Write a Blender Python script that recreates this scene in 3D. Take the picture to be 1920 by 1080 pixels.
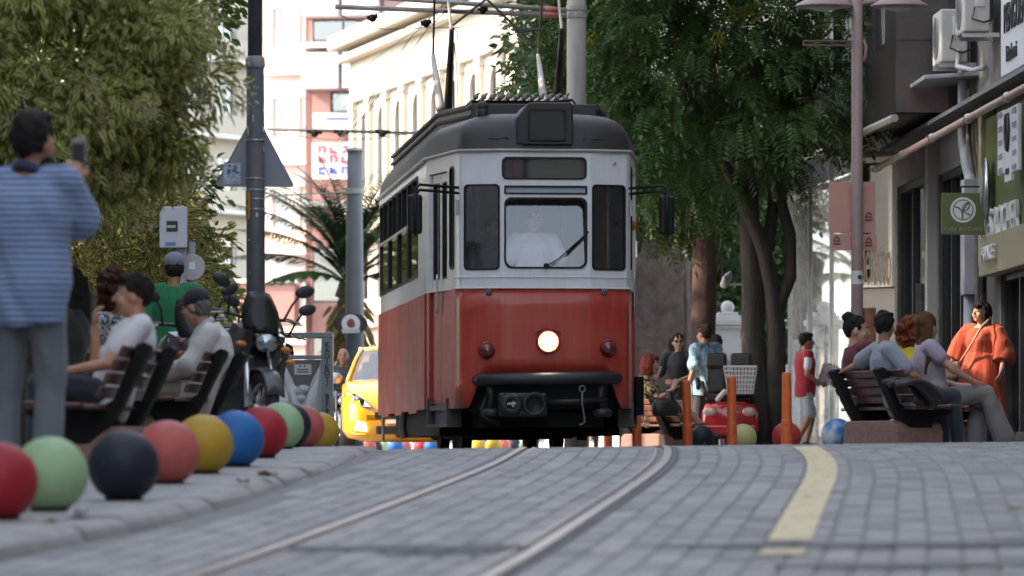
import bpy, bmesh, math, random
import numpy as np
from mathutils import Vector, Matrix, noise as mnoise
from mathutils.geometry import tessellate_polygon

for _o in list(bpy.data.objects):
    bpy.data.objects.remove(_o)
random.seed(7)
rng = np.random.default_rng(11)
R = math.radians
SC = bpy.context.scene
COL = SC.collection
TS = bpy.data.scenes.new('workbench')       # empty side scene in which single meshes are evaluated; removed at the end

# ------------------------------------------------------------------ camera, sky, sun, exposure
# eye point at z = 0, a long lens held low, just below the crest of the street
F = 9000.0                       # focal length in photograph pixels (1920 wide)
cd = bpy.data.cameras.new('camera')
cam = bpy.data.objects.new('camera', cd)
COL.objects.link(cam)
cam.location = (0, 0, 0)
cam.rotation_euler = (R(90), 0, 0)
cd.sensor_width = 36.0
cd.lens = 36.0 * F / 1920.0
cd.shift_y = 310.0 / 1920.0
cd.clip_start = 0.5
cd.clip_end = 3000
cd.dof.use_dof = True
cd.dof.focus_distance = 48.8
cd.dof.aperture_fstop = 3.8
cd.dof.aperture_blades = 0
SC.camera = cam

SUN_EL, SUN_AZ = R(33), math.atan2(-0.985, -0.17)      # azimuth of the direction towards the sun: from the left
to_sun = Vector((-0.985 * math.cos(SUN_EL), -0.17 * math.cos(SUN_EL), math.sin(SUN_EL))).normalized()
world = bpy.data.worlds.new('World')
SC.world = world
world.use_nodes = True
wn = world.node_tree
bg = wn.nodes['Background']
sky = wn.nodes.new('ShaderNodeTexSky')
sky.sky_type = 'NISHITA'
sky.sun_disc = False
sky.sun_elevation = SUN_EL
sky.sun_rotation = math.atan2(to_sun.x, to_sun.y)
sky.air_density = 1.0
sky.dust_density = 1.2
sky.ozone_density = 1.0
hs = wn.nodes.new('ShaderNodeHueSaturation')          # thin summer haze takes some blue out of the sky
hs.inputs['Saturation'].default_value = 0.46
wn.links.new(sky.outputs[0], hs.inputs['Color'])
wn.links.new(hs.outputs[0], bg.inputs[0])
bg.inputs[1].default_value = 0.15
sl = bpy.data.lights.new('sun', 'SUN')
sl.energy = 2.4
sl.angle = R(0.53)
sl.color = (1.0, 0.80, 0.60)
sun = bpy.data.objects.new('sun', sl)
COL.objects.link(sun)
sun.location = (-40, 0, 60)
sun.rotation_euler = to_sun.to_track_quat('Z', 'Y').to_euler()

SC.view_settings.view_transform = 'Standard'
SC.view_settings.look = 'None'
SC.view_settings.gamma = 1.0
SC.view_settings.exposure = 2.2
SC.cycles.use_denoising = True
SC.cycles.max_bounces = 6
SC.cycles.use_adaptive_sampling = True
SC.cycles.adaptive_threshold = 0.025
SC.cycles.transparent_max_bounces = 16
SC.cycles.caustics_reflective = False
SC.cycles.caustics_refractive = False
SC.cycles.sample_clamp_indirect = 6.0

# ------------------------------------------------------------------ helpers
def at(px, py, Y):
    """a point at depth Y seen at photograph pixel (px, py)"""
    return Vector(((px - 960) * Y / F, Y, (850 - py) * Y / F))

MATS = {}
def mat(name, col, rough=0.6, metal=0.0, var=0.0, scale=8.0, bump=0.0, bscale=None, coat=0.0, emit=None, es=0.0,
        trans=0.0, spec=0.5, grime=0.0, stretch=None, sheen=0.0):
    if name in MATS:
        return MATS[name]
    m = bpy.data.materials.new(name)
    m.use_nodes = True
    nt = m.node_tree
    b = nt.nodes['Principled BSDF']
    b.inputs['Base Color'].default_value = (*col, 1)
    b.inputs['Roughness'].default_value = rough
    b.inputs['Metallic'].default_value = metal
    b.inputs['Specular IOR Level'].default_value = spec
    b.inputs['Coat Weight'].default_value = coat
    b.inputs['Coat Roughness'].default_value = 0.08
    b.inputs['Sheen Weight'].default_value = sheen
    if trans:
        b.inputs['Transmission Weight'].default_value = trans
    if emit:
        b.inputs['Emission Color'].default_value = (*emit, 1)
        b.inputs['Emission Strength'].default_value = es
    tc = None
    if var or bump or grime:
        tc = nt.nodes.new('ShaderNodeTexCoord')
        src = tc.outputs['Object']
        if stretch:
            mp = nt.nodes.new('ShaderNodeMapping')
            mp.inputs['Scale'].default_value = stretch
            nt.links.new(src, mp.inputs[0])
            src = mp.outputs[0]
    last = None
    if var:
        n = nt.nodes.new('ShaderNodeTexNoise')
        n.inputs['Scale'].default_value = scale
        n.inputs['Detail'].default_value = 6
        n.inputs['Roughness'].default_value = 0.65
        nt.links.new(src, n.inputs['Vector'])
        rp = nt.nodes.new('ShaderNodeValToRGB')
        rp.color_ramp.elements[0].position = 0.3
        rp.color_ramp.elements[1].position = 0.72
        rp.color_ramp.elements[0].color = (*[max(0, c * (1 - var)) for c in col], 1)
        rp.color_ramp.elements[1].color = (*[min(1, c * (1 + var)) for c in col], 1)
        nt.links.new(n.outputs[0], rp.inputs[0])
        last = rp.outputs[0]
        nt.links.new(last, b.inputs['Base Color'])
    if grime:
        n2 = nt.nodes.new('ShaderNodeTexNoise')
        n2.inputs['Scale'].default_value = scale * 0.35
        n2.inputs['Detail'].default_value = 8
        n2.inputs['Roughness'].default_value = 0.7
        nt.links.new(src, n2.inputs['Vector'])
        r2 = nt.nodes.new('ShaderNodeMapRange')
        r2.inputs[1].default_value = 0.48
        r2.inputs[2].default_value = 0.75
        r2.inputs[3].default_value = 0.0
        r2.inputs[4].default_value = grime
        nt.links.new(n2.outputs[0], r2.inputs[0])
        mx = nt.nodes.new('ShaderNodeMixRGB')
        mx.inputs[2].default_value = (0.05, 0.042, 0.035, 1)
        nt.links.new(r2.outputs[0], mx.inputs[0])
        if last:
            nt.links.new(last, mx.inputs[1])
        else:
            mx.inputs[1].default_value = (*col, 1)
        nt.links.new(mx.outputs[0], b.inputs['Base Color'])
    if bump:
        n3 = nt.nodes.new('ShaderNodeTexNoise')
        n3.inputs['Scale'].default_value = bscale or scale * 3
        n3.inputs['Detail'].default_value = 5
        nt.links.new(src, n3.inputs['Vector'])
        bp = nt.nodes.new('ShaderNodeBump')
        bp.inputs['Strength'].default_value = bump
        bp.inputs['Distance'].default_value = 0.02
        nt.links.new(n3.outputs[0], bp.inputs['Height'])
        nt.links.new(bp.outputs[0], b.inputs['Normal'])
    MATS[name] = m
    return m

def glass(name, tint=(0.6, 0.65, 0.66), refl=0.2, dust_sheen=0.0, dust_sheen_col=(0.6, 0.63, 0.66), rough=0.02):
    """window glass: sees through, mirrors the street, and carries, for dirt and painted pale reflection, some dust"""
    if name in MATS:
        return MATS[name]
    m = bpy.data.materials.new(name)
    m.use_nodes = True
    nt = m.node_tree
    nt.nodes.clear()
    out = nt.nodes.new('ShaderNodeOutputMaterial')
    t = nt.nodes.new('ShaderNodeBsdfTransparent')
    t.inputs[0].default_value = (*tint, 1)
    g = nt.nodes.new('ShaderNodeBsdfGlossy')
    g.inputs['Roughness'].default_value = rough
    g.inputs[0].default_value = (0.9, 0.93, 0.95, 1)
    fr = nt.nodes.new('ShaderNodeFresnel')
    fr.inputs[0].default_value = 1.5
    mr = nt.nodes.new('ShaderNodeMapRange')
    mr.inputs[1].default_value = 0.0
    mr.inputs[2].default_value = 1.0
    mr.inputs[3].default_value = refl
    mr.inputs[4].default_value = 1.0
    nt.links.new(fr.outputs[0], mr.inputs[0])
    mx = nt.nodes.new('ShaderNodeMixShader')
    nt.links.new(mr.outputs[0], mx.inputs[0])
    nt.links.new(t.outputs[0], mx.inputs[1])
    nt.links.new(g.outputs[0], mx.inputs[2])
    last = mx.outputs[0]
    if dust_sheen:
        d = nt.nodes.new('ShaderNodeBsdfDiffuse')
        d.inputs[0].default_value = (*dust_sheen_col, 1)
        tc = nt.nodes.new('ShaderNodeTexCoord')
        n = nt.nodes.new('ShaderNodeTexNoise')
        n.inputs['Scale'].default_value = 2.5
        n.inputs['Detail'].default_value = 6
        nt.links.new(tc.outputs['Object'], n.inputs['Vector'])
        m2 = nt.nodes.new('ShaderNodeMapRange')
        m2.inputs[1].default_value = 0.3
        m2.inputs[2].default_value = 0.7
        m2.inputs[3].default_value = dust_sheen * 0.75
        m2.inputs[4].default_value = dust_sheen * 1.2
        nt.links.new(n.outputs[0], m2.inputs[0])
        mx2 = nt.nodes.new('ShaderNodeMixShader')
        nt.links.new(m2.outputs[0], mx2.inputs[0])
        nt.links.new(last, mx2.inputs[1])
        nt.links.new(d.outputs[0], mx2.inputs[2])
        last = mx2.outputs[0]
    nt.links.new(last, out.inputs[0])
    MATS[name] = m
    return m

def tag(o, label=None, cat=None, group=None, kind=None):
    if label: o['label'] = label
    if cat: o['category'] = cat
    if group: o['group'] = group
    if kind: o['kind'] = kind
    return o

def thing(name, label, cat, loc=(0, 0, 0), rz=0.0, group=None):
    o = bpy.data.objects.new(name, None)
    o.empty_display_size = 0.1
    COL.objects.link(o)
    o.location = loc
    o.rotation_euler = (0, 0, rz)
    return tag(o, label, cat, group)

def copy_tree(o, parent=None):
    c = o.copy()
    COL.objects.link(c)
    c.parent = parent
    for ch in list(o.children):
        copy_tree(ch, c)
    return c

class MB:
    """collects shapes; build() links them as one mesh object"""
    def __init__(s):
        s.v, s.f, s.mi, s.cur = [], [], [], 0
    def add(s, vs, fs):
        o = len(s.v)
        s.v.extend([tuple(p) for p in vs])
        for f in fs:
            s.f.append(tuple(i + o for i in f))
            s.mi.append(s.cur)
        return s
    def m(s, i):
        s.cur = i
        return s
    def box(s, c, d, rz=0.0, rx=0.0, ry=0.0):
        hx, hy, hz = d[0] / 2, d[1] / 2, d[2] / 2
        vs = [Vector((x, y, z)) for z in (-hz, hz) for y in (-hy, hy) for x in (-hx, hx)]
        if rz or rx or ry:
            M = Matrix.Rotation(rz, 3, 'Z') @ Matrix.Rotation(rx, 3, 'X') @ Matrix.Rotation(ry, 3, 'Y')
            vs = [M @ p for p in vs]
        c = Vector(c)
        return s.add([p + c for p in vs], [(0, 2, 3, 1), (4, 5, 7, 6), (0, 1, 5, 4), (2, 6, 7, 3), (1, 3, 7, 5), (0, 4, 6, 2)])
    def bb(s, x0, x1, y0, y1, z0, z1):
        return s.box(((x0 + x1) / 2, (y0 + y1) / 2, (z0 + z1) / 2), (x1 - x0, y1 - y0, z1 - z0))
    def prism(s, poly, a, b, axis='y'):
        """poly: list of 2-D points; extruded along axis from a to b. axis y: (x,z); axis x: (y,z); axis z: (x,y)"""
        def mk(p, t):
            if axis == 'y': return (p[0], t, p[1])
            if axis == 'x': return (t, p[0], p[1])
            return (p[0], p[1], t)
        n = len(poly)
        vs = [mk(p, a) for p in poly] + [mk(p, b) for p in poly]
        fs = [tuple(range(n))[::-1], tuple(range(n, 2 * n))]
        fs += [(i, (i + 1) % n, n + (i + 1) % n, n + i) for i in range(n)]
        return s.add(vs, fs)
    def loft(s, rings, caps=True, closed=True):
        n = len(rings[0])
        vs = [p for r in rings for p in r]
        fs = []
        for j in range(len(rings) - 1):
            for i in range(n if closed else n - 1):
                k = (i + 1) % n
                fs.append((j * n + i, j * n + k, (j + 1) * n + k, (j + 1) * n + i))
        if caps and closed:
            fs.append(tuple(range(n))[::-1])
            fs.append(tuple(range((len(rings) - 1) * n, len(rings) * n)))
        return s.add(vs, fs)
    def tube(s, path, r, n=8, caps=True):
        path = [Vector(p) for p in path]
        if not hasattr(r, '__len__'): r = [r] * len(path)
        rings = []
        up = None
        for i, p in enumerate(path):
            d = (path[min(i + 1, len(path) - 1)] - path[max(i - 1, 0)])
            if d.length < 1e-9: d = Vector((0, 0, 1))
            d.normalize()
            if up is None:
                up = Vector((0, 0, 1)) if abs(d.z) < 0.9 else Vector((1, 0, 0))
            a = d.cross(up)
            if a.length < 1e-6:
                a = d.cross(Vector((0.3, 1, 0.2)))
            a.normalize()
            up = a.cross(d).normalized()
            rings.append([p + (a * math.cos(t) + up * math.sin(t)) * r[i] for t in [2 * math.pi * k / n for k in range(n)]])
        return s.loft(rings, caps)
    def lathe(s, prof, c=(0, 0, 0), n=24, axis='z', M=None):
        c = Vector(c)
        rings = []
        for r, h in prof:
            ring = []
            for k in range(n):
                t = 2 * math.pi * k / n
                p = Vector((r * math.cos(t), r * math.sin(t), h))
                if axis == 'y': p = Vector((p.x, h, p.y))
                if axis == 'x': p = Vector((h, p.x, p.y))
                if M is not None: p = M @ p
                ring.append(p + c)
            rings.append(ring)
        return s.loft(rings, True)
    def ell(s, c, r, n=12, m=8, M=None):
        c = Vector(c)
        if not hasattr(r, '__len__'): r = (r, r, r)
        rings = []
        for j in range(m + 1):
            ph = math.pi * (j + (0.02 if j == 0 else (-0.02 if j == m else 0))) / m
            ring = []
            for k in range(n):
                t = 2 * math.pi * k / n
                p = Vector((r[0] * math.sin(ph) * math.cos(t), r[1] * math.sin(ph) * math.sin(t), -r[2] * math.cos(ph)))
                if M is not None: p = M @ p
                ring.append(p + c)
            rings.append(ring)
        return s.loft(rings, True)
    def cap(s, a, b, ra, rb, n=10):
        a, b = Vector(a), Vector(b)
        d = b - a
        L = d.length
        if L < 1e-6: return s.ell(a, max(ra, rb))
        d /= L
        path, rr = [], []
        for k in range(4):
            t = math.pi / 2 * (k + 0.15) / 4
            path.append(a - d * ra * math.cos(t)); rr.append(ra * math.sin(t))
        path += [a, b]; rr += [ra, rb]
        for k in range(3, -1, -1):
            t = math.pi / 2 * (k + 0.15) / 4
            path.append(b + d * rb * math.cos(t)); rr.append(rb * math.sin(t))
        return s.tube(path, rr, n)
    def mesh(s, name, mats, smooth=False):
        me = bpy.data.meshes.new(name)
        me.from_pydata(s.v, [], s.f)
        if not isinstance(mats, (list, tuple)): mats = [mats]
        for m_ in mats: me.materials.append(m_)
        if len(mats) > 1:
            me.polygons.foreach_set('material_index', s.mi)
        if smooth:
            me.polygons.foreach_set('use_smooth', [True] * len(me.polygons))
        me.update()
        return me
    def build(s, name, mats, parent=None, smooth=False, bevel=0.0, fixn=True, seg=2, loc=None, sub=0, angle=None):
        me = s.mesh(name, mats, smooth)
        if fixn:
            bm = bmesh.new(); bm.from_mesh(me)
            bmesh.ops.recalc_face_normals(bm, faces=bm.faces)
            bm.to_mesh(me); bm.free()
        if smooth and angle is not None:
            me.set_sharp_from_angle(angle=R(angle))
        o = bpy.data.objects.new(name, me)
        COL.objects.link(o)
        if parent: o.parent = parent
        if loc: o.location = loc
        if bevel:
            b = o.modifiers.new('bevel', 'BEVEL')
            b.width = bevel; b.segments = seg; b.limit_method = 'ANGLE'; b.angle_limit = R(35)
            if smooth is False and seg > 1:
                pass
        if sub:
            sm = o.modifiers.new('sub', 'SUBSURF'); sm.levels = sub; sm.render_levels = sub
        return o

def rrect(x0, x1, z0, z1, r, n=5):
    """rounded rectangle outline"""
    pts = []
    for cx, cz, a0 in ((x1 - r, z0 + r, -90), (x1 - r, z1 - r, 0), (x0 + r, z1 - r, 90), (x0 + r, z0 + r, 180)):
        for k in range(n + 1):
            a = R(a0 + 90 * k / n)
            pts.append((cx + r * math.cos(a), cz + r * math.sin(a)))
    return pts

def panel_mesh(mb, p0, p1, z0, z1, holes, th, outer=None):
    """a flat wall standing on the plan segment p0-p1, with holes [(outline in (a,z))], th = thickness towards the inside (left of p0->p1)"""
    p0, p1 = Vector((p0[0], p0[1])), Vector((p1[0], p1[1]))
    d = p1 - p0
    L = d.length
    d /= L
    nrm = Vector((-d.y, d.x))
    if outer is None:
        outer = [(0, z0), (L, z0), (L, z1), (0, z1)]
    polys = [[Vector((a, z, 0)) for a, z in outer]] + [[Vector((a, z, 0)) for a, z in h] for h in holes]
    tris = tessellate_polygon(polys)
    flat = [q for pl in polys for q in pl]
    n = len(flat)
    def P(q, off):
        w = p0 + d * q.x + nrm * off
        return (w.x, w.y, q.y)
    vs = [P(q, 0) for q in flat] + [P(q, th) for q in flat]
    fs = [tuple(t) for t in tris] + [tuple(i + n for i in t[::-1]) for t in tris]
    o = 0
    for pl in polys:
        k = len(pl)
        for i in range(k):
            j = (i + 1) % k
            fs.append((o + i, o + j, n + o + j, n + o + i))
        o += k
    mb.add(vs, fs)

def pane_mesh(mb, p0, p1, outline, off, th=0.006):
    p0, p1 = Vector((p0[0], p0[1])), Vector((p1[0], p1[1]))
    d = (p1 - p0).normalized()
    nrm = Vector((-d.y, d.x))
    def P(a, z, o):
        w = p0 + d * a + nrm * o
        return (w.x, w.y, z)
    n = len(outline)
    vs = [P(a, z, off) for a, z in outline]
    mb.add(vs, [tuple(range(n))])

def ring_frame(mb, p0, p1, outline, w, off0, off1):
    """a frame that follows an outline: from the outline inwards by w, between depths off0 and off1"""
    p0, p1 = Vector((p0[0], p0[1])), Vector((p1[0], p1[1]))
    d = (p1 - p0).normalized()
    nrm = Vector((-d.y, d.x))
    ca = sum(a for a, z in outline) / len(outline)
    cz = sum(z for a, z in outline) / len(outline)
    ha = max(abs(a - ca) for a, z in outline)
    hz = max(abs(z - cz) for a, z in outline)
    inner = [(ca + (a - ca) * (ha - w) / ha, cz + (z - cz) * (hz - w) / hz) for a, z in outline]
    def P(q, o):
        w_ = p0 + d * q[0] + nrm * o
        return (w_.x, w_.y, q[1])
    n = len(outline)
    vs = [P(q, off0) for q in outline] + [P(q, off0) for q in inner] + [P(q, off1) for q in inner] + [P(q, off1) for q in outline]
    fs = []
    for i in range(n):
        j = (i + 1) % n
        for k in range(4):
            k2 = (k + 1) % 4
            fs.append((k * n + i, k * n + j, k2 * n + j, k2 * n + i))
    mb.add(vs, fs)

def text(name, s, size, m, parent, loc, rot=(90, 0, 0), ext=0.004, align='CENTER', sx=1.0, spacing=1.0, line=1.0, bold=0.0):
    c = bpy.data.curves.new(name, 'FONT')
    c.body = s
    c.size = size
    c.extrude = ext
    c.offset = bold
    c.align_x = align
    c.align_y = 'CENTER'
    c.space_character = spacing
    c.space_line = line
    c.resolution_u = 3
    tmp = bpy.data.objects.new(name, c)
    TS.collection.objects.link(tmp)
    TS.view_layers[0].update(); dg = TS.view_layers[0].depsgraph
    me = bpy.data.meshes.new_from_object(tmp.evaluated_get(dg))
    bpy.data.objects.remove(tmp)
    bpy.data.curves.remove(c)
    me.materials.clear()
    me.materials.append(m)
    me.name = name
    o = bpy.data.objects.new(name, me)
    COL.objects.link(o)
    o.parent = parent
    o.location = loc
    o.rotation_euler = tuple(R(a) for a in rot)
    o.scale = (sx, 1, 1)
    return o

# ------------------------------------------------------------------ the lie of the street
_gy = np.array([-60, 0, 10, 16, 19, 22, 25, 28.5, 31, 33, 35, 37, 40, 44, 50, 60, 100, 500, 3000.])
_gz = np.array([-2.6, -.85, -.57, -.41, -.32, -.235, -.14, -.055, .0, .03, .042, .036, .016, .0, -.008, -.006, 0, 0, 0])
_fy = np.arange(-60, 3000, 0.25)
_fz = np.interp(_fy, _gy, _gz)
_k = np.exp(-0.5 * (np.arange(-12, 13) / 4.5) ** 2); _k /= _k.sum()
_fz = np.convolve(np.pad(_fz, 12, mode='edge'), _k, mode='valid')
def G(X, Y):
    """height of the road surface"""
    z = float(np.interp(Y, _fy, _fz))
    return z + 0.012 * max(-2.5, min(4.0, X)) * max(0.0, min(1.0, (Y - 10) / 15.0))
_cy = np.array([-60, 0, 8, 12, 16, 19, 22, 25, 28.5, 32.5, 36, 40, 44, 48.6, 52, 60, 80, 120, 300.])
_cx = np.array([-9, -2.6, -1.5, -1.0, -.56, -.30, -.06, .20, .42, .56, .60, .57, .47, .30, .04, -.70, -2.6, -7.5, -40])
_cxx = np.convolve(np.pad(np.interp(_fy[:1600], _cy, _cx), 12, mode='edge'), _k, mode='valid')
def TC(Y):
    """X of the middle of the tram track"""
    return float(np.interp(Y, _fy[:1600], _cxx))
_ky = np.array([-60, 10, 14, 17.3, 20, 23.5, 27.5, 32, 40, 50, 60, 80, 120, 300.])
_kx = np.array([-11, -3.3, -2.45, -1.85, -1.47, -1.20, -1.03, -.96, -1.05, -1.6, -2.9, -5.4, -11, -44.])
def KX(Y):
    """X of the left kerb"""
    return float(np.interp(Y, _ky, _kx))
def KS(Y):
    """kerb upstand: lower and lower towards the crest"""
    return float(np.interp(Y, [0, 18, 22, 28, 34, 45], [.08, .066, .058, .04, .028, .02]))
def GL(X, Y):
    return G(X, Y) + KS(Y)
# ------------------------------------------------------------------ materials of the setting
M_sett = mat('granite_sett', (.255, .248, .238), .62, var=.28, scale=5.5, bump=.35, bscale=60, grime=.25)
M_sett2 = mat('granite_sett_pale', (.305, .296, .284), .6, var=.25, scale=7, bump=.35, bscale=60, grime=.2)
M_sett3 = mat('granite_sett_dark', (.20, .196, .19), .66, var=.25, scale=6, bump=.35, bscale=60, grime=.25)
M_joint = mat('joint_sand', (.215, .209, .20), .9, var=.3, scale=9, bump=.3)
M_rail = mat('worn_rail_steel', (.19, .125, .09), .42, .85, var=.25, scale=3, stretch=(6, .4, 1), bump=.05)
M_groove = mat('rail_groove_dirt', (.035, .028, .024), .7, var=.3, scale=8)
M_slab = mat('paving_slab', (.30, .297, .29), .75, var=.18, scale=4, bump=.3, bscale=45, grime=.35)
M_kerb = mat('kerb_stone', (.33, .32, .305), .75, var=.2, scale=3.5, bump=.35, bscale=30, grime=.4)
M_ground = mat('ground_earth', (.16, .15, .14), .9, var=.2, scale=.5)
M_asph = mat('asphalt_patch', (.125, .123, .12), .8, var=.3, scale=3, bump=.3, bscale=60)

# ground: one sheet to the horizon
xs = np.unique(np.concatenate([np.linspace(-2000, -60, 8), np.linspace(-60, 60, 41), np.linspace(60, 2000, 8)]))
ys = np.unique(np.concatenate([np.linspace(-400, -60, 5), np.linspace(-60, 140, 101), np.linspace(140, 2600, 14)]))
mb = MB()
mb.add([(x, y, G(x, y) - .07) for y in ys for x in xs],
       [(j * len(xs) + i, j * len(xs) + i + 1, (j + 1) * len(xs) + i + 1, (j + 1) * len(xs) + i) for j in range(len(ys) - 1) for i in range(len(xs) - 1)])
tag(mb.build('ground', M_ground), kind='structure')

# road bed
ys = np.unique(np.concatenate([np.arange(-40, 14, 1.0), np.arange(14, 40, .25), np.arange(40, 150, 1.0)]))
NX = 26
mb = MB()
vs = []
for y in ys:
    x0, x1 = KX(y) - .02, KX(y) + (9.5 if y < 60 else 12)
    dz = -.0045 if y < 37.4 else -.002
    for i in range(NX):
        x = x0 + (x1 - x0) * i / (NX - 1)
        vs.append((x, y, G(x, y) + dz))
mb.add(vs, [(j * NX + i, j * NX + i + 1, (j + 1) * NX + i + 1, (j + 1) * NX + i) for j in range(len(ys) - 1) for i in range(NX - 1)])
mb.m(0)
road = tag(mb.build('road', [M_joint], smooth=True), kind='structure')
mbf = MB()
vs = []
ysf = [y for y in ys if y >= 37.2]
for y in ysf:
    x0, x1 = KX(y), KX(y) + (9.5 if y < 60 else 12)
    for i in range(NX):
        x = x0 + (x1 - x0) * i / (NX - 1)
        vs.append((x, y, G(x, y) + .002))
mbf.add(vs, [(j * NX + i, j * NX + i + 1, (j + 1) * NX + i + 1, (j + 1) * NX + i) for j in range(len(ysf) - 1) for i in range(NX - 1)])
tag(mbf.build('road_surface', M_sett, road, smooth=True))

# setts: rows run along the track; the nearest 300 in view are single stones, the rest one part
def sett_shape(w, l, h, b):
    return ([(-w/2, -l/2, -h), (w/2, -l/2, -h), (w/2, l/2, -h), (-w/2, l/2, -h),
             (-w/2, -l/2, -b), (w/2, -l/2, -b), (w/2, l/2, -b), (-w/2, l/2, -b),
             (-w/2+b, -l/2+b, 0), (w/2-b, -l/2+b, 0), (w/2-b, l/2-b, 0), (-w/2+b, l/2-b, 0)],
            [(0, 1, 5, 4), (1, 2, 6, 5), (2, 3, 7, 6), (3, 0, 4, 7), (4, 5, 9, 8), (5, 6, 10, 9), (6, 7, 11, 10), (7, 4, 8, 11), (8, 9, 10, 11)])
rows = []
RW = .125
t = -.5 + .058 + RW / 2
tin = []
nin = 7
rw_in = (1.0 - .116) / nin
for k in range(nin): tin.append((-.5 + .058 + rw_in * (k + .5), rw_in))
tout = [(.5 + .075 + RW * (k + .5), RW) for k in range(34)]
tleft = [(-.5 - .075 - RW * (k + .5), RW) for k in range(9)]
setts = []
for tt, w in tin + tout + tleft:
    y = 13.2 + random.random() * .2
    while y < 37.2:
        l = .195 + random.uniform(-.015, .02)
        yc = y + l / 2
        x = TC(yc) + tt
        if x - w / 2 > KX(yc) + .07:
            setts.append((x, yc, w - .010, l - .010))
        y += l
setts.sort(key=lambda s: s[1])
inview = [s for s in setts if abs(s[0]) < .1067 * s[1] + .06 and (850 - G(s[0], s[1]) * F / s[1]) < 1092]
near = set(id(s) for s in inview[:300])
smesh = []
for k in range(4):
    mbx = MB()
    v_, f_ = sett_shape(RW - .010, .185, .10, .007)
    mbx.add(v_, f_)
    smesh.append(mbx.mesh('sett', [M_sett, M_sett2, M_sett3, M_sett][k]))
big = MB()
for s in setts:
    x, y, w, l = s
    sl_ = (G(x, y + .1) - G(x, y - .1)) / .2
    hd = (TC(y + .1) - TC(y - .1)) / .2
    dz = random.uniform(-.002, .003)
    if id(s) in near:
        o = bpy.data.objects.new('sett', random.choice(smesh))
        COL.objects.link(o)
        o.parent = road
        o.location = (x, y, G(x, y) + dz)
        o.rotation_euler = (math.atan(sl_) + random.uniform(-.01, .01), random.uniform(-.012, .012), -math.atan(hd))
        o.scale = (w / (RW - .010), l / .185, 1)
    else:
        v_, f_ = sett_shape(w, l, .05, .007)
        tx, ty = random.uniform(-.012, .012), random.uniform(-.01, .01)
        big.m(random.choice((0, 0, 1, 2)))
        big.add([(x + p[0] + hd * p[1], y + p[1], G(x, y) + dz + p[2] + sl_ * p[1] + tx * p[0] + ty * p[1]) for p in v_], f_)
tag(big.build('setts', [M_sett, M_sett2, M_sett3], road, fixn=False), kind='stuff')

# rails: head, groove and guard lip let into the setts
def strip(mb, xa, xb, ya, yb, step, za, zb=None, edge=.03):
    """a draped strip between lateral offsets xa..xb (functions of Y)"""
    n = int((yb - ya) / step) + 1
    ringsv = []
    for k in range(n + 1):
        y = ya + (yb - ya) * k / n
        a, b = xa(y), xb(y)
        ringsv.append([(a, y, G(a, y) + za - edge), (a, y, G(a, y) + za), (b, y, G(b, y) + za), (b, y, G(b, y) + za - edge)])
    mb.loft(ringsv, False, False)
for s_ in (-1, 1):
    mb = MB()
    strip(mb, lambda y: TC(y) + s_ * .5 - .024 * s_, lambda y: TC(y) + s_ * .5 + .024 * s_, -30, 140, .3, .007)
    rl = mb.build('rail', M_rail, road, smooth=True, angle=40)
    rl['label'] = 'left steel tram rail' if s_ < 0 else 'right steel tram rail'
    mb = MB()
    strip(mb, lambda y: TC(y) + s_ * (.5 - .026) - .044 * s_, lambda y: TC(y) + s_ * (.5 - .026), 12, 60, .3, -.022, edge=.01)
    mb.build('groove', M_groove, rl, smooth=True)
    mb = MB()
    strip(mb, lambda y: TC(y) + s_ * .422 - .008 * s_, lambda y: TC(y) + s_ * .422 + .008 * s_, -30, 140, .3, .004)
    mb.build('guard_lip', M_rail, rl, smooth=True, angle=40)
    mb = MB()
    strip(mb, lambda y: TC(y) + s_ * .548 - .021 * s_, lambda y: TC(y) + s_ * .548 + .021 * s_, -30, 60, .3, .001)
    mb.build('mortar_edge', M_asph, rl, smooth=True)

# worn yellow edge line
def worn_paint(name, col, cut=.40):
    m = mat(name, col, .6, var=.15, scale=8)
    nt = m.node_tree
    b = nt.nodes['Principled BSDF']
    tc = nt.nodes.new('ShaderNodeTexCoord')
    n = nt.nodes.new('ShaderNodeTexNoise')
    n.inputs['Scale'].default_value = 9
    n.inputs['Detail'].default_value = 8
    n.inputs['Roughness'].default_value = .7
    nt.links.new(tc.outputs['Object'], n.inputs['Vector'])
    mr = nt.nodes.new('ShaderNodeMapRange')
    mr.inputs[1].default_value = cut - .05
    mr.inputs[2].default_value = cut + .04
    mr.inputs[3].default_value = .25
    mr.inputs[4].default_value = 1
    nt.links.new(n.outputs[0], mr.inputs[0])
    nt.links.new(mr.outputs[0], b.inputs['Alpha'])
    return m
M_yel = worn_paint('worn_yellow_paint', (.62, .50, .28), .41)
mb = MB()
YO = 1.42
for a, b in ((17.2, 17.6), (18.25, 32.4)):
    strip(mb, lambda y: TC(y) + YO - .082, lambda y: TC(y) + YO + .082, a, b, .25, .0065, edge=.004)
yl = mb.build('yellow_line', M_yel, road, smooth=True, angle=40)
yl['label'] = 'worn pale yellow painted line along the right of the track'
# dark tarred strips across the setts
def patch(x0, x1, y0, y1):
    mb = MB()
    n = 40
    up, dn = [], []
    for k in range(n + 1):
        x = x0 + (x1 - x0) * k / n
        e = min(1, k / 5, (n - k) / 5)
        a = y0 + .10 * mnoise.noise((x * 2.3, 1.7, y0)) + (1 - e) * (y1 - y0) * .4
        b = y1 + .10 * mnoise.noise((x * 2.1, 7.7, y1)) - (1 - e) * (y1 - y0) * .4
        dn.append((x, a, G(x, a) + .0045)); up.append((x, b, G(x, b) + .0045))
    mb.loft([dn, up], False, False)
    return mb.build('tar_strip', M_asph, road)
patch(.55, 3.4, 17.75, 18.1)
patch(.9, 3.4, 16.3, 16.62)
patch(-.95, .1, 17.75, 18.05)
patch(-.5, -.05, 17.35, 17.6)

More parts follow.
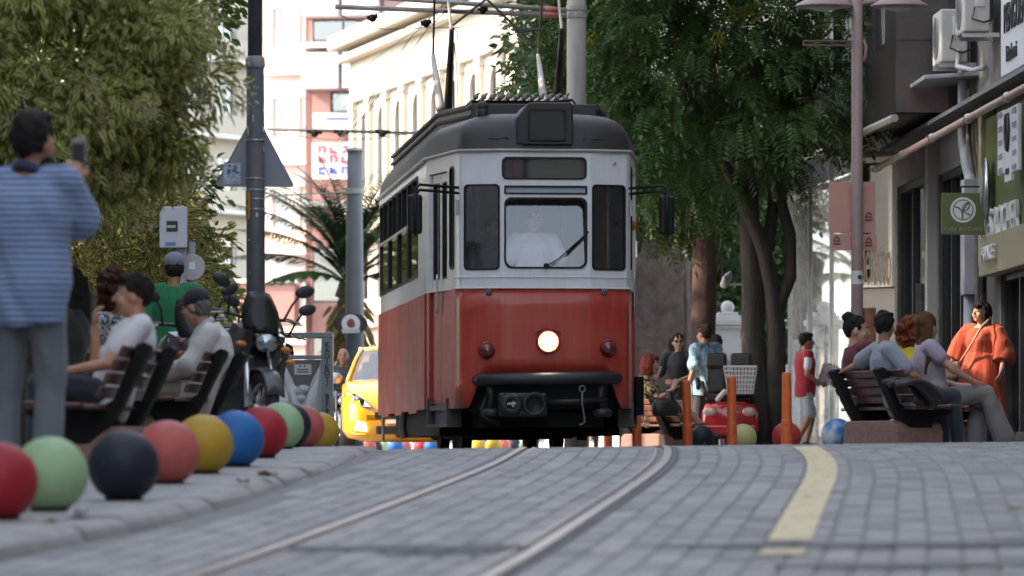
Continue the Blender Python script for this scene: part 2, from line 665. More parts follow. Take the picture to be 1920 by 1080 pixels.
# ------------------------------------------------------------------ left pavement
mb = MB()
ysl = np.unique(np.concatenate([np.arange(-40, 14, 1.0), np.arange(14, 44, .5), np.arange(44, 150, 2.0)]))
vs = []
NP = 12
for y in ysl:
    x1 = KX(y) - .2
    for i in range(NP):
        x = x1 - 14 * i / (NP - 1)
        vs.append((x, y, GL(x, y) - .014))
mb.add(vs, [(j * NP + i, (j + 1) * NP + i, (j + 1) * NP + i + 1, j * NP + i + 1) for j in range(len(ysl) - 1) for i in range(NP - 1)])
pave = tag(mb.build('pavement', M_joint, smooth=True), kind='structure')
# slabs in view
v_, f_ = sett_shape(.392, .392, .06, .006)
sm = []
for k, m_ in enumerate((M_slab, mat('paving_slab_pale', (.33, .327, .32), .75, var=.18, scale=4, bump=.3, bscale=45, grime=.35))):
    mbx = MB(); mbx.add(v_, f_); sm.append(mbx.mesh('slab', m_))
for j in range(62):
    y = 15.6 + .4 * j
    hd = (KX(y + .3) - KX(y - .3)) / .6
    for i in range(4):
        x = KX(y) - .23 - .2 - .4 * i
        if abs(x) > .1067 * y + .35:
            continue
        o = bpy.data.objects.new('slab', random.choice(sm))
        COL.objects.link(o); o.parent = pave
        o.location = (x, y, GL(x, y) + random.uniform(-.002, .002))
        o.rotation_euler = (math.atan((G(x, y + .2) - G(x, y - .2)) / .4), random.uniform(-.006, .006), -math.atan(hd))
# kerb stones
y = 13.5
kmeshes = []
for k in range(3):
    mbx = MB()
    L_ = .72
    prof = [(-.235, -.25), (-.235, .0), (-.06, .0), (-.015, -.02 - .006 * k), (.0, -.06), (.01, -.25)]
    mbx.prism([(p[0], p[1]) for p in prof], -L_ / 2, L_ / 2, 'y')
    kmeshes.append(mbx.mesh('kerb_stone', M_kerb))
while y < 46:
    yc = y + .37
    x = KX(yc)
    o = bpy.data.objects.new('kerb_stone', random.choice(kmeshes))
    COL.objects.link(o); o.parent = pave
    hd = (KX(yc + .35) - KX(yc - .35)) / .7
    o.location = (x + random.uniform(-.012, .012), yc, GL(x, yc) + random.uniform(-.004, .004))
    o.rotation_euler = (math.atan((GL(x, yc + .3) - GL(x, yc - .3)) / .6), random.uniform(-.02, .02), -math.atan(hd))
    b = o.modifiers.new('bevel', 'BEVEL'); b.width = .008; b.segments = 1
    y += .74
# a few fallen leaves and scraps along the gutter
leafm = [mat('dry_leaf', (.30, .19, .09), .8), mat('pale_scrap', (.55, .52, .47), .8), mat('green_leaf_scrap', (.10, .13, .05), .7)]
def gutter_scrap(px, py, Y, k, s, label):
    p = at(px, py, Y)
    mb = MB()
    rings = []
    for i in range(7):
        u = i / 6
        w = s * .35 * math.sin(math.pi * min(.97, max(.03, u)))
        h = s * .12 * math.sin(u * 6 + k)
        rings.append([(-w, s * (u - .5), .012 + abs(h)), (0, s * (u - .5), .006 + abs(h)), (w, s * (u - .5), .014 + abs(h) * 1.4)])
    mb.loft(rings, False, False)
    o = mb.build('fallen_leaf', leafm[k], None, smooth=True, fixn=False)
    o.location = (p.x, p.y, max(G(p.x, p.y), GL(p.x, p.y) if p.x < KX(p.y) else -9) + .004)
    o.rotation_euler = (0, 0, px)
    tag(o, label, 'leaf', 'litter along the gutter')
gutter_scrap(500, 912, 24.2, 0, .16, 'large dry brown leaf curled in the gutter by the kerb')
gutter_scrap(455, 925, 23.3, 2, .10, 'small green leaf upright at the kerb edge')
gutter_scrap(145, 996, 19.4, 1, .13, 'pale scrap of paper on the pavement near the red ball')
gutter_scrap(97, 1018, 18.6, 0, .08, 'small rust brown leaf on the pavement at bottom left')
gutter_scrap(1905, 968, 20.6, 0, .08, 'small rust brown leaf on the setts at the right edge')
# ------------------------------------------------------------------ buildings
M_winglass = glass('building_glass', (.25, .28, .3), .22)
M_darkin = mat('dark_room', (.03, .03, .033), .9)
M_white = mat('white_render', (.74, .73, .72), .8, var=.06, scale=.6, grime=.12)
M_cream = mat('cream_render', (.50, .46, .385), .85, var=.07, scale=.5, grime=.12)
M_peach = mat('peach_render', (.66, .50, .40), .85, var=.07, scale=.5, grime=.1)
M_pink = mat('pink_render', (.45, .24, .215), .85, var=.08, scale=.5, grime=.12)
M_grey_r = mat('grey_render', (.42, .41, .39), .85, var=.1, scale=.6, grime=.2)
M_frame_w = mat('white_window_frame', (.7, .7, .7), .5)
M_frame_d = mat('dark_window_frame', (.05, .05, .055), .5)
M_brick = mat('brick_trim', (.46, .27, .17), .85, var=.15, scale=6)

def arch(x0, x1, z0, z1, n=10):
    r = (x1 - x0) / 2
    c = (x0 + x1) / 2
    return [(x0, z0), (x1, z0)] + [(c + r * math.cos(math.pi * k / n), z1 - r + r * math.sin(math.pi * k / n)) for k in range(n + 1)]

def building(name, label, p0, p1, depth, H, wallm, wins, framem=M_frame_w, sillm=None, roofm=None, z0=-.1, extra=None):
    """a house whose front stands on the plan line p0-p1 (left to right as seen from outside); wins: (a0,a1,z0,z1,kind)"""
    t = thing(name, label, 'building', (0, 0, 0))
    P0, P1 = Vector((*p0, 0)), Vector((*p1, 0))
    d = (P1 - P0).normalized()
    L = (P1 - P0).length
    inn = Vector((-d.y, d.x, 0))
    outl = []
    for a0, a1, wz0, wz1, kind in wins:
        outl.append(arch(a0, a1, wz0, wz1) if kind == 'arch' else [(a0, wz0), (a1, wz0), (a1, wz1), (a0, wz1)])
    mb = MB()
    panel_mesh(mb, p0, p1, z0, H, outl, .3)
    # side and back walls
    for q0, q1 in ((P1, P1 + inn * depth), (P1 + inn * depth, P0 + inn * depth), (P0 + inn * depth, P0)):
        panel_mesh(mb, (q0.x, q0.y), (q1.x, q1.y), z0, H - .01, [], .25)
    mb.build('wall', wallm, t)
    mb = MB()
    c = (P0 + P1) / 2 + inn * depth / 2
    mb.box((c.x, c.y, H + .08), (L + .5, depth + .5, .22), math.atan2(d.y, d.x))
    mb.build('roof', roofm or M_grey_r, t, bevel=.03)
    mb = MB()
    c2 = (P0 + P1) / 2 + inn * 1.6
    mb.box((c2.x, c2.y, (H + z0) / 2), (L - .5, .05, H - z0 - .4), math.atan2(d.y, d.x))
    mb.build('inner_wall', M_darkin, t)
    for (a0, a1, wz0, wz1, kind), ol in zip(wins, outl):
        mb = MB()
        ring_frame(mb, p0, p1, ol, .07, .12, .2)
        if kind != 'arch' and a1 - a0 > 1.1:
            ca = (a0 + a1) / 2
            q = P0 + d * ca + inn * .16
            mb.box((q.x, q.y, (wz0 + wz1) / 2), (.06, .06, wz1 - wz0 - .1), math.atan2(d.y, d.x))
        w = mb.build('window', framem, t)
        mb = MB()
        pane_mesh(mb, p0, p1, ol, .165)
        mb.build('pane', M_winglass, w, fixn=False)
        if sillm:
            mb = MB()
            q = P0 + d * (a0 + a1) / 2 - inn * .02
            mb.box((q.x, q.y, wz0 - .06), (a1 - a0 + .2, .3, .1), math.atan2(d.y, d.x))
            mb.build('sill', sillm, w, bevel=.01)
    if extra: extra(t, P0, d, inn)
    return t

def on(P0, d, inn, a, off, z):
    q = P0 + d * a + inn * off
    return (q.x, q.y, z)

# the pale classical block on the right where the street bends
C0, C1 = (-5.6, 165.5), (3.2, 127.4)
def classical(t, P0, d, inn):
    ang = math.atan2(d.y, d.x)
    L = 39.1
    for z, hh, pr in ((14.1, .5, .75), (13.55, .25, .45), (12.1, .25, .22), (8.3, .35, .3), (4.4, .4, .35)):
        mb = MB()
        mb.box(on(P0, d, inn, L / 2, -pr / 2, z), (L + .4, pr, hh), ang)
        mb.build('cornice', M_cream, t, bevel=.06)
    for k in range(14):
        mb = MB()
        a = 1.1 + k * 2.84
        mb.box(on(P0, d, inn, a, -.09, 10.2), (.5, .18, 3.5), ang)
        mb.box(on(P0, d, inn, a, -.11, 11.85), (.66, .22, .28), ang)
        mb.box(on(P0, d, inn, a, -.11, 8.65), (.66, .22, .3), ang)
        mb.build('pilaster', M_cream, t, bevel=.02)
    # the big brick arch
    for a in (27.6, 34.0):
        mb = MB()
        n = 18
        for k in range(n):
            t0, t1 = math.pi * k / n, math.pi * (k + 1) / n
            quad = []
            for (rr, tt) in ((2.3, t0), (2.9, t0), (2.9, t1), (2.3, t1)):
                quad.append((a + rr * math.cos(tt), 8.9 + rr * math.sin(tt)))
            for off0, off1 in ((-.16, .0),):
                vs = [on(P0, d, inn, q[0], off0, q[1]) for q in quad] + [on(P0, d, inn, q[0], off1, q[1]) for q in quad]
                mb.add(vs, [(0, 1, 2, 3), (7, 6, 5, 4), (0, 4, 5, 1), (1, 5, 6, 2), (2, 6, 7, 3), (3, 7, 4, 0)])
        mb.build('arch_trim', M_brick, t)
    mb = MB()
    mb.box(on(P0, d, inn, 24.0, -.06, 9.9), (1.3, .12, 1.7), ang)
    mb.build('stone_relief', M_grey_r, t, bevel=.05)
wins = []
for k in range(8):
    a = 2.0 + k * 2.84
    wins.append((a, a + 1.25, 9.0, 11.6, 'arch'))
    wins.append((a, a + 1.25, 5.2, 7.7, 'rect'))
    wins.append((a - .1, a + 1.4, .3, 3.5, 'rect'))
for a in (27.6, 34.0):
    wins.append((a - 2.2, a + 2.2, 6.2, 11.1, 'arch'))
    wins.append((a - 1.5, a + 1.5, .3, 3.6, 'rect'))
building('classical_building', 'cream classical building with cornices, pilasters and arched windows behind the tram',
         C0, C1, 16, 13.9, M_cream, wins, M_frame_d, extra=classical)

# pink and white block with bay panels, straight ahead between the pole and the tram
B0, B1 = (-7.4, 172), (-4.6, 171.6)
def bays(t, P0, d, inn):
    ang = math.atan2(d.y, d.x)
    for z0, z1, dep in ((13.0, 14.3, .9), (15.6, 17.5, .9)):
        for k in range(2):
            mb = MB()
            mb.box(on(P0, d, inn, .68 + k * 1.42, -dep / 2, (z0 + z1) / 2), (1.32 - .12 * k, dep, z1 - z0), ang)
            mb.build('balcony_panel', M_white, t, bevel=.03)
    for z in (14.55, 8.9):
        mb = MB(); mb.box(on(P0, d, inn, 1.35, -.5, z), (2.85, 1.0, .18), ang)
        mb.build('balcony_slab', M_white, t)
    mb = MB(); mb.box(on(P0, d, inn, 1.35, -.4, 11.85), (2.0, .12, .62), ang)
    sg = mb.build('sign_board', M_white, t)
    mb = MB(); mb.box(on(P0, d, inn, 1.4, -.47, 11.95), (1.1, .02, .1), ang)
    mb.build('sign_print', mat('blue_print', (.15, .18, .4), .6), sg)
    mb = MB(); mb.box(on(P0, d, inn, 1.5, -.3, 10.45), (2.4, .14, 1.3), ang)
    s2 = mb.build('shop_sign', mat('sign_white', (.8, .8, .82), .5), t)
    for i, (c, zz) in enumerate((((.55, .02, .03), 10.85), ((.55, .02, .03), 10.5), ((.03, .07, .5), 10.1))):
        mm = mat('sign_ink%d' % i, c, .5, coat=.2)
        for k in range(5):
            mb = MB()
            zg = [((.0, -.1), (.0, .12), (.2, .12), (.2, -.1)), ((.2, .1), (.0, .1), (.0, -.1), (.2, -.1)), ((.0, .12), (.0, -.1), (.22, -.1)), ((.0, -.1), (.0, .12), (.2, .05), (.02, .0), (.22, -.1)), ((.22, .12), (.02, .08), (.2, -.02), (.0, -.1))][(k * 2 + i * 3) % 5]
            mb.tube([on(P0, d, inn, .56 + k * .42 + u_, -.39, zz + v_) for u_, v_ in zg], .045, 6)
            mb.build('neon_letter', mm, s2)
    # pink oriel lower down
    mb = MB(); mb.box(on(P0, d, inn, -1.3, -.5, 5.3), (2.2, 1.0, 1.5), ang)
    mb.build('oriel', M_pink, t, bevel=.03)
    mb = MB(); mb.box(on(P0, d, inn, -1.3, -.55, 6.15), (2.4, 1.2, .14), ang)
    mb.build('oriel_cap', M_white, t)
wins = [(.15, 2.55, 14.75, 15.55, 'rect'), (.9, 2.5, 12.2, 12.95, 'rect'), (.2, 2.5, 5.4, 7.4, 'rect'), (.2, 2.5, 1.2, 4.2, 'rect')]
building('pink_building', 'pink building with white balcony panels and red and blue shop sign behind the far pole', B0, B1, 12, 26, M_pink, wins, M_frame_d, extra=bays)

# tall sunlit facade left of it
A0, A1 = (-9.6, 182.5), (-7.0, 181.6)
def a2x(t, P0, d, inn):
    ang = math.atan2(d.y, d.x)
    for z in (4.2, 7.6, 11.0, 14.4, 17.8):
        mb = MB(); mb.box(on(P0, d, inn, 1.35, -.35, z), (2.3, .7, .16), ang)
        bal = mb.build('balcony', M_white, t)
        mb = MB(); mb.box(on(P0, d, inn, 1.35, -.66, z + .5), (2.3, .06, .85), ang)
        mb.build('parapet', M_peach, bal)
wins = [(.5, 1.2, z + .3, z + 2.3, 'rect') for z in (1.0, 4.4, 7.8, 11.2, 14.6)] + [(1.6, 2.3, z + .3, z + 2.3, 'rect') for z in (1.0, 4.4, 7.8, 11.2, 14.6)]
building('peach_building', 'narrow sunlit peach building with stacked balconies right of the big dark pole', A0, A1, 10, 24, M_white, wins, extra=a2x)

# cream apartments further left, seen above the motorcycles
D0, D1 = (-16.6, 198), (-10.4, 209)
wins = []
for z in (1.0, 4.2, 7.4, 10.6, 13.8, 17.0):
    for k in range(5):
        wins.append((.7 + k * 2.5, 2.2 + k * 2.5, z + .5, z + 2.1, 'rect'))
def a1x(t, P0, d, inn):
    ang = math.atan2(d.y, d.x)
    for z in (3.9, 7.1, 10.3, 13.5, 16.7):
        mb = MB(); mb.box(on(P0, d, inn, 6.5, -.4, z), (12.0, .8, .18), ang)
        mb.build('balcony_slab', M_white, t)
        mb = MB(); mb.box(on(P0, d, inn, 6.5, -.76, z + .5), (12.0, .06, .8), ang)
        mb.build('parapet', M_cream, t)
building('cream_apartments', 'cream apartment block with long balconies seen between the left tree and the dark pole', D0, D1, 10, 22, M_cream, wins, extra=a1x)

# left side of the street, beside and behind the camera: it keeps the street in shade
def plain_house(name, label, x0, x1, y0, y1, H, m_):
    wins = []
    L = y1 - y0
    n = max(1, int(L / 2.6))
    for k in range(n):
        a = (k + .5) * L / n
        zz = 3.9
        wins.append((a - .8, a + .8, .4, 2.9, 'rect'))
        while zz + 2.6 < H:
            wins.append((a - .55, a + .55, zz + .3, zz + 2.1, 'rect'))
            zz += 3.1
    return building(name, label, (x1, y0), (x1, y1), x1 - x0, H, m_, wins[:60], sillm=None, z0=-1.8)
plain_house('corner_house', 'tall cream corner house left of the street outside the picture', -17, -8.6, -2, 24, 20, M_cream)
plain_house('terrace_house', 'tall grey terrace house left of the street outside the picture', -17, -8.6, 24.2, 49.3, 20, M_grey_r)
plain_house('sun_gap_house', 'unseen low white house on the left, shaped to let sun over it', -10.4, -8.6, 49.5, 56.0, 8.6, M_white)  # unseen; height shaped so sun passes over to the woman in orange
plain_house('added_shade_house', 'cream house added left of the street to shade the far pole', -17, -10, 67, 101, 14, M_cream)  # mostly unseen; added to shade the far steel pole
plain_right = [('right_house', 'cream house on the right beside the camera, outside the picture', 6.6, 13, 14, 39.4, 9.5, M_cream), ('right_rear_house', 'pink house on the right behind the camera', 6.6, 13, -40, 13.8, 9.0, M_pink)]
for nm_, lb_, x0_, x1_, y0_, y1_, h_, m_ in plain_right:
    building(nm_, lb_, (x0_, y1_), (x0_, y0_), x1_ - x0_, h_, m_, [(1 + 2.6 * k, 2.3 + 2.6 * k, z, z + 1.7, 'rect') for k in range(int((y1_ - y0_) / 2.6) - 1) for z in (.6, 3.9, 6.8)][:45], z0=-2.5)
building('end_house', 'grey house closing the street behind the camera', (30, -70), (-20, -70), 10, 13, M_grey_r, [(2 + 2.6 * k, 3.4 + 2.6 * k, z, z + 1.8, 'rect') for k in range(13) for z in (1, 4.4, 7.8)], z0=-4)
plain_house('rear_house', 'tall pink house left of the street behind the camera', -17, -8.6, -32, -2.2, 17, M_pink)

# ------------------------------------------------------------------ right-hand shop buildings
M_granite = mat('brown_granite', (.052, .037, .033), .35, var=.25, scale=28, bump=.05)
M_granite_d = mat('dark_brown_granite', (.026, .021, .022), .4, var=.2, scale=20)
M_conc = mat('worn_concrete', (.15, .143, .135), .85, var=.25, scale=3, bump=.3, grime=.35)
M_green = mat('olive_green_panel', (.115, .135, .045), .45, var=.05, scale=2)
M_tan = mat('tan_panel', (.36, .32, .20), .45, var=.1, scale=3, stretch=(3, 3, .5))
M_black = mat('black_metal', (.018, .018, .02), .4)
M_shopglass = glass('shop_glass', (.30, .33, .33), .16)
M_mirrorglass = glass('tall_shop_glass', (.55, .57, .56), .30, .26, (.74, .72, .68))  # pale film colour stands in for the bright street mirrored in this glass
M_steel = mat('brushed_steel', (.55, .55, .56), .3, 1.0)
M_pipe = mat('grey_downpipe', (.36, .38, .41), .5, var=.1, scale=4)
M_signwhite = mat('sign_panel_white', (.74, .75, .78), .4, var=.04, scale=2)
M_ink = mat('black_sign_letter', (.02, .02, .025), .5)

def XE(Y):
    return 5.62 - (Y - 52.8) * .033
EANG = math.atan2(-1, .033)          # direction of the facade, far to near
def ef(Y, off, z):
    """a point on the right facade at depth Y, off metres out from it"""
    return (XE(Y) - off, Y, z)

# building E: concrete house with ground floor shops
e = thing('shop_house', 'concrete shop house with olive green shop front and air conditioners at the right edge', 'building')
mb = MB()
# wall as a panel with holes: a runs far (Y=62) to near (Y=42)
p0, p1 = (XE(65.3), 65.3), (XE(40), 40)
def A_(Y): return (65.3 - Y) * math.hypot(1, .033)
holes = [[(A_(54.6), .15), (A_(51.0), .15), (A_(51.0), 2.05), (A_(54.6), 2.05)],
         [(A_(60.4), .12), (A_(57.7), .12), (A_(57.7), 3.5), (A_(60.4), 3.5)],
         [(A_(65.0), .12), (A_(60.9), .12), (A_(60.9), 3.6), (A_(65.0), 3.6)],
         [(A_(56.4), 4.95), (A_(55.2), 4.95), (A_(55.2), 6.6), (A_(56.4), 6.6)]]
panel_mesh(mb, p0, p1, -.1, 14, holes, .3)
panel_mesh(mb, p1, (p1[0] + 8, p1[1]), -.1, 14, [], .3)
mb.build('wall', M_conc, e)
mb = MB(); mb.bb(4.9, 14, 39.6, 66.2, 14.02, 14.3); mb.build('roof', M_grey_r, e)
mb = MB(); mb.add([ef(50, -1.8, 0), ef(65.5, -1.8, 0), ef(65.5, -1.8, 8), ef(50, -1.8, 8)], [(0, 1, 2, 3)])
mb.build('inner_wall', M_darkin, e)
for (ya, yb, z0, z1, gm) in ((65.0, 60.9, .12, 3.6, M_shopglass), (60.4, 57.7, .12, 3.5, M_shopglass), (54.6, 51.0, .15, 2.05, M_shopglass), (56.4, 55.2, 4.95, 6.6, M_winglass)):
    mb = MB()
    ol = [(A_(ya), z0), (A_(yb), z0), (A_(yb), z1), (A_(ya), z1)]
    ring_frame(mb, p0, p1, ol, .09, .04, .16)
    if ya - yb > 2:
        for q in (.33, .66):
            Y = ya + (yb - ya) * q
            mb.box((XE(Y) + .1, Y, (z0 + z1) / 2), (.1, .09, z1 - z0 - .1))
    w = mb.build('window', M_black, e)
    mb = MB(); pane_mesh(mb, p0, p1, ol, .11); mb.build('pane', gm, w, fixn=False)
# light vertical strip between the two windows, grey gate post
mb = MB(); mb.box(ef(60.65, .06, 2.1), (.14, .16, 4.0), .03); mb.build('pilaster', mat('pale_strip', (.5, .48, .45), .5), e, bevel=.01)
# yellow interior wall glimpsed in the open door, red goods
mb = MB(); mb.box((XE(53.2) + 1.0, 53.2, 1.3), (.06, .5, 1.5)); mb.build('yellow_display', mat('yellow_display', (.7, .42, .02), .6), e)
mb = MB(); mb.box((XE(52.9) + .9, 52.95, .8), (.06, .4, .9)); mb.build('red_display', mat('red_display', (.4, .03, .05), .6), e)

# olive shop front with raised letters
sf = thing('shop_fascia', 'olive green shop fascia with raised white shop name at the right edge', 'sign')
mb = MB(); mb.box(ef(52.6, .07, 3.08), (.10, 4.8, 1.5), .033); mb.build('green_panel', M_green, sf, bevel=.01)
mb = MB(); mb.box(ef(52.6, .11, 2.24), (.18, 4.8, .44), .033); mb.build('tan_band', M_tan, sf, bevel=.01)
mb = MB(); mb.box(ef(55.1, .10, 3.1), (.16, .24, 1.9), .033); mb.build('tan_post', M_tan, sf, bevel=.01)
M_letter = mat('white_letter', (.78, .78, .76), .35)
text('lettering', 'YVES', .52, M_letter, sf, ef(54.62, .16, 2.56), (90, 0, -90 + 1.9), .02, sx=.92)
text('lettering', 'ROCHER', .52, M_letter, sf, ef(52.95, .16, 2.56), (90, 0, -90 + 1.9), .02, sx=.92)
text('lettering', 'FRANCE', .24, M_letter, sf, ef(53.9, .24, 2.24), (90, 0, -90 + 1.9), .02, sx=1.1)
# projecting green sign with the leaf roundel
pj = thing('projecting_sign', 'square olive green sign with white leaf roundel hanging out from the facade', 'sign', at(1805, 440, 54.5))
S = 54.5 / F
mb = MB(); mb.box((0, 0, 39 * S), (80 * S, .09, 78 * S)); mb.build('sign_panel', M_green, pj, bevel=.008)
mb = MB(); mb.tube([(-.02, 0, 80 * S + .06), (.75, 0, 80 * S + .06)], .012, 6); mb.tube([(-.02, 0, 78 * S), (-.02, 0, 80 * S + .06)], .01, 6); mb.tube([(.2, 0, 78 * S), (.2, 0, 80 * S + .06)], .01, 6)
mb.build('bracket', M_black, pj)
M_logo = mat('logo_white', (.72, .76, .74), .4)
def ringd(mb, c, r0, r1, y, n=36):
    a = [(c[0] + r0 * math.cos(2 * math.pi * k / n), y, c[1] + r0 * math.sin(2 * math.pi * k / n)) for k in range(n)]
    b = [(c[0] + r1 * math.cos(2 * math.pi * k / n), y, c[1] + r1 * math.sin(2 * math.pi * k / n)) for k in range(n)]
    mb.loft([a, b], False)
mb = MB(); cz = 46 * S
ringd(mb, (.0, cz), 19.5 * S, 24 * S, -.05)
mb.lathe([(.001, 0), (17.5 * S, 0), (17.5 * S, .004), (.001, .004)], (0, -.054, cz), 32, 'y')
lg = mb.build('roundel', M_logo, pj)
mb = MB()
def stroke(pts, w):
    pts = [Vector((p[0] * S, -.056, cz + p[1] * S)) for p in pts]
    L_, R_ = [], []
    for i, p in enumerate(pts):
        d = (pts[min(i + 1, len(pts) - 1)] - pts[max(i - 1, 0)]).normalized()
        nn = Vector((-d.z, 0, d.x)) * w * S
        L_.append(p + nn); R_.append(p - nn)
    mb.loft([L_, R_], False, False)
stroke([(-1, -17), (-1, -8), (1, 0), (5, 7), (10, 14)], 1.5)
stroke([(-1, -8), (-3, -1), (-9, 4), (-16, 6)], 1.5)
stroke([(10, 14), (12, 7), (8, 0), (2, -3), (7, -7), (14, -10)], 1.4)
stroke([(10, 14), (3, 11), (-1, 5), (0, -1)], 1.2)
mb.build('leaf_mark', M_green, lg)
text('lettering', 'YVES ROCHER', 9.5 * S, mat('sign_grey_letter', (.30, .34, .24), .5), pj, (0, -.048, 10 * S), (90, 0, 0), .003, spacing=1.25)

# white shop sign above the awning
ws = thing('upper_shop_sign', 'white shop sign with bold black lettering above the awning at top right', 'sign')
mb = MB(); mb.box(ef(50.8, .26, 4.52), (.1, 3.0, .86), .033); mb.build('sign_panel', M_signwhite, ws, bevel=.01)
text('lettering', 'PENGUEN', .44, M_ink, ws, ef(51.15, .32, 4.68), (90, 0, -90 + 1.9), .006, bold=.004, sx=.85)
text('lettering', 'kitabevi', .24, M_ink, ws, ef(51.4, .32, 4.30), (90, 0, -90 + 1.9), .006, bold=.004, sx=1.1)
# narrow vertical banner boards below the awning bar
bn = thing('banner_boards', 'white hanging banner boards with faint print under the awning at the right edge', 'sign')
for k, (ya, zz, hh) in enumerate(((51.95, 3.36, .68), (51.4, 3.30, .78), (50.85, 3.34, .7))):
    mb = MB(); mb.box(ef(ya, .34, zz), (.04, .5, hh), .033)
    b_ = mb.build('board', M_signwhite, bn, bevel=.006)
    mb = MB()
    for j in range(5):
        if k == 1: break
        mb.box(ef(ya, .365, zz + .3 - j * .15), (.006, .3, .05), .033)
    if k == 1:
        mb.tube([ef(ya - .05 + .12 * math.sin(a), .365, zz + .15 + .2 * math.cos(a)) for a in [R(30 + 20 * q) for q in range(16)]], .03, 6)
        mb.box(ef(ya, .365, zz - .28), (.006, .26, .06), .033)
    mb.build('print', mat('banner_print', (.28, .28, .32), .6) if k != 1 else M_ink, b_)
# oval silver plaque
pq = thing('oval_plaque', 'narrow oval silver plaque on the olive shop front at the right edge', 'sign', ef(54.4, .2, 3.0))
mb = MB(); mb.ell((0, 0, 0), (.05, .24, .36), 20, 10); mb.build('plaque', M_steel, pq, smooth=True)
mb = MB(); mb.ell((-.045, 0, .02), (.02, .13, .22), 16, 8); mb.build('mark', mat('plaque_mark', (.25, .27, .22), .4), pq, smooth=True)

# awning over the shop fronts: sloping cloth with its front bar
aw = thing('shop_awning', 'long folded grey awning with pinkish front bar across the right shop fronts', 'awning')
def awp(Y, off, z): return (XE(Y) - .55 - off, Y, z - .31)
mb = MB()
path = [awp(62.8, 0, 4.02), awp(60, 0, 4.02), awp(44, 0, 4.02)]
mb.tube(path, .042, 12); bar = mb.build('front_bar', mat('awning_bar', (.46, .33, .28), .5, var=.1, scale=3), aw, smooth=True)
for Y in (62.3, 59.5, 56.5, 53.2, 50):
    mb = MB(); mb.lathe([(.046, -.04), (.055, -.035), (.055, .035), (.046, .04)], awp(Y, 0, 4.02), 12, 'y'); mb.build('collar', M_steel, aw)
    mb = MB(); mb.tube([awp(Y, 0, 4.03), awp(Y, -.2, 4.12), (XE(Y) + .02, Y, 4.0)], .025, 6); mb.build('arm', M_black, aw)
mb = MB()
ring = []
for Y in (63.4, 60, 57, 54, 50, 44):
    ring.append([awp(Y, -.12, 4.27), awp(Y, -.14, 4.33), (XE(Y) + .05, Y, 4.10), (XE(Y) + .05, Y, 4.06), awp(Y, -.18, 4.28)])
mb.loft(ring, True); mb.build('cloth', mat('grey_awning_cloth', (.12, .12, .125), .7, var=.15, scale=3), aw)

# air conditioners and pipes
def ac_unit(Y, z, w, h, dep, label, rails=True):
    t = thing('air_conditioner', label, 'air conditioner', ef(Y, 0, z), .033, 'air conditioners on the right facade')
    mb = MB(); mb.bb(-dep - .12, -.12, -w / 2, w / 2, 0, h); mb.build('casing', mat('ac_casing', (.56, .55, .52), .5, var=.06, scale=3, grime=.15), t, bevel=.02)
    mb = MB()
    r = min(w, h) * .40
    for q in range(4): mb.lathe([(r * (q + 1) / 4 - .006, -.012), (r * (q + 1) / 4, -.014), (r * (q + 1) / 4 + .006, -.006), (r * (q + 1) / 4, .0)], (-dep - .12, .05, h / 2), 20, 'x')
    mb.build('fan_grille', mat('ac_grille', (.22, .22, .22), .5), t)
    mb = MB(); mb.bb(-dep * .55 - .12, -dep * .2 - .12, -w / 2 - .015, -w / 2 + .01, h * .5, h * .86); mb.build('service_cover', mat('ac_cover', (.66, .65, .6), .5), t, bevel=.008)
    mb = MB(); mb.tube([(-.3, -w / 2 - .02, h * .5), (-.34, -w / 2 - .06, h * .25), (-.2, -w / 2 - .05, .1), (-.02, -w / 2, .16)], .012, 6); mb.build('pipe', M_black, t)
    for s_ in (-1, 1):
        mb = MB(); mb.box((-dep / 2 - .06, s_ * w * .35, -.03), (dep + .14, .05, .05)); mb.build('bracket', M_steel, t)
    return t
ac_unit(57.0, 4.62, .8, .62, .32, 'large white air conditioner beside the brown granite wall')
ac_unit(55.0, 4.80, .78, .56, .30, 'white air conditioner with round fan beside the white shop sign')
shelf = thing('drip_canopy', 'flat grey metal drip canopy below the air conditioners', 'canopy', ef(57.2, 0, 4.45))
mb = MB(); mb.box((-.32, 0, 0), (.66, 1.4, .05), .033, 0, R(-4)); mb.build('sheet', M_pipe, shelf, bevel=.01)
mb = MB(); mb.tube([(-.2, -.6, .3), (-.24, -.75, .1), (-.1, -1.2, .02), (0, -1.6, .02)], .03, 8); mb.build('hose', M_pipe, shelf, smooth=True)
dp = thing('downpipe', 'grey downpipe with bends and white box running down the concrete wall', 'pipe', ef(57.0, .12, 0))
mb = MB(); mb.tube([(0, 0, 9), (0, 0, 4.25), (0, 0, 3.75), (.0, -.35, 3.45), (0, -.9, 3.2), (0, -.9, 2.4)], [.07] * 6, 10); mb.build('upper_pipe', M_pipe, dp, smooth=True)
mb = MB(); mb.bb(-.1, .1, -1.1, -.7, 1.85, 3.2); mb.build('junction_box', mat('box_grey', (.42, .44, .47), .5), dp, bevel=.012)
mb = MB(); mb.tube([(0, -.9, 1.9), (0, -.9, .05)], .085, 12); mb.build('lower_pipe', M_pipe, dp, smooth=True)
for z in (1.2, .4): 
    mb = MB(); mb.lathe([(.09, -.02), (.10, -.015), (.10, .015), (.09, .02)], (0, -.9, z), 12); mb.build('clamp', M_steel, dp)
cb = thing('cable_bundle', 'bundle of dark cables sagging down the concrete wall beside the downpipe', 'cable', ef(56.0, .1, 0))
for k in range(3):
    mb = MB(); mb.tube([(0, 1.0 - .1 * k, 4.3), (-.03, .6, 3.7 - .08 * k), (-.02, .1, 3.2), (0, -.1 - .05 * k, 2.6), (0, -.1 - .05 * k, .3)], .03, 6); mb.build('cable', M_conc, cb, smooth=True)

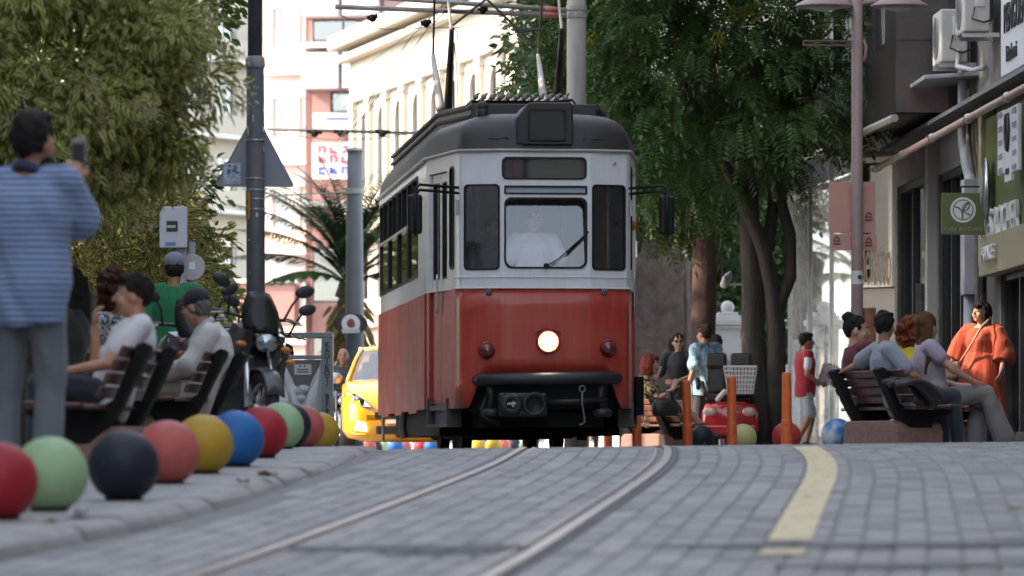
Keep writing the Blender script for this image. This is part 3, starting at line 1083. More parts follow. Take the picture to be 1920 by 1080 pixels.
# posters on the shop window
def poster(px, py, Y, w, h, c1, c2, label):
    p = at(px, py, Y)
    t = thing('poster', label, 'poster', (p.x, p.y, p.z), 0, 'posters on the shop windows')
    mb = MB(); mb.bb(-w / 2, w / 2, -.006, .006, -h / 2, h / 2); mb.build('sheet', mat('poster_' + label[:14], c1, .5, var=.2, scale=9), t)
    mb = MB()
    for k in range(3): mb.bb(-w * .3, w * .25 - .04 * k, -.012, -.008, h * .3 - k * h * .12, h * .36 - k * h * .12)
    mb.bb(-w * .4, w * .4, -.012, -.008, -h * .42, -h * .1)
    mb.build('print', mat('posterink_' + label[:14], c2, .5, var=.6, scale=14), t)
def stand_panel(px0, px1, py0, py1, Y, m_, label, cat, name):
    a, b = at(px0, py1, Y), at(px1, py0, Y)
    t = thing(name, label, cat, (0, 0, 0))
    mb = MB(); mb.bb(a.x, b.x, Y - .03, Y + .03, 0, b.z); mb.build('panel', m_, t, bevel=.01)
    return t
poster(1772, 635, 61.2, .20, .62, (.42, .52, .62), (.08, .12, .22), 'pale blue printed poster on the dark shop window')
poster(1709, 608, 63.5, .16, .24, (.5, .5, .56), (.35, .05, .07), 'small white notice with red foot on the shop window')
poster(1735, 560, 63.2, .26, .4, (.16, .15, .16), (.22, .2, .2), 'dim grey sheet hung high in the shop window')

# building D: brown granite upper storeys overhanging glass shop front
dd = thing('granite_building', 'brown granite building with overhanging storeys and tall shop windows right of the tree', 'building')
D_a, D_b, D_c = (3.97, 67.4), (4.64, 58.0), (5.44, 58.0)
mb = MB()
# front face towards the camera
panel_mesh(mb, D_b, D_c, 4.12, 13, [], .25)
mb.build('granite_face', M_granite, dd)
for k in range(3):
    mb = MB(); mb.box((5.04, 57.995, 5.0 + k * 1.4), (.79, .02, .012)); mb.build('stone_joint', M_granite_d, dd)
mb = MB(); mb.box((5.36, 57.98, 8.5), (.2, .06, 8.7)); mb.build('dark_return', M_granite_d, dd)
# left facade: tall dark mullions and white lit strips
Ld = math.hypot(D_b[0] - D_a[0], D_b[1] - D_a[1])
hol = []
NW = 5
for k in range(NW):
    a0 = .35 + k * (Ld - .5) / NW
    hol.append([(a0, 5.0), (a0 + (Ld - .5) / NW - .75, 5.0), (a0 + (Ld - .5) / NW - .75, 12), (a0, 12)])
mb = MB(); panel_mesh(mb, D_a, D_b, 4.12, 13, hol, .3); mb.build('side_face', M_granite_d, dd)
for k, h_ in enumerate(hol):
    mb = MB(); ring_frame(mb, D_a, D_b, h_, .06, .05, .16); w = mb.build('window', M_black, dd)
    mb = MB(); pane_mesh(mb, D_a, D_b, h_, .1); mb.build('pane', M_mirrorglass, w, fixn=False)
# the storey's underside and its body
mb = MB(); mb.prism([(3.97 + .05, 67.4), (4.64 + .02, 58.03), (5.43, 58.03), (9, 58.03), (9, 75), (3.5, 75)], 4.13, 4.3, 'z'); mb.build('soffit', M_granite, dd)
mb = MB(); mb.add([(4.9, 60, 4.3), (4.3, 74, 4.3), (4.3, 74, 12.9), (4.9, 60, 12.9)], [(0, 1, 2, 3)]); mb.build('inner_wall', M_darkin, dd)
mb = MB(); panel_mesh(mb, (3.4, 76), D_a, 4.12, 13, [], .3); mb.build('far_face', M_granite, dd)
mb = MB(); mb.prism([(3.3, 76), (4.6, 57.9), (9, 57.9), (9, 76)], 13, 13.2, 'z'); mb.build('roof', M_granite_d, dd)
mb = MB(); mb.tube([(3.36, 76, 4.05), (3.95, 67.4, 4.05), (4.62, 57.95, 4.05)], .05, 6); mb.build('edge_trim', mat('soffit_trim', (.4, .36, .31), .6), dd)
# glass wall below and the lit corner with letters
g0, g1 = (4.20, 72.5), (4.72, 66.2)
Lg = math.hypot(g1[0] - g0[0], g1[1] - g0[1])
mb = MB()
for k in range(4):
    a = Lg * k / 3
    q = (g0[0] + (g1[0] - g0[0]) * k / 3, g0[1] + (g1[1] - g0[1]) * k / 3)
    mb.box((q[0], q[1], 2.1), (.06, .07, 4.1))
mb.build('mullions', mat('pale_mullion', (.5, .55, .55), .4), dd)
for k in range(3):
    a0, a1 = Lg * k / 3 + .04, Lg * (k + 1) / 3 - .04
    mb = MB(); pane_mesh(mb, g0, g1, [(a0, .15), (a1, .15), (a1, 4.1), (a0, 4.1)], .0); mb.build('pane', M_mirrorglass, dd, fixn=False)
mb = MB(); mb.add([(5.0, 73, 0), (5.5, 66, 0), (5.5, 66, 4.1), (5.0, 73, 4.1)], [(0, 1, 2, 3)]); mb.build('display_wall', mat('display_wall', (.75, .70, .62), .8, var=.3, scale=1.5, stretch=(1, 3, .3)), dd)  # wall kept pale in place of bright reflections on the shop glass
mb = MB(); mb.box((4.45, 69.3, .12), (.2, 6.5, .24), math.atan2(g1[1] - g0[1], g1[0] - g0[0]) + R(90)); mb.build('plinth', M_granite, dd)
# corner display facing the camera
h0, h1 = (4.72, 66.2), (5.24, 65.6)
mb = MB(); ol = [(.0, 2.28), (.79, 2.28), (.79, 4.06), (.0, 4.06)]
ring_frame(mb, h0, h1, ol, .07, -.06, .06); mb.build('display_frame', mat('cream_frame', (.72, .66, .56), .5), dd)
mb = MB(); pane_mesh(mb, h0, h1, ol, .0); mb.build('display_pane', glass('display_glass', (.20, .21, .21), .12), dd, fixn=False)
mb = MB(); mb.box((5.12, 66.6, 3.1), (.6, .04, 1.7), R(-40)); mb.build('display_backdrop', mat('backdrop', (.20, .20, .19), .8, var=.7, scale=2.2), dd)
nm = thing('shop_name', 'tall thin cream letters of the shop name on the corner window', 'sign')
text('lettering', 'defacto', .62, mat('cream_letter', (.78, .58, .46), .5), nm, (4.955, 65.42, 2.60), (90, 0, 0), .02, sx=.52, spacing=.95)
nm.children[0].scale = (.245, 1.65, 1)
mb = MB(); panel_mesh(mb, h0, h1, 0, 2.26, [[(.1, .1), (.42, .1), (.42, 2.0), (.1, 2.0)]], .1); mb.build('corner_pier', mat('cream_pier', (.30, .27, .23), .6, var=.1, scale=2), dd)
mb = MB(); mb.box((5.02, 66.3, 1.1), (.5, .04, 2.1), R(-45)); mb.build('shop_door', mat('terracotta_door', (.45, .22, .12), .6), dd)
# ------------------------------------------------------------------ tram
def streak_paint(name, col, rough, coat, amt, fade):
    """old vehicle paint: vertical rain streaks, dull patches, fine orange peel"""
    m = mat(name, col, rough, coat=coat, var=.0)
    nt = m.node_tree
    b = nt.nodes['Principled BSDF']
    tc = nt.nodes.new('ShaderNodeTexCoord')
    mp = nt.nodes.new('ShaderNodeMapping'); mp.inputs['Scale'].default_value = (9, 9, .55)
    nt.links.new(tc.outputs['Object'], mp.inputs[0])
    n = nt.nodes.new('ShaderNodeTexNoise'); n.inputs['Scale'].default_value = 1.6; n.inputs['Detail'].default_value = 7; n.inputs['Roughness'].default_value = .65
    nt.links.new(mp.outputs[0], n.inputs['Vector'])
    n2 = nt.nodes.new('ShaderNodeTexNoise'); n2.inputs['Scale'].default_value = 2.2; n2.inputs['Detail'].default_value = 8
    nt.links.new(tc.outputs['Object'], n2.inputs['Vector'])
    ad = nt.nodes.new('ShaderNodeMath'); ad.operation = 'MULTIPLY_ADD'; ad.inputs[1].default_value = .6; 
    nt.links.new(n.outputs[0], ad.inputs[0]); 
    mu = nt.nodes.new('ShaderNodeMath'); mu.operation = 'MULTIPLY'; mu.inputs[1].default_value = .4
    nt.links.new(n2.outputs[0], mu.inputs[0]); nt.links.new(mu.outputs[0], ad.inputs[2])
    rp = nt.nodes.new('ShaderNodeValToRGB')
    rp.color_ramp.elements[0].position = .36; rp.color_ramp.elements[1].position = .66
    rp.color_ramp.elements[0].color = (*[c * (1 - amt) for c in col], 1)
    rp.color_ramp.elements[1].color = (*[c * (1 - fade) + f * fade for c, f in zip(col, (.35, .3, .28))], 1)
    e = rp.color_ramp.elements.new(.5); e.color = (*col, 1)
    nt.links.new(ad.outputs[0], rp.inputs[0]); nt.links.new(rp.outputs[0], b.inputs['Base Color'])
    mr = nt.nodes.new('ShaderNodeMapRange'); mr.inputs[1].default_value = .3; mr.inputs[2].default_value = .7; mr.inputs[3].default_value = rough * .75; mr.inputs[4].default_value = rough * 1.35
    nt.links.new(n2.outputs[0], mr.inputs[0]); nt.links.new(mr.outputs[0], b.inputs['Roughness'])
    n3 = nt.nodes.new('ShaderNodeTexNoise'); n3.inputs['Scale'].default_value = 5; n3.inputs['Detail'].default_value = 3
    nt.links.new(tc.outputs['Object'], n3.inputs['Vector'])
    bp = nt.nodes.new('ShaderNodeBump'); bp.inputs['Strength'].default_value = .12; bp.inputs['Distance'].default_value = .02
    nt.links.new(n3.outputs[0], bp.inputs['Height']); nt.links.new(bp.outputs[0], b.inputs['Normal'])
    nt.links.new(bp.outputs[0], b.inputs['Coat Normal'])
    return m
M_red = streak_paint('tram_red_paint', (.39, .044, .024), .36, .22, .22, .10)
M_redside = streak_paint('tram_red_side_paint', (.36, .044, .03), .42, .0, .22, .08)
M_wht = streak_paint('tram_white_paint', (.68, .69, .70), .36, .3, .10, .18)
M_roof = mat('tram_roof_paint', (.018, .0172, .018), .55, var=.25, scale=3, bump=.1, grime=.0)
M_roofbox = mat('tram_roof_box', (.016, .0165, .019), .45, var=.2, scale=4)
M_rub = mat('black_rubber', (.008, .008, .009), .5, spec=.3)
M_blk = mat('underframe_black', (.007, .007, .0075), .7, spec=.2, var=.3, scale=6)
M_bump = mat('buffer_beam', (.013, .0145, .017), .5, var=.3, scale=5)
M_tglass = glass('tram_glass', (.6, .62, .61), .15, .0)
M_wshield = glass('tram_windscreen', (.92, .94, .95), .07, .05, (.60, .66, .72))  # thin dirt, tinted bluish to stand in for sky reflected in the pane
M_sideglass = glass('tram_side_glass', (.16, .18, .15), .30, .0)
M_destglass = glass('destination_glass', (.35, .36, .36), .10, .22, (.22, .21, .2))
M_chrome = mat('dull_chrome', (.6, .6, .6), .25, 1.0)
M_gutter = mat('gutter_grey', (.34, .32, .30), .5, var=.2, scale=5)
M_int = mat('tram_interior', (.20, .15, .11), .7, var=.2, scale=3)

TH = R(5.2)
TZ = G(.3, 50)
tram = thing('tram', 'red and white vintage tram with lit headlight coming over the crest', 'tram', (.345, 48.6, TZ), TH)
ZR, ZT, ZB = 1.674, 3.08, .46
halfplan = [(0, 0), (.15, .0), (.30, .003), (.45, .012), (.62, .055), (.78, .112), (.835, .14), (.866, .18), (.882, .24), (.90, .35), (1.1, 1.6), (1.1, 5.45)]
LEN = 10.9
full = [(-x, y) for x, y in halfplan[::-1]] + halfplan[1:]
full += [(x, LEN - y) for x, y in halfplan[::-1][1:]] + [(-x, LEN - y) for x, y in halfplan[1:-1]]
# lower red shell, front end only between the doors
def arc_sub(pts, n=4):
    return pts
front = [(-x, y) for x, y in halfplan[:10][::-1]] + halfplan[1:10]
mb = MB()
def zbot(x):
    ax = abs(x)
    if ax < .62: return .80
    if ax > .80: return .46
    t = (ax - .62) / .18
    return .80 - .34 * (t * t * (3 - 2 * t))
dense = []
for i in range(len(front) - 1):
    for k in range(4):
        t = k / 4
        dense.append((front[i][0] * (1 - t) + front[i + 1][0] * t, front[i][1] * (1 - t) + front[i + 1][1] * t))
dense.append(front[-1])
rings = []
for s in np.linspace(0, 1, 6):
    rings.append([(x, y, zbot(x) * (1 - s) + ZR * s) for x, y in dense])
mb.loft(rings, False, False)
o = mb.build('front_panel', M_red, tram, smooth=True, angle=50)
so = o.modifiers.new('th', 'SOLIDIFY'); so.thickness = .03; so.offset = -1
# rear lower shell
rear = [(-x, LEN - y) for x, y in halfplan[::-1]] + [(x, LEN - y) for x, y in halfplan[1:]]
rear = [p for p in rear if p[1] > LEN - 1.7]
mb = MB(); mb.loft([[(x, y, ZB) for x, y in rear], [(x, y, ZR) for x, y in rear]], False, False); mb.build('rear_panel', M_redside, tram)
mb = MB(); mb.loft([[(x, y, ZR) for x, y in rear], [(x, y, ZT) for x, y in rear]], False, False); mb.build('rear_upper_panel', M_wht, tram)

# upper white front: flat centre, two angled window facets, corners
def facet(name, q0, q1, z0, z1, holes, m_, th=.05, parent=tram):
    mb = MB(); panel_mesh(mb, q0, q1, z0, z1, holes, th)
    return mb.build(name, m_, parent)
def glazing(q0, q1, ol, gm, name='window', gasket=.02, depth=(-.012, .03), paneoff=.012, parent=tram, fm=None, panename='pane'):
    mb = MB(); ring_frame(mb, q0, q1, ol, gasket, *depth)
    w = mb.build(name, fm or M_rub, parent, smooth=True, angle=40)
    mb = MB(); pane_mesh(mb, q0, q1, ol, paneoff); mb.build(panename, gm, w, fixn=False)
    return w
fc0, fc1 = (-.455, .008), (.455, .008)
def sh(ol, dx, dz=0): return [(a + dx, z + dz) for a, z in ol]
wind = rrect(.03, .875, 1.885, 2.595, .07)
# the windscreen's lower edge sags a little to the middle
wind = [(a, z - .035 * (1 - ((a - .4525) / .42) ** 2) if z < 2.1 else z) for a, z in wind]
trans_ = rrect(.03, .875, 2.625, 2.715, .01)
dest = rrect(.005, .87, 2.775, 3.005, .055)
facet('front_upper_panel', fc0, fc1, ZR, ZT, [wind, trans_, dest], M_wht)
fl0, fl1 = (-.835, .140), (-.457, .009)
Lf = math.hypot(.378, .131)
sidew = rrect(.012, Lf - .012, 1.86, 2.73, .045)
facet('front_side_panel', fl0, fl1, ZR, ZT, [sidew], M_wht)
fr0, fr1 = (.457, .009), (.835, .140)
facet('front_side_panel', fr0, fr1, ZR, ZT, [sidew], M_wht)
for s_ in (-1, 1):
    cor = [(s_ * x, y) for x, y in halfplan[6:10]]
    mb = MB(); mb.loft([[(x, y, ZR) for x, y in cor], [(x, y, ZT) for x, y in cor]], False, False)
    c_ = mb.build('corner_panel', M_wht, tram, smooth=True)
# the windscreen leans back a little at its foot: separate pane
ws_ = glazing(fc0, fc1, wind, M_wshield, 'windscreen', .018, (-.015, .03), .02)
for v_ in ws_.children[0].data.vertices: v_.co.y += .01 + .16 * (v_.co.z - 1.85)
glazing(fc0, fc1, trans_, mat('transom_panel', (.34, .41, .46), .3, coat=.4), 'transom', .018, (-.01, .03), .015)
glazing(fc0, fc1, dest, M_destglass, 'destination_window', .018, (-.01, .05), .03)
glazing(fl0, fl1, sidew, M_tglass, 'front_window', .018)
glazing(fr0, fr1, sidew, M_tglass, 'front_window', .018)
mb = MB(); mb.box((0, .10, 2.89), (.84, .01, .22)); mb.build('destination_blind', mat('blind', (.10, .085, .075), .8, var=.2, scale=5), tram)
# waist moulding and base strip of the white band
mb = MB()
pl = [(x, y - .012) for x, y in dense]
mb.tube([(x * 1.006, y, ZR + .005) for x, y in pl], .010, 6); mb.build('waist_strip', M_wht, tram, smooth=True)
mb = MB(); mb.tube([(x * 1.004, y + .002, ZR + .115) for x, y in pl], .006, 6); mb.build('waist_strip', M_wht, tram, smooth=True)
# drips and dots on the front
for (u, z, r_) in ((-.575, 1.635, .036), (.595, 1.645, .036)):
    mb = MB(); mb.lathe([(.001, -.03), (r_ * .6, -.028), (r_, -.012), (r_, .02)], (u, .05, z), 16, 'y'); so_ = mb.build('socket', mat('zinc', (.20, .23, .24), .5, .6), tram, smooth=True)
    mb = MB()
    for k in range(4):
        a = k * math.pi / 2 + .5
        mb.ell((u + .014 * math.cos(a), .022, z + .014 * math.sin(a)), .008, 8, 6)
    mb.build('pin', M_blk, so_)
# headlight and tail lamps
hx, hz = .02, 1.135
mb = MB(); mb.lathe([(.122, .02), (.126, -.02), (.120, -.045), (.104, -.05), (.098, -.02)], (hx, 0, hz), 32, 'y'); hl = mb.build('headlight', mat('headlight_rim', (.35, .05, .035), .35, .2), tram, smooth=True, angle=40)
mb = MB(); mb.lathe([(.001, -.062), (.04, -.060), (.075, -.05), (.098, -.03)], (hx, 0, hz), 32, 'y'); lens = mb.build('lens', mat('lit_lens', (1, .95, .85), .3, emit=(1.0, .93, .78), es=28.0), hl, smooth=True)
nt = MATS['lit_lens'].node_tree                       # hot middle, dimmer amber towards the rim of the glass
tc = nt.nodes.new('ShaderNodeTexCoord'); vm = nt.nodes.new('ShaderNodeVectorMath'); vm.operation = 'DISTANCE'; vm.inputs[1].default_value = (hx, -.06, hz)
nt.links.new(tc.outputs['Object'], vm.inputs[0])
rp = nt.nodes.new('ShaderNodeValToRGB'); rp.color_ramp.elements[0].position = .058; rp.color_ramp.elements[0].color = (1, .93, .78, 1); rp.color_ramp.elements[1].position = .09; rp.color_ramp.elements[1].color = (.045, .025, .01, 1)
nt.links.new(vm.outputs['Value'], rp.inputs[0]); nt.links.new(rp.outputs[0], nt.nodes['Principled BSDF'].inputs['Emission Color'])
mb = MB(); mb.prism([(hx - .13, hz + .09), (hx - .10, hz + .125), (hx, hz + .15), (hx + .1, hz + .125), (hx + .13, hz + .09), (hx + .09, hz + .11), (hx, hz + .135), (hx - .09, hz + .11)], -.06, .02, 'y'); mb.build('brow', M_red, hl)
ld = bpy.data.lights.new('headlight_lamp', 'SPOT'); ld.energy = 25; ld.spot_size = R(60); ld.color = (1, .9, .72); ld.shadow_soft_size = .06
lo = bpy.data.objects.new('headlight_lamp', ld); COL.objects.link(lo); lo.parent = tram; lo.location = (hx, -.09, hz); lo.rotation_euler = (R(84), 0, R(180))
for u, z in ((-.595, 1.045), (.635, 1.07)):
    mb = MB(); mb.lathe([(.001, -.085), (.03, -.082), (.06, -.066), (.08, -.03), (.085, 0), (.092, .0), (.092, .04)], (u, .045, z), 24, 'y')
    tl = mb.build('tail_lamp', mat('tail_lens', (.12, .012, .012), .22, coat=.6), tram, smooth=True)
    mb = MB(); mb.ell((u, -.03, z), (.014, .02, .014), 10, 6); mb.build('bulb_glint', mat('bulb', (.45, .2, .12), .3), tl)
mb = MB(); mb.tube([(.70, -.012 + .09, 2.935), (.72, .075, 2.96)], .012, 6); mb.build('emblem_pin', M_chrome, tram)
# wiper
mb = MB(); mb.tube([(.0, -.03, 1.90), (.12, -.045, 1.97), (.40, -.045, 2.22)], .007, 6); wp = mb.build('wiper', M_rub, tram)
mb = MB(); mb.tube([(.21, -.035, 2.03), (.43, -.03, 2.25)], .011, 6); mb.build('blade', M_rub, wp)
mb = MB(); mb.ell((0, -.02, 1.90), (.03, .025, .03), 12, 6); mb.build('pivot', M_rub, wp)
# buffer beam, coupler, hooks
mb = MB()
cpath = [(-.70, .08, .745), (-.66, -.02, .745), (-.45, -.10, .75), (0, -.13, .755), (.45, -.10, .765), (.70, -.02, .77), (.74, .08, .77)]
mb.tube(cpath, [.055, .066, .066, .066, .066, .066, .055], 12); mb.build('buffer_beam', M_bump, tram, smooth=True)
mb = MB(); mb.prism([(-.62, .72), (.66, .74), (.60, .46), (-.56, .43)], .02, .12, 'y'); mb.build('apron', M_blk, tram, bevel=.02)
for s_, zz in ((-1, .52), (1, .53)):
    mb = MB(); mb.tube([(s_ * .58, .0, .72), (s_ * .56, .02, .6), (s_ * .58, -.02, .45)], [.05, .045, .05], 8)
    mb.lathe([(.05, -.03), (.09, -.02), (.10, .0), (.10, .04), (.06, .06)], (s_ * .57, -.03, .40), 14); mb.build('jack_bracket', M_bump, tram, smooth=True)
mb = MB(); mb.bb(-.50, .0, -.16, -.05, .37, .62); cp = mb.build('coupler', M_bump, tram, bevel=.03)
mb = MB(); mb.lathe([(.10, .0), (.118, -.02), (.118, -.07), (.09, -.10), (.04, -.09), (.035, -.06)], (-.375, -.16, .50), 20, 'y'); mb.build('coupler_head', M_bump, cp, smooth=True)
mb = MB(); mb.lathe([(.12, .0), (.125, -.03), (.095, -.04), (.085, -.01), (.001, .02)], (-.135, -.16, .50), 20, 'y'); mb.build('coupler_cup', M_bump, cp, smooth=True)
mb = MB(); mb.tube([(-.42, -.27, .50), (-.33, -.27, .505)], .015, 6); mb.tube([(-.36, -.27, .53), (-.36, -.27, .47)], .014, 6); mb.build('coupler_key', M_gutter, cp)
mb = MB(); mb.tube([(0, -.08, .52), (.62, -.03, .545)], .035, 8); mb.build('draw_bar', M_bump, tram, smooth=True)
mb = MB()
mb.tube([(.35 + .03 * math.sin(a), -.17, .655 + .03 * math.cos(a)) for a in [R(30 * k) for k in range(13)]], .009, 6, False)
mb.tube([(.35, -.17, .625), (.35, -.17, .5), (.37, -.17, .38), (.375, -.17, .32), (.34, -.17, .29), (.32, -.17, .30)], .010, 6)
mb.build('hook_chain', mat('hook_grey', (.16, .16, .16), .5, .5), tram, smooth=True)
mb = MB(); mb.tube([(-.60, -.02, .60), (-.66, -.05, .45), (-.62, -.07, .36), (-.48, -.07, .30)], .022, 8); mb.build('brake_hose', M_rub, tram, smooth=True)

# sides: taper facets with door, straight walls with windows
def side(s_):
    t0, t1 = (s_ * .90, .35), (s_ * 1.1, 1.6)
    Lt = math.hypot(.2, 1.25)
    if s_ < 0: q0, q1 = t1, t0           # left to right as seen from outside
    else: q0, q1 = t0, t1
    def fa(a0, a1): return (Lt - a1, Lt - a0) if s_ < 0 else (a0, a1)
    # narrow corner window lies right behind the corner
    n0, n1 = fa(-.06 + .08, .20)
    d0, d1 = fa(.33, 1.13)
    nw = rrect(n0, n1, 1.88, 2.93, .06)
    facet('taper_panel', q0, q1, ZR, ZT, [nw, [(d0, ZR + .001), (d1, ZR + .001), (d1, 2.90), (d0, 2.90)]], M_wht)
    facet('taper_lower_panel', q0, q1, ZB, ZR - .002, [[(d0, ZB + .001), (d1, ZB + .001), (d1, ZR - .003), (d0, ZR - .003)]], M_redside)
    glazing(q0, q1, nw, M_tglass, 'corner_window', .018)
    # door leaves, folded, set back in their opening
    inn = Vector((-(q1[1] - q0[1]), q1[0] - q0[0])).normalized() * .035
    dq0 = (q0[0] + inn.x, q0[1] + inn.y); dq1 = (q1[0] + inn.x, q1[1] + inn.y)
    nd = 2
    w_ = (d1 - d0) / nd
    for k in range(nd):
        a0, a1 = d0 + k * w_ + .008, d0 + (k + 1) * w_ - .008
        ol = rrect(a0 + .06, a1 - .06, 1.80, 2.80, .03)
        mb = MB(); panel_mesh(mb, dq0, dq1, ZR - .05, 2.89, [ol], .035, outer=[(a0, ZR), (a1, ZR), (a1, 2.89), (a0, 2.89)])
        dr = mb.build('door', M_wht, tram)
        mb = MB(); panel_mesh(mb, dq0, dq1, .5, ZR, [], .035, outer=[(a0, .52), (a1, .52), (a1, ZR - .002), (a0, ZR - .002)]); mb.build('door_foot', M_redside, dr)
        mb = MB(); ring_frame(mb, dq0, dq1, ol, .016, -.008, .03); mb.build('gasket', M_rub, dr)
        mb = MB(); pane_mesh(mb, dq0, dq1, ol, .015); mb.build('pane', M_wshield, dr, fixn=False)
    # handrail
    hq = Vector((q0[0], q0[1])) + (Vector((q1[0], q1[1])) - Vector((q0[0], q0[1]))).normalized() * ((d0 + d1) / 2)
    ho = -inn.normalized() * -.02
    mb = MB(); mb.tube([(hq.x - inn.x * .3, hq.y - inn.y * .3, z) for z in (1.45, 1.5, 1.8, 1.85)], .012, 6); mb.build('handrail', M_chrome, tram, smooth=True)
    # step box
    st = Vector((q0[0], q0[1])) + (Vector((q1[0], q1[1])) - Vector((q0[0], q0[1]))).normalized() * ((d0 + d1) / 2)
    mb = MB(); ang = math.atan2(q1[1] - q0[1], q1[0] - q0[0])
    mb.box((st.x - s_ * .06, st.y, .47), (.86, .12, .05), ang); mb.box((st.x - s_ * .06, st.y, .29), (.9, .16, .03), ang); mb.box((st.x - s_ * .085, st.y, .42), (.84, .08, .28), ang)
    for e_ in (-1, 1):
        mb.box((st.x - s_ * .06 + e_ * .42 * math.cos(ang), st.y + e_ * .42 * math.sin(ang), .42), (.03, .16, .30), ang)
    mb.build('step', mat('step_grey', (.05, .05, .055), .5), tram)
    # straight wall
    w0, w1 = (s_ * 1.1, 1.6), (s_ * 1.1, LEN - 1.6)
    if s_ < 0: w0, w1 = w1, w0
    Ls = LEN - 3.2
    def fv(v0, v1): return (Ls - (v1 - 1.6), Ls - (v0 - 1.6)) if s_ < 0 else (v0 - 1.6, v1 - 1.6)
    hs = []
    NW_ = 4
    for k in range(NW_):
        a = 2.75 + k * 1.62
        hs.append(rrect(*fv(a + .05, a + 1.55), 1.88, 2.97, .04))
    facet('side_upper_panel', w0, w1, ZR, ZT, hs, M_wht)
    for h_ in hs:
        w_ = glazing(w0, w1, h_, M_sideglass, 'side_window', .03, (-.008, .03), .014)
        a0 = min(p[0] for p in h_); a1 = max(p[0] for p in h_)
        dv = (Vector(w1) - Vector(w0)).normalized()
        c_ = Vector(w0) + dv * (a0 + a1) / 2
        mb = MB(); mb.box((c_.x, c_.y, 2.49), (.035, a1 - a0 - .02, .035)); mb.build('window_bar', M_chrome, w_)
        mb = MB(); c2 = Vector(w0) + dv * (a0 + (a1 - a0) * .5); mb.box((c2.x, c2.y, 2.73), (.03, .03, .45)); mb.build('sliding_stile', M_rub, w_)
    # red skirt panels, each a sheet of its own, some with a gap beneath
    v = 1.6
    ends = [1.6, 2.75, 3.95, 5.15, 6.3, 7.4, 8.4, LEN - 1.6]
    for k in range(len(ends) - 1):
        a, b_ = ends[k] + .006, ends[k + 1] - .006
        zb = ZB + (0 if k != 2 else .0) - (.03 if k % 2 else 0)
        mb = MB(); mb.bb(s_ * 1.1 - .02, s_ * 1.1 + .0, a, b_, zb, ZR - .002) if s_ < 0 else mb.bb(1.08, 1.1, a, b_, zb, ZR - .002)
        mb.build('skirt_panel', M_redside, tram, bevel=.006, seg=1)
    mb = MB(); mb.box((s_ * 1.104, LEN / 2, 1.06), (.012, LEN - 3.2, .02)); mb.build('rubbing_strip', M_redside, tram)
    mb = MB(); mb.tube([(s_ * 1.12, 1.62, ZT - .02), (s_ * 1.12, LEN - 1.6, ZT - .02)], .02, 6); mb.build('rain_strip', M_gutter, tram)
    # mirror on its bracket
    X0 = s_ * .87
    mb = MB()
    mx = s_ * 1.33 if s_ < 0 else s_ * 1.235
    for z in (2.70, 2.645):
        mb.tube([(X0, .20, z), (X0 + (mx - X0) * .9, .02, z + .02), (mx, -.02, z - .03)], .016, 6)
    mb.tube([(mx, -.02, 2.69), (mx, -.02, 2.2)], .016, 6)
    mr_ = mb.build('mirror_bracket', M_rub, tram, smooth=True)
    mb = MB(); mb.box((mx - s_ * .0, .03, 2.42), (.15, .10, .40), R(8) * s_); mb.build('mirror_head', M_rub, mr_, bevel=.03)
    mb = MB(); mb.box((mx, .085, 2.42), (.12, .008, .35), R(8) * s_); mb.build('mirror_glass', M_chrome, mr_)
    mb = MB(); mb.box((s_ * .885, .2, 2.5), (.03, .07, .16)); mb.build('mirror_mount', M_gutter, mr_)
    if s_ > 0: mb = MB(); mb.ell((s_ * 1.0, .96, 2.36), (.03, .05, .055), 10, 6); mb.build('side_marker', mat('amber_lens', (.6, .13, .01), .3), tram, smooth=True)
for s_ in (-1, 1):
    side(s_)

# roof: dome lofted from the plan outline inwards
def inset(s):
    pts = []
    for x, y in full:
        yy = y + (LEN / 2 - y) * (.155 * s) if False else y
        fx = 1 - s
        # ends pull in along the length, sides pull in across
        ye = y
        e = 1.15 * s
        if y < 1.7: ye = y + e * (1 - y / 1.7 * .25)
        elif y > LEN - 1.7: ye = y - e * (1 - (LEN - y) / 1.7 * .25)
        pts.append((x * fx, ye))
    return pts
rings = []
for s, z in ((-.012, ZT - .005), (-.006, 3.10), (.006, 3.16), (.022, 3.23), (.05, 3.30), (.095, 3.36), (.16, 3.405), (.26, 3.445), (.42, 3.475), (.65, 3.495), (.99, 3.50)):
    rings.append([(x, y, z) for x, y in inset(s)])
mb = MB(); mb.loft(rings, True); mb.build('roof', M_roof, tram, smooth=True, angle=60)
mb = MB(); gl = inset(-.014)
mb.tube([(x, y, ZT - .008) for x, y in gl + gl[:1]], .017, 6); mb.build('gutter', M_gutter, tram, smooth=True)
for s_ in (-1, 1):
    for dz in (0, .045):
        mb = MB(); mb.tube([(s_ * (.36 + .02), .035 + dz * .5, 3.19 + dz), (s_ * .50, .05 + dz * .5, 3.19 + dz), (s_ * .64, .10 + dz * .5, 3.185 + dz)], .018, 8); mb.build('roof_vent', M_roof, tram, smooth=True)
mb = MB(); mb.tube([(-.60, .55, 3.38), (-.60, .55, 3.49), (-.60, .54, 3.57)], [.07, .062, .05], 12); mb.ell((-.60, .545, 3.55), (.062, .06, .06)); mb.build('horn', M_roof, tram, smooth=True)
# headboard housing with its window
mb = MB()
hb = [(-.30, 3.13), (.275, 3.13), (.275, 3.53), (.25, 3.56), (-.17, 3.56), (-.20, 3.53), (-.30, 3.40)]
mb.prism(hb, -.015, .95, 'y'); mb.build('number_box', M_roof, tram, bevel=.025)
q0, q1 = (-.20, -.02), (.215, -.02)
ol = rrect(.015, .40, 3.165, 3.49, .035)
glazing(q0, q1, ol, mat('number_glass', (.022, .03, .035), .08, coat=.5), 'number_window', .02, (-.02, .01), -.003)
mb = MB(); mb.prism([(-.24, 3.135), (.26, 3.135), (.26, 3.15), (-.24, 3.15)], -.045, .2, 'y'); mb.build('number_sill', M_roof, tram)
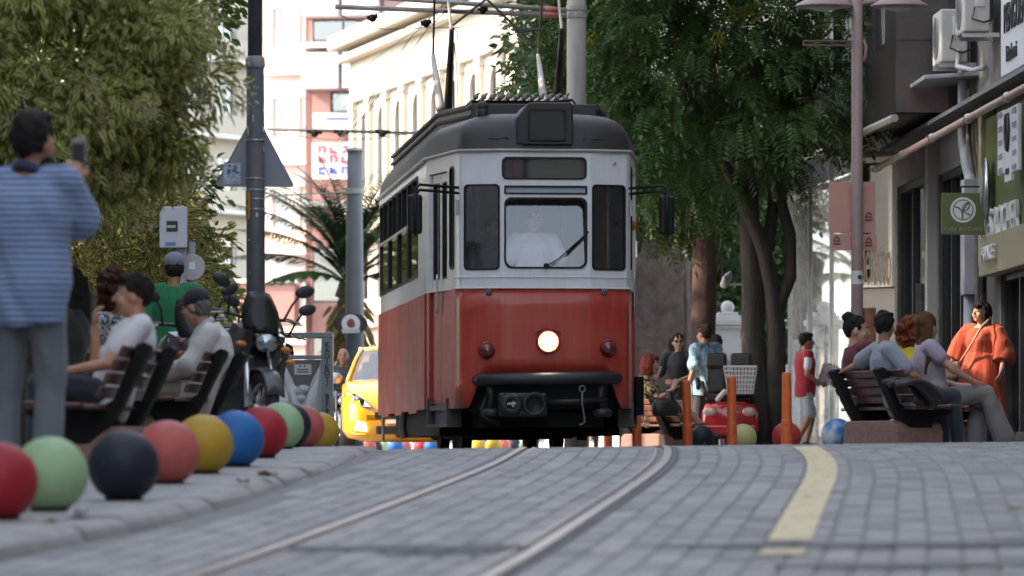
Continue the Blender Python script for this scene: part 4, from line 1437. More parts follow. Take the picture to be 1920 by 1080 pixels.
# long roof box with louvres
mb = MB()
bx = [(-.62, 1.7), (.70, 1.7), (.88, 2.6), (.88, 10.2), (-.88, 10.2), (-.88, 2.9)]
mb.loft([[(x, y, 3.30) for x, y in bx], [(x, y, 3.665) for x, y in bx]], True); mb.build('roof_box', M_roofbox, tram, bevel=.01)
for k, z in enumerate((3.35, 3.44, 3.53, 3.62)):
    mb = MB(); mb.tube([(-.63, 1.70, z), (-.895, 2.9, z), (-.895, 10.1, z)], .022, 6); mb.build('louvre', M_roofbox, tram)
    mb = MB(); mb.tube([(.71, 1.72, z), (.895, 2.6, z), (.895, 10.1, z)], .022, 6); mb.build('louvre', M_roofbox, tram)
# resistor bank
RZ = .105
mb = MB(); mb.bb(-.46, .62, 3.6, 4.6, 3.66 + RZ, 3.735 + RZ)
for x_ in (-.44, .6):
    for y_ in (3.65, 4.55): mb.bb(x_ - .02, x_ + .02, y_ - .02, y_ + .02, 3.62, 3.70 + RZ)
rb = mb.build('resistor_tray', M_blk, tram)
M_res = mat('resistor', (.22, .21, .2), .5, .4, var=.4, scale=20)
for k in range(12):
    mb = MB(); x = -.42 + k * .089
    mb.tube([(x, 3.55, 3.76 + RZ), (x, 4.65, 3.76 + RZ)], .022, 6); mb.tube([(x + .03, 3.5, 3.80 + RZ), (x + .03, 4.6, 3.80 + RZ)], .014, 6)
    mb.ell((x, 3.52, 3.765 + RZ), (.032, .02, .032), 8, 6); mb.build('resistor', M_res, rb)
mb = MB(); mb.tube([(.5, 3.4, 3.74), (.45, 3.42, 3.82), (.62, 3.45, 3.84), (.7, 3.5, 3.75)], .014, 6); mb.build('cable', M_rub, rb)
# pantograph: two pairs of tapered lower arms, thin upper arms, braces
pg_ = 5.6
cx_ = .0
M_pgrey = mat('pantograph_grey', (.40, .38, .35), .5, .3, var=.2, scale=4)
M_pblk = mat('pantograph_black', (.03, .026, .024), .45, var=.3, scale=6)
def PT(px, py, v):
    """tram-local point at local depth v seen at a pixel of the photograph"""
    w = at(px, py, 48.6 + v)
    l = Matrix.Rotation(-TH, 3, 'Z') @ (w - Vector((.345, 48.6, TZ)))
    return (l.x, l.y, l.z)
mb = MB(); mb.tube([PT(826, 205, 4.9), PT(812, 104, 6.2)], [.052, .026], 10); pa = mb.build('pantograph_arm', M_pgrey, tram, smooth=True)
mb = MB(); mb.tube([PT(812, 106, 6.2), PT(816, -60, 5.6)], .013, 6); mb.build('upper_arm', M_pblk, pa)
mb = MB(); mb.tube([PT(840, 205, 6.6), PT(847, 55, 5.2)], [.05, .028], 10); pa = mb.build('pantograph_arm', M_pblk, tram, smooth=True)
mb = MB(); mb.tube([PT(846, 55, 5.2), PT(834, -60, 5.6)], .016, 6); mb.build('upper_arm', M_pgrey, pa)
mb = MB(); mb.tube([PT(1021, 200, 4.9), PT(1009, 103, 6.2)], [.052, .022], 10); pa = mb.build('pantograph_arm', M_pgrey, tram, smooth=True)
mb = MB(); mb.tube([PT(1009, 104, 6.2), PT(1020, -60, 5.6)], .014, 6); mb.build('upper_arm', mat('rusty_arm', (.15, .09, .06), .6), pa)
mb = MB(); mb.tube([PT(1045, 200, 6.6), PT(1054, 52, 5.2)], [.055, .03], 10); pa = mb.build('pantograph_arm', M_pblk, tram, smooth=True)
mb = MB(); mb.tube([PT(1053, 54, 5.2), PT(1042, -60, 5.6)], .016, 6); mb.build('upper_arm', M_pgrey, pa)
for a, b_ in (((848, 48), (912, -2)), ((912, -2), (1006, 88))):
    mb = MB(); mb.tube([PT(*a, 5.4), PT(*b_, 5.4)], .015, 6); mb.build('brace', M_pblk, tram)
for a, b_ in (((832, 21), (888, 22)), ((960, 56), (1018, 55)), ((965, 60), (1000, 58))):
    mb = MB(); mb.tube([PT(*a, 5.5), PT(*b_, 5.5)], .014, 6); mb.build('brace_clamp', M_pblk, tram)
mb = MB(); mb.tube([PT(850, 200, 5.4), PT(852, 80, 5.3), PT(858, 72, 5.3), PT(857, 60, 5.3), PT(850, 52, 5.3)], .006, 6); mb.tube([PT(859, 200, 5.4), PT(856, 120, 5.3), PT(852, 80, 5.3)], .006, 6); mb.build('pantograph_rope', M_rub, tram)
mb = MB(); mb.tube([PT(813, -58, 5.6), PT(1048, -58, 5.6)], .03, 8); mb.tube([PT(800, -66, 5.4), PT(1060, -66, 5.4)], .02, 8); mb.build('contact_shoe', M_pgrey, tram)
mb = MB(); mb.bb(-.7, .8, 4.8, 6.7, 3.71, 3.78); mb.build('pantograph_base', M_blk, tram)

# floor, seats, cab bulkhead, underframe, wheels
mb = MB(); mb.bb(-.86, .86, .5, LEN - .6, .70, .78); mb.build('floor', M_int, tram)
mb = MB(); mb.bb(-.85, -.28, 1.75, 1.80, .8, 3.0); mb.bb(.32, .85, 1.75, 1.80, .8, 3.0); mb.bb(-.28, .32, 1.75, 1.80, 2.7, 3.0); mb.build('cab_bulkhead', mat('wood_bulkhead', (.26, .15, .085), .5, var=.2, scale=4, stretch=(1, 1, .3)), tram)
mb = MB(); mb.bb(-.84, .84, .45, LEN - .6, 2.98, 3.02); mb.build('ceiling', mat('cream_ceiling', (.6, .56, .48), .6), tram)
mb = MB(); mb.bb(-.30, .35, .22, .5, .8, 1.72); mb.build('control_desk', M_blk, tram, bevel=.03)
mb = MB(); mb.tube([(-.65, .4, .8), (-.65, .4, 3.0)], .018, 8); mb.tube([(.7, .6, .8), (.7, .6, 3.0)], .018, 8); mb.tube([(-.5, .9, .8), (-.7, 1.0, 2.95)], .015, 8); mb.build('grab_pole', M_chrome, tram)
mb = MB()
mb.loft([[(.66 + .03 * math.sin(3 * k), .40 + .06 * k / 4, 2.9 - z) for k in range(5)] for z in (0, .3, .6, .9, 1.05)], False, False)
mb.build('cab_curtain', mat('red_curtain', (.35, .02, .03), .8), tram)
for k in range(5):
    for s_ in (-1, 1):
        mb = MB(); y = 2.6 + k * 1.2
        mb.bb(s_ * .62 - .3, s_ * .62 + .3, y, y + .45, 1.15, 1.23); mb.bb(s_ * .62 - .3, s_ * .62 + .3, y + .45, y + .5, 1.2, 1.75); mb.bb(s_ * .62 - .04, s_ * .62 + .04, y + .1, y + .3, .78, 1.15)
        mb.build('seat', M_int, tram, bevel=.02)
mb = MB(); mb.bb(-.95, .95, 1.75, 8.6, .19, .60); mb.build('side_valance', M_blk, tram)
mb = MB(); mb.bb(-.75, .75, .35, LEN - .35, .42, .70); mb.bb(-.62, .62, .3, 1.6, .27, .43); mb.build('underframe', M_blk, tram)
mb = MB(); mb.bb(-.55, .55, 2.4, LEN - 2.4, .16, .45); mb.build('motor_case', M_blk, tram, bevel=.04)
for y in (3.9, 7.0):
    mb = MB(); mb.tube([(-.55, y, .34), (.55, y, .34)], .07, 10); ax_ = mb.build('axle', M_blk, tram)
    for s_ in (-1, 1):
        mb = MB(); mb.lathe([(.05, -.06), (.30, -.05), (.34, -.06), (.36, -.06), (.36, -.04), (.335, -.03), (.335, .05), (.28, .05), (.26, .02), (.06, .03), (.05, .06)], (s_ * .5, y, .345), 28, 'x'); mb.build('wheel', M_blk, ax_, smooth=True, angle=30)
for s_ in (-1, 1):
    mb = MB(); mb.bb(s_ * .72 - .05, s_ * .72 + .05, 3.2, 7.7, .38, .52); mb.bb(s_ * .72 - .09, s_ * .72 + .09, 3.7, 4.1, .24, .46); mb.bb(s_ * .72 - .09, s_ * .72 + .09, 6.8, 7.2, .24, .46); mb.build('truck_frame', M_blk, tram, bevel=.02)
    mb = MB(); mb.bb(s_ * .55 - .05, s_ * .55 + .05, 1.7, 1.8, .14, .45); mb.bb(s_ * .45 - .12, s_ * .45 + .12, 1.9, 2.3, .2, .45); mb.build('life_guard', M_blk, tram)
mb = MB(); mb.box((-1.08, 8.95, .36), (.02, .3, .42)); mb.build('rear_step_plate', mat('step_plate', (.14, .14, .15), .5), tram)
mb = MB(); mb.tube([(-1.0, 6.4, .5), (-1.02, 6.38, .3), (-1.0, 6.36, .18)], .05, 6); mb.build('sand_pipe', mat('dusty_pipe', (.2, .17, .13), .8), tram)
mb = MB(); mb.box((1.10, 1.3, .60), (.08, .2, .40)); mb.build('side_step_box', M_blk, tram)
# ------------------------------------------------------------------ painted concrete balls
BALLC = {'red': (.34, .018, .028), 'mint': (.32, .48, .26), 'navy': (.012, .017, .028), 'pink': (.50, .115, .10),
         'yellow': (.46, .29, .03), 'blue': (.018, .13, .38), 'paleyellow': (.55, .52, .22), 'coral': (.48, .055, .045), 'sky': (.10, .30, .55)}
def ballmat(c):
    if 'ball_' + c in MATS: return MATS['ball_' + c]
    m = mat('ball_' + c, BALLC[c], .5, var=.16, scale=5, bump=.2, bscale=26, grime=.35, spec=.3)
    # knocks where the paint has gone and bare concrete shows, scuffs
    nt = m.node_tree; b = nt.nodes['Principled BSDF']; src = b.inputs['Base Color'].links[0].from_socket
    tc = nt.nodes.new('ShaderNodeTexCoord'); n = nt.nodes.new('ShaderNodeTexNoise'); n.inputs['Scale'].default_value = 11; n.inputs['Detail'].default_value = 9; n.inputs['Roughness'].default_value = .72
    nt.links.new(tc.outputs['Object'], n.inputs['Vector'])
    mr = nt.nodes.new('ShaderNodeMapRange'); mr.inputs[1].default_value = .64; mr.inputs[2].default_value = .68; nt.links.new(n.outputs[0], mr.inputs[0])
    mx = nt.nodes.new('ShaderNodeMixRGB'); mx.inputs[2].default_value = (.33, .31, .29, 1); nt.links.new(mr.outputs[0], mx.inputs[0]); nt.links.new(src, mx.inputs[1]); nt.links.new(mx.outputs[0], b.inputs['Base Color'])
    return m
def ball(x, y, z, D, c, label, group):
    t = thing('ball_bollard', label, 'ball bollard', (x, y, z), random.random() * 6, group)
    r = D / 2
    mb = MB()
    prof = []
    a0 = math.acos(-.90)
    for k in range(25):
        a = a0 * (1 - k / 24)
        prof.append((max(.0005, r * math.sin(a)), r * .93 + r * math.cos(a)))
    mb.lathe(prof, (0, 0, 0), 40)
    o = mb.build('ball', ballmat(c), t, smooth=True, angle=60)
    mb = MB(); mb.lathe([(r * .52, -.03), (r * .52, .008), (r * .46, .02)], (0, 0, 0), 24); mb.build('base', M_blk, t, smooth=True, angle=40)
    return t
DB = .32
rowL = [(-3, 150, 'red', 'red concrete ball bollard cut by the left edge, nearest in its row'),
        (94, 143, 'mint', 'pale mint ball bollard beside the nearest red one'),
        (232, 135, 'navy', 'largest looking navy ball bollard in front of the striped shirt man'),
        (314, 122, 'pink', 'salmon pink ball bollard between the navy and yellow ones'),
        (381, 114, 'yellow', 'mustard yellow ball bollard between the pink and blue ones'),
        (442, 108, 'blue', 'bright blue ball bollard in the left row'),
        (490, 100, 'red', 'crimson ball bollard between the blue and mint ones'),
        (525, 90, 'mint', 'pale mint ball bollard beside the crimson one'),
        (541, 86, 'navy', 'dark navy ball bollard mostly hidden behind mint one'),
        (569, 80, 'pink', 'salmon pink ball bollard second from the far end of row'),
        (600, 73, 'yellow', 'mustard yellow ball bollard at the far end near taxi')]
for px, d, c, lb in rowL:
    Y = DB * F / d
    X = (px - 960) * Y / F
    ball(X, Y, GL(X, Y) + .004, DB, c, lb, 'painted balls along the left kerb')
ball((594 - 960) * 41.2 / F, 41.2, GL(-1.6, 41.2) + .004, DB, 'blue', 'blue ball bollard peeping out behind the last yellow one', 'painted balls along the left kerb')
for px, Y, c, lb in ((1315, 57.6, 'navy', 'dark navy ball bollard left of the red mobility scooter'), (1393, 55.0, 'paleyellow', 'pale yellow ball bollard behind the second orange post'),
                     (1475, 52.0, 'coral', 'red ball bollard behind the tallest orange post'), (1570, 47.5, 'sky', 'blue and white ball bollard left of the right bench'),
                     (1872, 44.5, 'navy', 'dark ball bollard behind the long haired woman\'s feet')):
    X = (px - 960) * Y / F
    t = ball(X, Y, G(X, Y) + .004, DB, c, lb, 'painted balls on the right pavement')
    if c == 'sky':
        mm = MATS['ball_sky']; nt = mm.node_tree; b = nt.nodes['Principled BSDF']
        tc = nt.nodes.new('ShaderNodeTexCoord'); n = nt.nodes.new('ShaderNodeTexNoise'); n.inputs['Scale'].default_value = 4.5
        nt.links.new(tc.outputs['Object'], n.inputs['Vector'])
        rp = nt.nodes.new('ShaderNodeValToRGB'); rp.color_ramp.elements[0].position = .42; rp.color_ramp.elements[1].position = .6
        rp.color_ramp.elements[0].color = (.03, .16, .42, 1); rp.color_ramp.elements[1].color = (.60, .70, .78, 1)
        nt.links.new(n.outputs[0], rp.inputs[0]); nt.links.new(rp.outputs[0], b.inputs['Base Color'])
far = [(690, 'pink'), (702, 'navy'), (716, 'mint'), (742, 'blue'), (757, 'pink'), (790, 'red'), (810, 'blue'), (897, 'yellow'), (906, 'blue'), (925, 'yellow'), (942, 'pink'), (964, 'navy'), (989, 'mint')]
fl = {690: 'pink far ball leftmost under the taxi bumper', 702: 'dark far ball beside the leftmost pink one', 716: 'mint far ball below the tram\'s rear corner', 742: 'blue far ball between mint and pink under the tram',
      757: 'pink far ball below the tram\'s left side', 790: 'crimson far ball under the tram step', 810: 'blue far ball right of the crimson one under tram', 897: 'yellow far ball left of the blue one between tram wheels',
      906: 'blue far ball between the two yellow ones under tram', 925: 'yellow far ball between blue and pink under tram', 942: 'pink far ball between yellow and navy under tram', 964: 'navy far ball beside the right tram wheel', 989: 'mint far ball nearest the right tram wheel'}
for i, (px, c) in enumerate(far):
    Y = 104 + (i % 3) * 1.5
    X = (px - 960) * Y / F
    ball(X, Y, G(X, Y) - .01, .36, c, fl[px], 'far painted balls seen under the tram')

# ------------------------------------------------------------------ orange flexible posts
M_or = mat('orange_plastic', (.74, .15, .035), .5, var=.1, scale=4, grime=.12)
posts = [(1475, 698, 47.0, 'orange flexible post in front of the red ball, tallest in view'), (1372, 706, 50.0, 'orange flexible post in front of the wire basket'),
         (1290, 713, 53.0, 'orange flexible post in front of the seated woman\'s feet'), (1194, 716, 56.0, 'orange flexible post beside the tram\'s right corner'),
         (1140, 722, 59.5, 'orange flexible post seen under the tram\'s right corner'), (1097, 728, 63.0, 'orange flexible post farthest, seen beside the tram wheel')]
for px, py, Y, lb in posts:
    p = at(px, py, Y)
    g = G(p.x, Y)
    t = thing('flexible_post', lb, 'post', (p.x, Y, g), random.random() * 3, 'orange posts along the track')
    t.rotation_euler[1] = {1290: R(1.8), 1372: R(-.6), 1475: R(.4)}.get(px, R(.8))
    H = p.z - g
    mb = MB()
    prof = [(.055, .0)]
    for k in range(12):
        z = .03 + k * .022
        prof += [(.052, z), (.056, z + .006), (.056, z + .012), (.052, z + .018)]
    prof += [(.048, .32), (.046, H - .03), (.043, H - .008), (.034, H)]
    prof += [(.001, H + .001)]
    mb.lathe(prof, (0, 0, 0), 20); o = mb.build('tube', M_or, t, smooth=True, angle=50)
    mb = MB(); mb.lathe([(.10, 0), (.10, .012), (.06, .03)], (0, 0, 0), 20); mb.build('foot', M_or, t, smooth=True, angle=40)

# ------------------------------------------------------------------ benches
M_wood = mat('bench_wood_dark_red', (.085, .026, .021), .45, var=.3, scale=5, stretch=(.5, 6, 6), bump=.15, coat=.2)
M_wood2 = mat('bench_wood_brown', (.19, .075, .045), .5, var=.3, scale=5, stretch=(.5, 6, 6), bump=.15, coat=.15)
M_cast = mat('cast_iron_black', (.010, .010, .011), .75, var=.2, scale=6, spec=.2)
M_gran = mat('red_granite_block', (.26, .15, .125), .7, var=.22, scale=18, bump=.2, bscale=60, grime=.15)
def bench(label, loc, rz, L=1.5, wood=M_wood, base=True, group='benches along the street'):
    t = thing('bench', label, 'bench', loc, rz, group)
    t.scale = (1, 1, .83)
    prof_back = [(-.02, .46), (-.06, .545), (-.10, .63), (-.14, .715), (-.17, .80)]
    for k in range(4):
        mb = MB()
        y, z = -.045 - k * .042, .50 + k * .088
        mb.box((0, y + .035, z), (L, .03, .078), 0, R(22)); mb.build('back_slat', wood, t, bevel=.008, seg=1)
    for k in range(4):
        mb = MB(); mb.box((0, .03 + k * .108, .415 + (.012 if k == 3 else 0) - (.012 if k == 0 else 0)), (L, .098, .032)); mb.build('seat_slat', wood, t, bevel=.008, seg=1)
    for s_ in (-1, 1):
        mb = MB()
        pl = [(.44, .395), (.43, .355), (.27, .29), (.22, .13), (.10, .13), (-.04, .30), (-.09, .40), (-.25, .80), (-.215, .83), (-.175, .81), (-.05, .45), (.05, .388)]
        mb.prism(pl, s_ * L * .30 - .075, s_ * L * .30 + .075, 'x'); mb.build('support', M_cast, t, bevel=.01)
    for s_ in (-1, 1):
        for z in (.50, .765):
            mb = MB(); mb.ell((s_ * L * .30, -.012 - (z - .5) * .47, z), (.012, .012, .012), 8, 6); mb.build('bolt', M_chrome, t)
    if base:
        mb = MB()
        r_ = [(-L * .36, .0), (L * .36, .0), (L * .36, .16), (L * .33, .24), (L * .28, .28), (-L * .30, .28), (-L * .345, .24)]
        mb.prism(r_, -.10, .34, 'y'); mb.build('granite_block', M_gran, t, bevel=.02)
    else:
        for s_ in (-1, 1):
            mb = MB(); mb.bb(s_ * L * .30 - .05, s_ * L * .30 + .05, -.05, .34, 0, .2); mb.build('foot', M_cast, t, bevel=.01)
    return t
def gl3(x, y): return (x, y, GL(x, y))
def gr3(x, y): return (x, y, G(x, y))
B1P = (-2.17, 26.6); B2P = (-2.17, 33.6)
bench('dark red slatted bench under the boy in the white T-shirt', gl3(*B1P), R(85), 1.5)
bench('dark red slatted bench under the old man in the cap', gl3(*B2P), R(85), 1.5)
bench('dark bench behind the left tree with the curly haired woman', gl3(-2.95, 32.6), R(60), 1.5)
bench('brown bench seen through the top of the waste bag frame', gl3(-2.42, 52.0), R(172), .9, M_wood2)
BRP = (3.17, 41.4)
bench('dark slatted bench on red granite under the man in the grey T-shirt', gr3(*BRP), R(-72), 1.7, M_wood)
bench('dark bench beyond it, carrying the long haired woman', gr3(3.62, 43.0), R(-78), 1.6, M_wood)
bench('sunlit brown bench under the red haired woman beside the tram', gr3(1.72, 60.3), R(-60), 1.5, M_wood2)

# ------------------------------------------------------------------ poles, signs, lamp
M_polegrey = mat('old_painted_steel', (.062, .066, .072), .55, var=.35, scale=4, bump=.25, bscale=20, grime=.3)
M_alu = mat('grey_aluminium', (.20, .22, .25), .5, .3, var=.08, scale=3)
pX = (480 - 960) * 37.6 / F
pl = thing('steel_pole', 'tall dark steel pole with the back of a triangular sign on it', 'pole', gl3(pX, 37.6))
mb = MB(); mb.tube([(0, 0, 0), (-.002, 0, 1.2), (-.006, 0, 3.04)], [.076, .074, .068], 20); mb.build('lower_shaft', M_polegrey, pl, smooth=True)
mb = MB(); mb.tube([(-.007, 0, 3.02), (-.008, 0, 7.5)], [.058, .05], 20); mb.build('upper_shaft', M_polegrey, pl, smooth=True)
mb = MB(); mb.lathe([(.058, .10), (.075, .08), (.078, .02), (.070, .0)], (-.006, 0, 2.98), 20); mb.build('collar', mat('scuffed_collar', (.2, .2, .2), .6, var=.4, scale=15), pl, smooth=True)
for z in (2.03, 2.12, 1.96, 1.88, 2.42):
    mb = MB(); mb.lathe([(.0735, -.006), (.076, -.004), (.076, .004), (.0735, .006)], (-.004, 0, z), 20); mb.build('strap', M_steel, pl)
mb = MB()
ring = []
for z in (1.80, 2.02):
    ring.append([( .0775 * math.cos(a) - .004, .0775 * math.sin(a), z) for a in [R(185 + 8 * k) for k in range(8)]])
mb.loft(ring, False, False); st_ = mb.build('yellow_sticker', mat('sticker_yellow', (.42, .22, .03), .6, var=.3, scale=20), pl, fixn=False)
mb = MB()
for zz in (1.86, 1.93):
    ring = [[( .079 * math.cos(a) - .004, .079 * math.sin(a), z) for a in [R(200 + 6 * k) for k in range(5)]] for z in (zz - .018, zz + .018)]
    mb.loft(ring, False, False)
mb.build('sticker_print', mat('sticker_dark', (.05, .08, .05), .6), st_, fixn=False)
M_scuff = mat('scraped_poster_paper', (.45, .45, .45), .8, var=.4, scale=30)
for k in range(16):
    a0 = R(random.uniform(190, 350)); z = random.uniform(.95, 2.8); w = random.uniform(.05, .25); h = random.uniform(.01, .06)
    mb = MB()
    ring = [[(.0765 * math.cos(a0 + w * u) - .003, .0765 * math.sin(a0 + w * u), z + h * v + .01 * random.random()) for u in (0, .4, .8, 1.2)] for v in (0, 1)]
    mb.loft(ring, False, False); mb.build('paper_scrap', M_scuff, pl, fixn=False)
# triangle sign seen from behind
tr = thing('triangle_sign', 'back of a grey triangular road sign strapped to the dark pole', 'sign', (pX, 37.7, 0))
S36 = 37.7 / F
a_, b_, c_ = ((403 - 480) * S36, (850 - 348) * S36), ((550 - 480) * S36, (850 - 350) * S36), ((477 - 480) * S36, (850 - 212) * S36)
def rtri(pts, r):
    out = []
    for i in range(3):
        p, q, n_ = Vector(pts[i]), Vector(pts[i - 1]), Vector(pts[(i + 1) % 3])
        d1, d2 = (q - p).normalized(), (n_ - p).normalized()
        for t_ in (0, .33, .66, 1):
            out.append(tuple(p + d1 * r * (1 - t_) ** 2 + d2 * r * t_ ** 2))
    return out
mb = MB(); mb.prism(rtri([a_, b_, c_], .03), -.004, .004, 'y'); sg = mb.build('plate', M_alu, tr)
rim = rtri([a_, b_, c_], .03)
mb = MB(); mb.tube([(p[0], 0, p[1]) for p in rim + rim[:1]], .007, 6); mb.build('rim', M_alu, tr, smooth=True)
mb = MB(); mb.bb((418 - 480) * S36, (450 - 480) * S36, -.008, -.005, (850 - 345) * S36, (850 - 306) * S36); stk = mb.build('sticker', mat('sticker_bluewhite', (.35, .42, .48), .6, var=.5, scale=40), tr)
mb = MB()
for k in range(9):
    x = random.uniform(419, 446); y = random.uniform(309, 328)
    mb.bb((x - 480) * S36, (x - 480 + random.uniform(2, 6)) * S36, -.011, -.0085, (850 - y) * S36, (850 - y + random.uniform(2, 6)) * S36)
mb.build('sticker_print', mat('sticker_blue', (.04, .10, .16), .6), stk)

# street lamp on the right
Yl = 45.5
lx = (1607 - 960) * Yl / F
SL = Yl / F
lm = thing('street_lamp', 'tall pinkish street lamp post with twin saucer heads on the right pavement', 'street lamp', gr3(lx, Yl))
g_ = G(lx, Yl)
M_lamp = mat('dusty_rose_paint', (.34, .235, .215), .5, var=.12, scale=3, grime=.12)
mb = MB(); mb.tube([(0, 0, 0), (0, 0, 2.0), (0, 0, 4.9 - g_)], [.060, .056, .050], 18); mb.build('post', M_lamp, lm, smooth=True)
mb = MB(); mb.lathe([(.12, 0), (.12, .03), (.08, .06), (.065, .25), (.06, .3)], (0, 0, 0), 18); mb.build('post_foot', M_lamp, lm, smooth=True)
for s_, c0 in ((-1, 1545), (1, 1686)):
    hx_ = (c0 - 1607) * SL
    hz_ = (850 - 12) * SL - g_
    mb = MB(); mb.lathe([(.002, .20), (.05, .19), (.07, .12), (.16, .075), (.26, .02), (.275, .0), (.262, -.006), (.001, -.004)], (hx_, 0, hz_), 28); hd_ = mb.build('lamp_head', M_lamp, lm, smooth=True, angle=40)
    mb = MB(); mb.lathe([(.001, -.05), (.10, -.035), (.17, -.006)], (hx_, 0, hz_), 20); mb.build('diffuser', mat('frosted_diffuser', (.5, .48, .44), .4), hd_, smooth=True)
    mb = MB(); mb.tube([(0, 0, hz_ + .02), (hx_ * .4, 0, hz_ + .05), (hx_ * .8, 0, hz_ + .1), (hx_, 0, hz_ + .14)], .022, 8); mb.build('lamp_arm', M_lamp, lm, smooth=True)
mb = MB()
for y in (77, 85): mb.tube([(0, 0, (850 - y) * SL - g_), ((1507 - 1607) * SL, 0, (850 - y) * SL - g_)], .012, 6)
mb.tube([((1507 - 1607) * SL, 0, (850 - 76) * SL - g_), ((1507 - 1607) * SL, 0, (850 - 86) * SL - g_)], .012, 6); mb.build('banner_arm', mat('arm_maroon', (.16, .09, .085), .5), lm)
mb = MB(); mb.tube([(.06, -.02, (850 - 75) * SL - g_), (.085, -.03, (850 - 88) * SL - g_), (.075, -.02, (850 - 105) * SL - g_), (.06, -.02, (850 - 115) * SL - g_)], .015, 8); mb.build('cable_loop', M_lamp, lm, smooth=True)
mb = MB()
ring = [[(.0585 * math.cos(a), .0585 * math.sin(a), (850 - y) * SL - g_) for a in [R(200 + 20 * k) for k in range(8)]] for y in (533, 508)]
mb.loft(ring, False, False); sk = mb.build('sticker', mat('sticker_white', (.62, .6, .58), .5), lm, fixn=False)
mb = MB(); mb.lathe([(.001, 0), (.022, 0), (.022, .003), (.001, .003)], (.022, -.060, (850 - 520) * SL - g_), 14, 'y'); mb.build('sticker_mark', M_ink, sk)
# rose sign plates on the lamp post
def plate(x0, x1, y0, y1, label, yoff, ink):
    t = thing('sign_plate', label, 'sign', (lx, Yl + yoff, 0), 0, 'rose plates on the lamp post')
    mb = MB(); mb.prism(rrect((x0 - 1607) * SL, (x1 - 1607) * SL, (850 - y1) * SL, (850 - y0) * SL, .02), -.006, .006, 'y'); mb.build('plate', mat('rose_plate', (.52, .255, .20), .5, var=.06, scale=3), t, bevel=.002, seg=1)
    for xx, yy in ink:
        mb = MB()
        mb.bb((xx - 7 - 1607) * SL, (xx + 7 - 1607) * SL, -.010, -.0065, (850 - yy - 4) * SL, (850 - yy + 0) * SL)
        mb.bb((xx - 7 - 1607) * SL, (xx + 6 - 1607) * SL, -.010, -.0065, (850 - yy + 2) * SL, (850 - yy + 5) * SL)
        mb.tube([((xx - 5 - 1607) * SL, -.009, (850 - yy + 7) * SL), ((xx - 1607) * SL, -.009, (850 - yy + 13) * SL), ((xx + 5 - 1607) * SL, -.009, (850 - yy + 7) * SL)], .008, 5)
        mb.build('emblem', mat('plate_ink', (.13, .06, .055), .6), t)
    return t
plate(1555, 1642, 340, 436, 'large rose coloured sign plate behind the lamp post', .075, [(1630, 410)])
plate(1558, 1645, 438, 469, 'small rose coloured sign plate under the large one', .075, [(1570, 455), (1630, 458)])

# concrete wire pole behind the tram, with bracket tubes
Yc_ = 58.8
SCp = Yc_ / F
M_concp = mat('pole_concrete', (.36, .345, .325), .8, var=.12, scale=2.5, stretch=(4, 4, .6), bump=.15)
cpX = (1081 - 960) * SCp
cp_ = thing('concrete_pole', 'round concrete wire pole rising behind the tram roof', 'pole', (cpX, Yc_, G(cpX, Yc_)))
mb = MB(); mb.tube([(0, 0, 0), (0, 0, 9.5)], [.135, .105], 20); mb.build('shaft', M_concp, cp_, smooth=True)
for y in (16, 30):
    mb = MB(); mb.lathe([(.115, -.03), (.13, -.03), (.13, .03), (.115, .03)], (0, 0, (850 - y) * SCp), 20); mb.build('clamp', M_gutter, cp_)
for (xa, ya, xb, yb) in ((1062, 21, 700, 8), (1062, 31, 634, 26)):
    mb = MB(); mb.tube([((xa - 1081) * SCp, -.1, (850 - ya) * SCp), ((xb - 1081) * SCp, -.9, (850 - yb) * SCp)], .030, 8); bt = mb.build('bracket_tube', M_gutter, cp_, smooth=True)
    mb = MB(); q = .07; mb.tube([((1044 - 1081) * SCp, -.13, (850 - ya) * SCp + .002), ((1020 - 1081) * SCp, -.2, (850 - ya) * SCp + .006)], .038, 10); mb.build('insulator', mat('insulator_red', (.45, .17, .13), .4), bt, smooth=True)
for (xx, yy) in ((905, 26), (800, 50), (700, 40)):
    mb = MB(); mb.tube([((xx - 10 - 1081) * SCp, -.4, (850 - yy) * SCp), ((xx + 10 - 1081) * SCp, -.4, (850 - yy + 4) * SCp)], .03, 6); mb.ell(((xx - 1081) * SCp, -.4, (850 - yy) * SCp), .05, 8, 6); mb.build('wire_clamp', M_blk, cp_)

# grey steel pole far down the street with its bracket
Yg = 86.0
SG = Yg / F
gX = (665 - 960) * SG
gp = thing('steel_wire_pole', 'plain grey steel pole standing in front of the palm tree', 'pole', (gX, Yg, G(gX, Yg)))
mb = MB(); mb.tube([(0, 0, 0), (0, 0, 2.6), (0, 0, 4.6), (0, 0, (850 - 280) * SG)], [.165, .165, .14, .13], 20); mb.build('shaft', mat('grey_steel_paint', (.13, .14, .155), .5, var=.1, scale=2), gp, smooth=True)
mb = MB(); mb.lathe([(.16, 0), (.16, .03), (.10, .06), (.001, .07)], (0, 0, (850 - 280) * SG), 20); mb.build('cap', M_gutter, gp)
mb = MB(); mb.lathe([(.15, -.05), (.17, -.05), (.17, .05), (.15, .05)], (0, 0, (850 - 355) * SG), 20); mb.build('clamp', M_gutter, gp)
mb = MB(); mb.tube([(0, -.1, (850 - 356) * SG), ((500 - 665) * SG, -.2, (850 - 366) * SG)], .014, 6); mb.build('stay_wire', M_gutter, gp)
sb = thing('span_bracket', 'horizontal bracket tube with wire clamps above the palm tree', 'bracket', (0, 0, 0))
mb = MB(); mb.tube([at(500, 242, 104), at(790, 250, 104)], .035, 8); mb.build('tube', mat('bracket_dark', (.07, .07, .07), .5), sb, smooth=True)
for px_ in (590, 640, 717):
    mb = MB(); mb.tube([at(px_ - 14, 246, 104), at(px_ + 14, 248, 104)], .05, 6); mb.ell(at(px_, 250, 104), .09, 8, 6); mb.build('clamp', M_blk, sb)
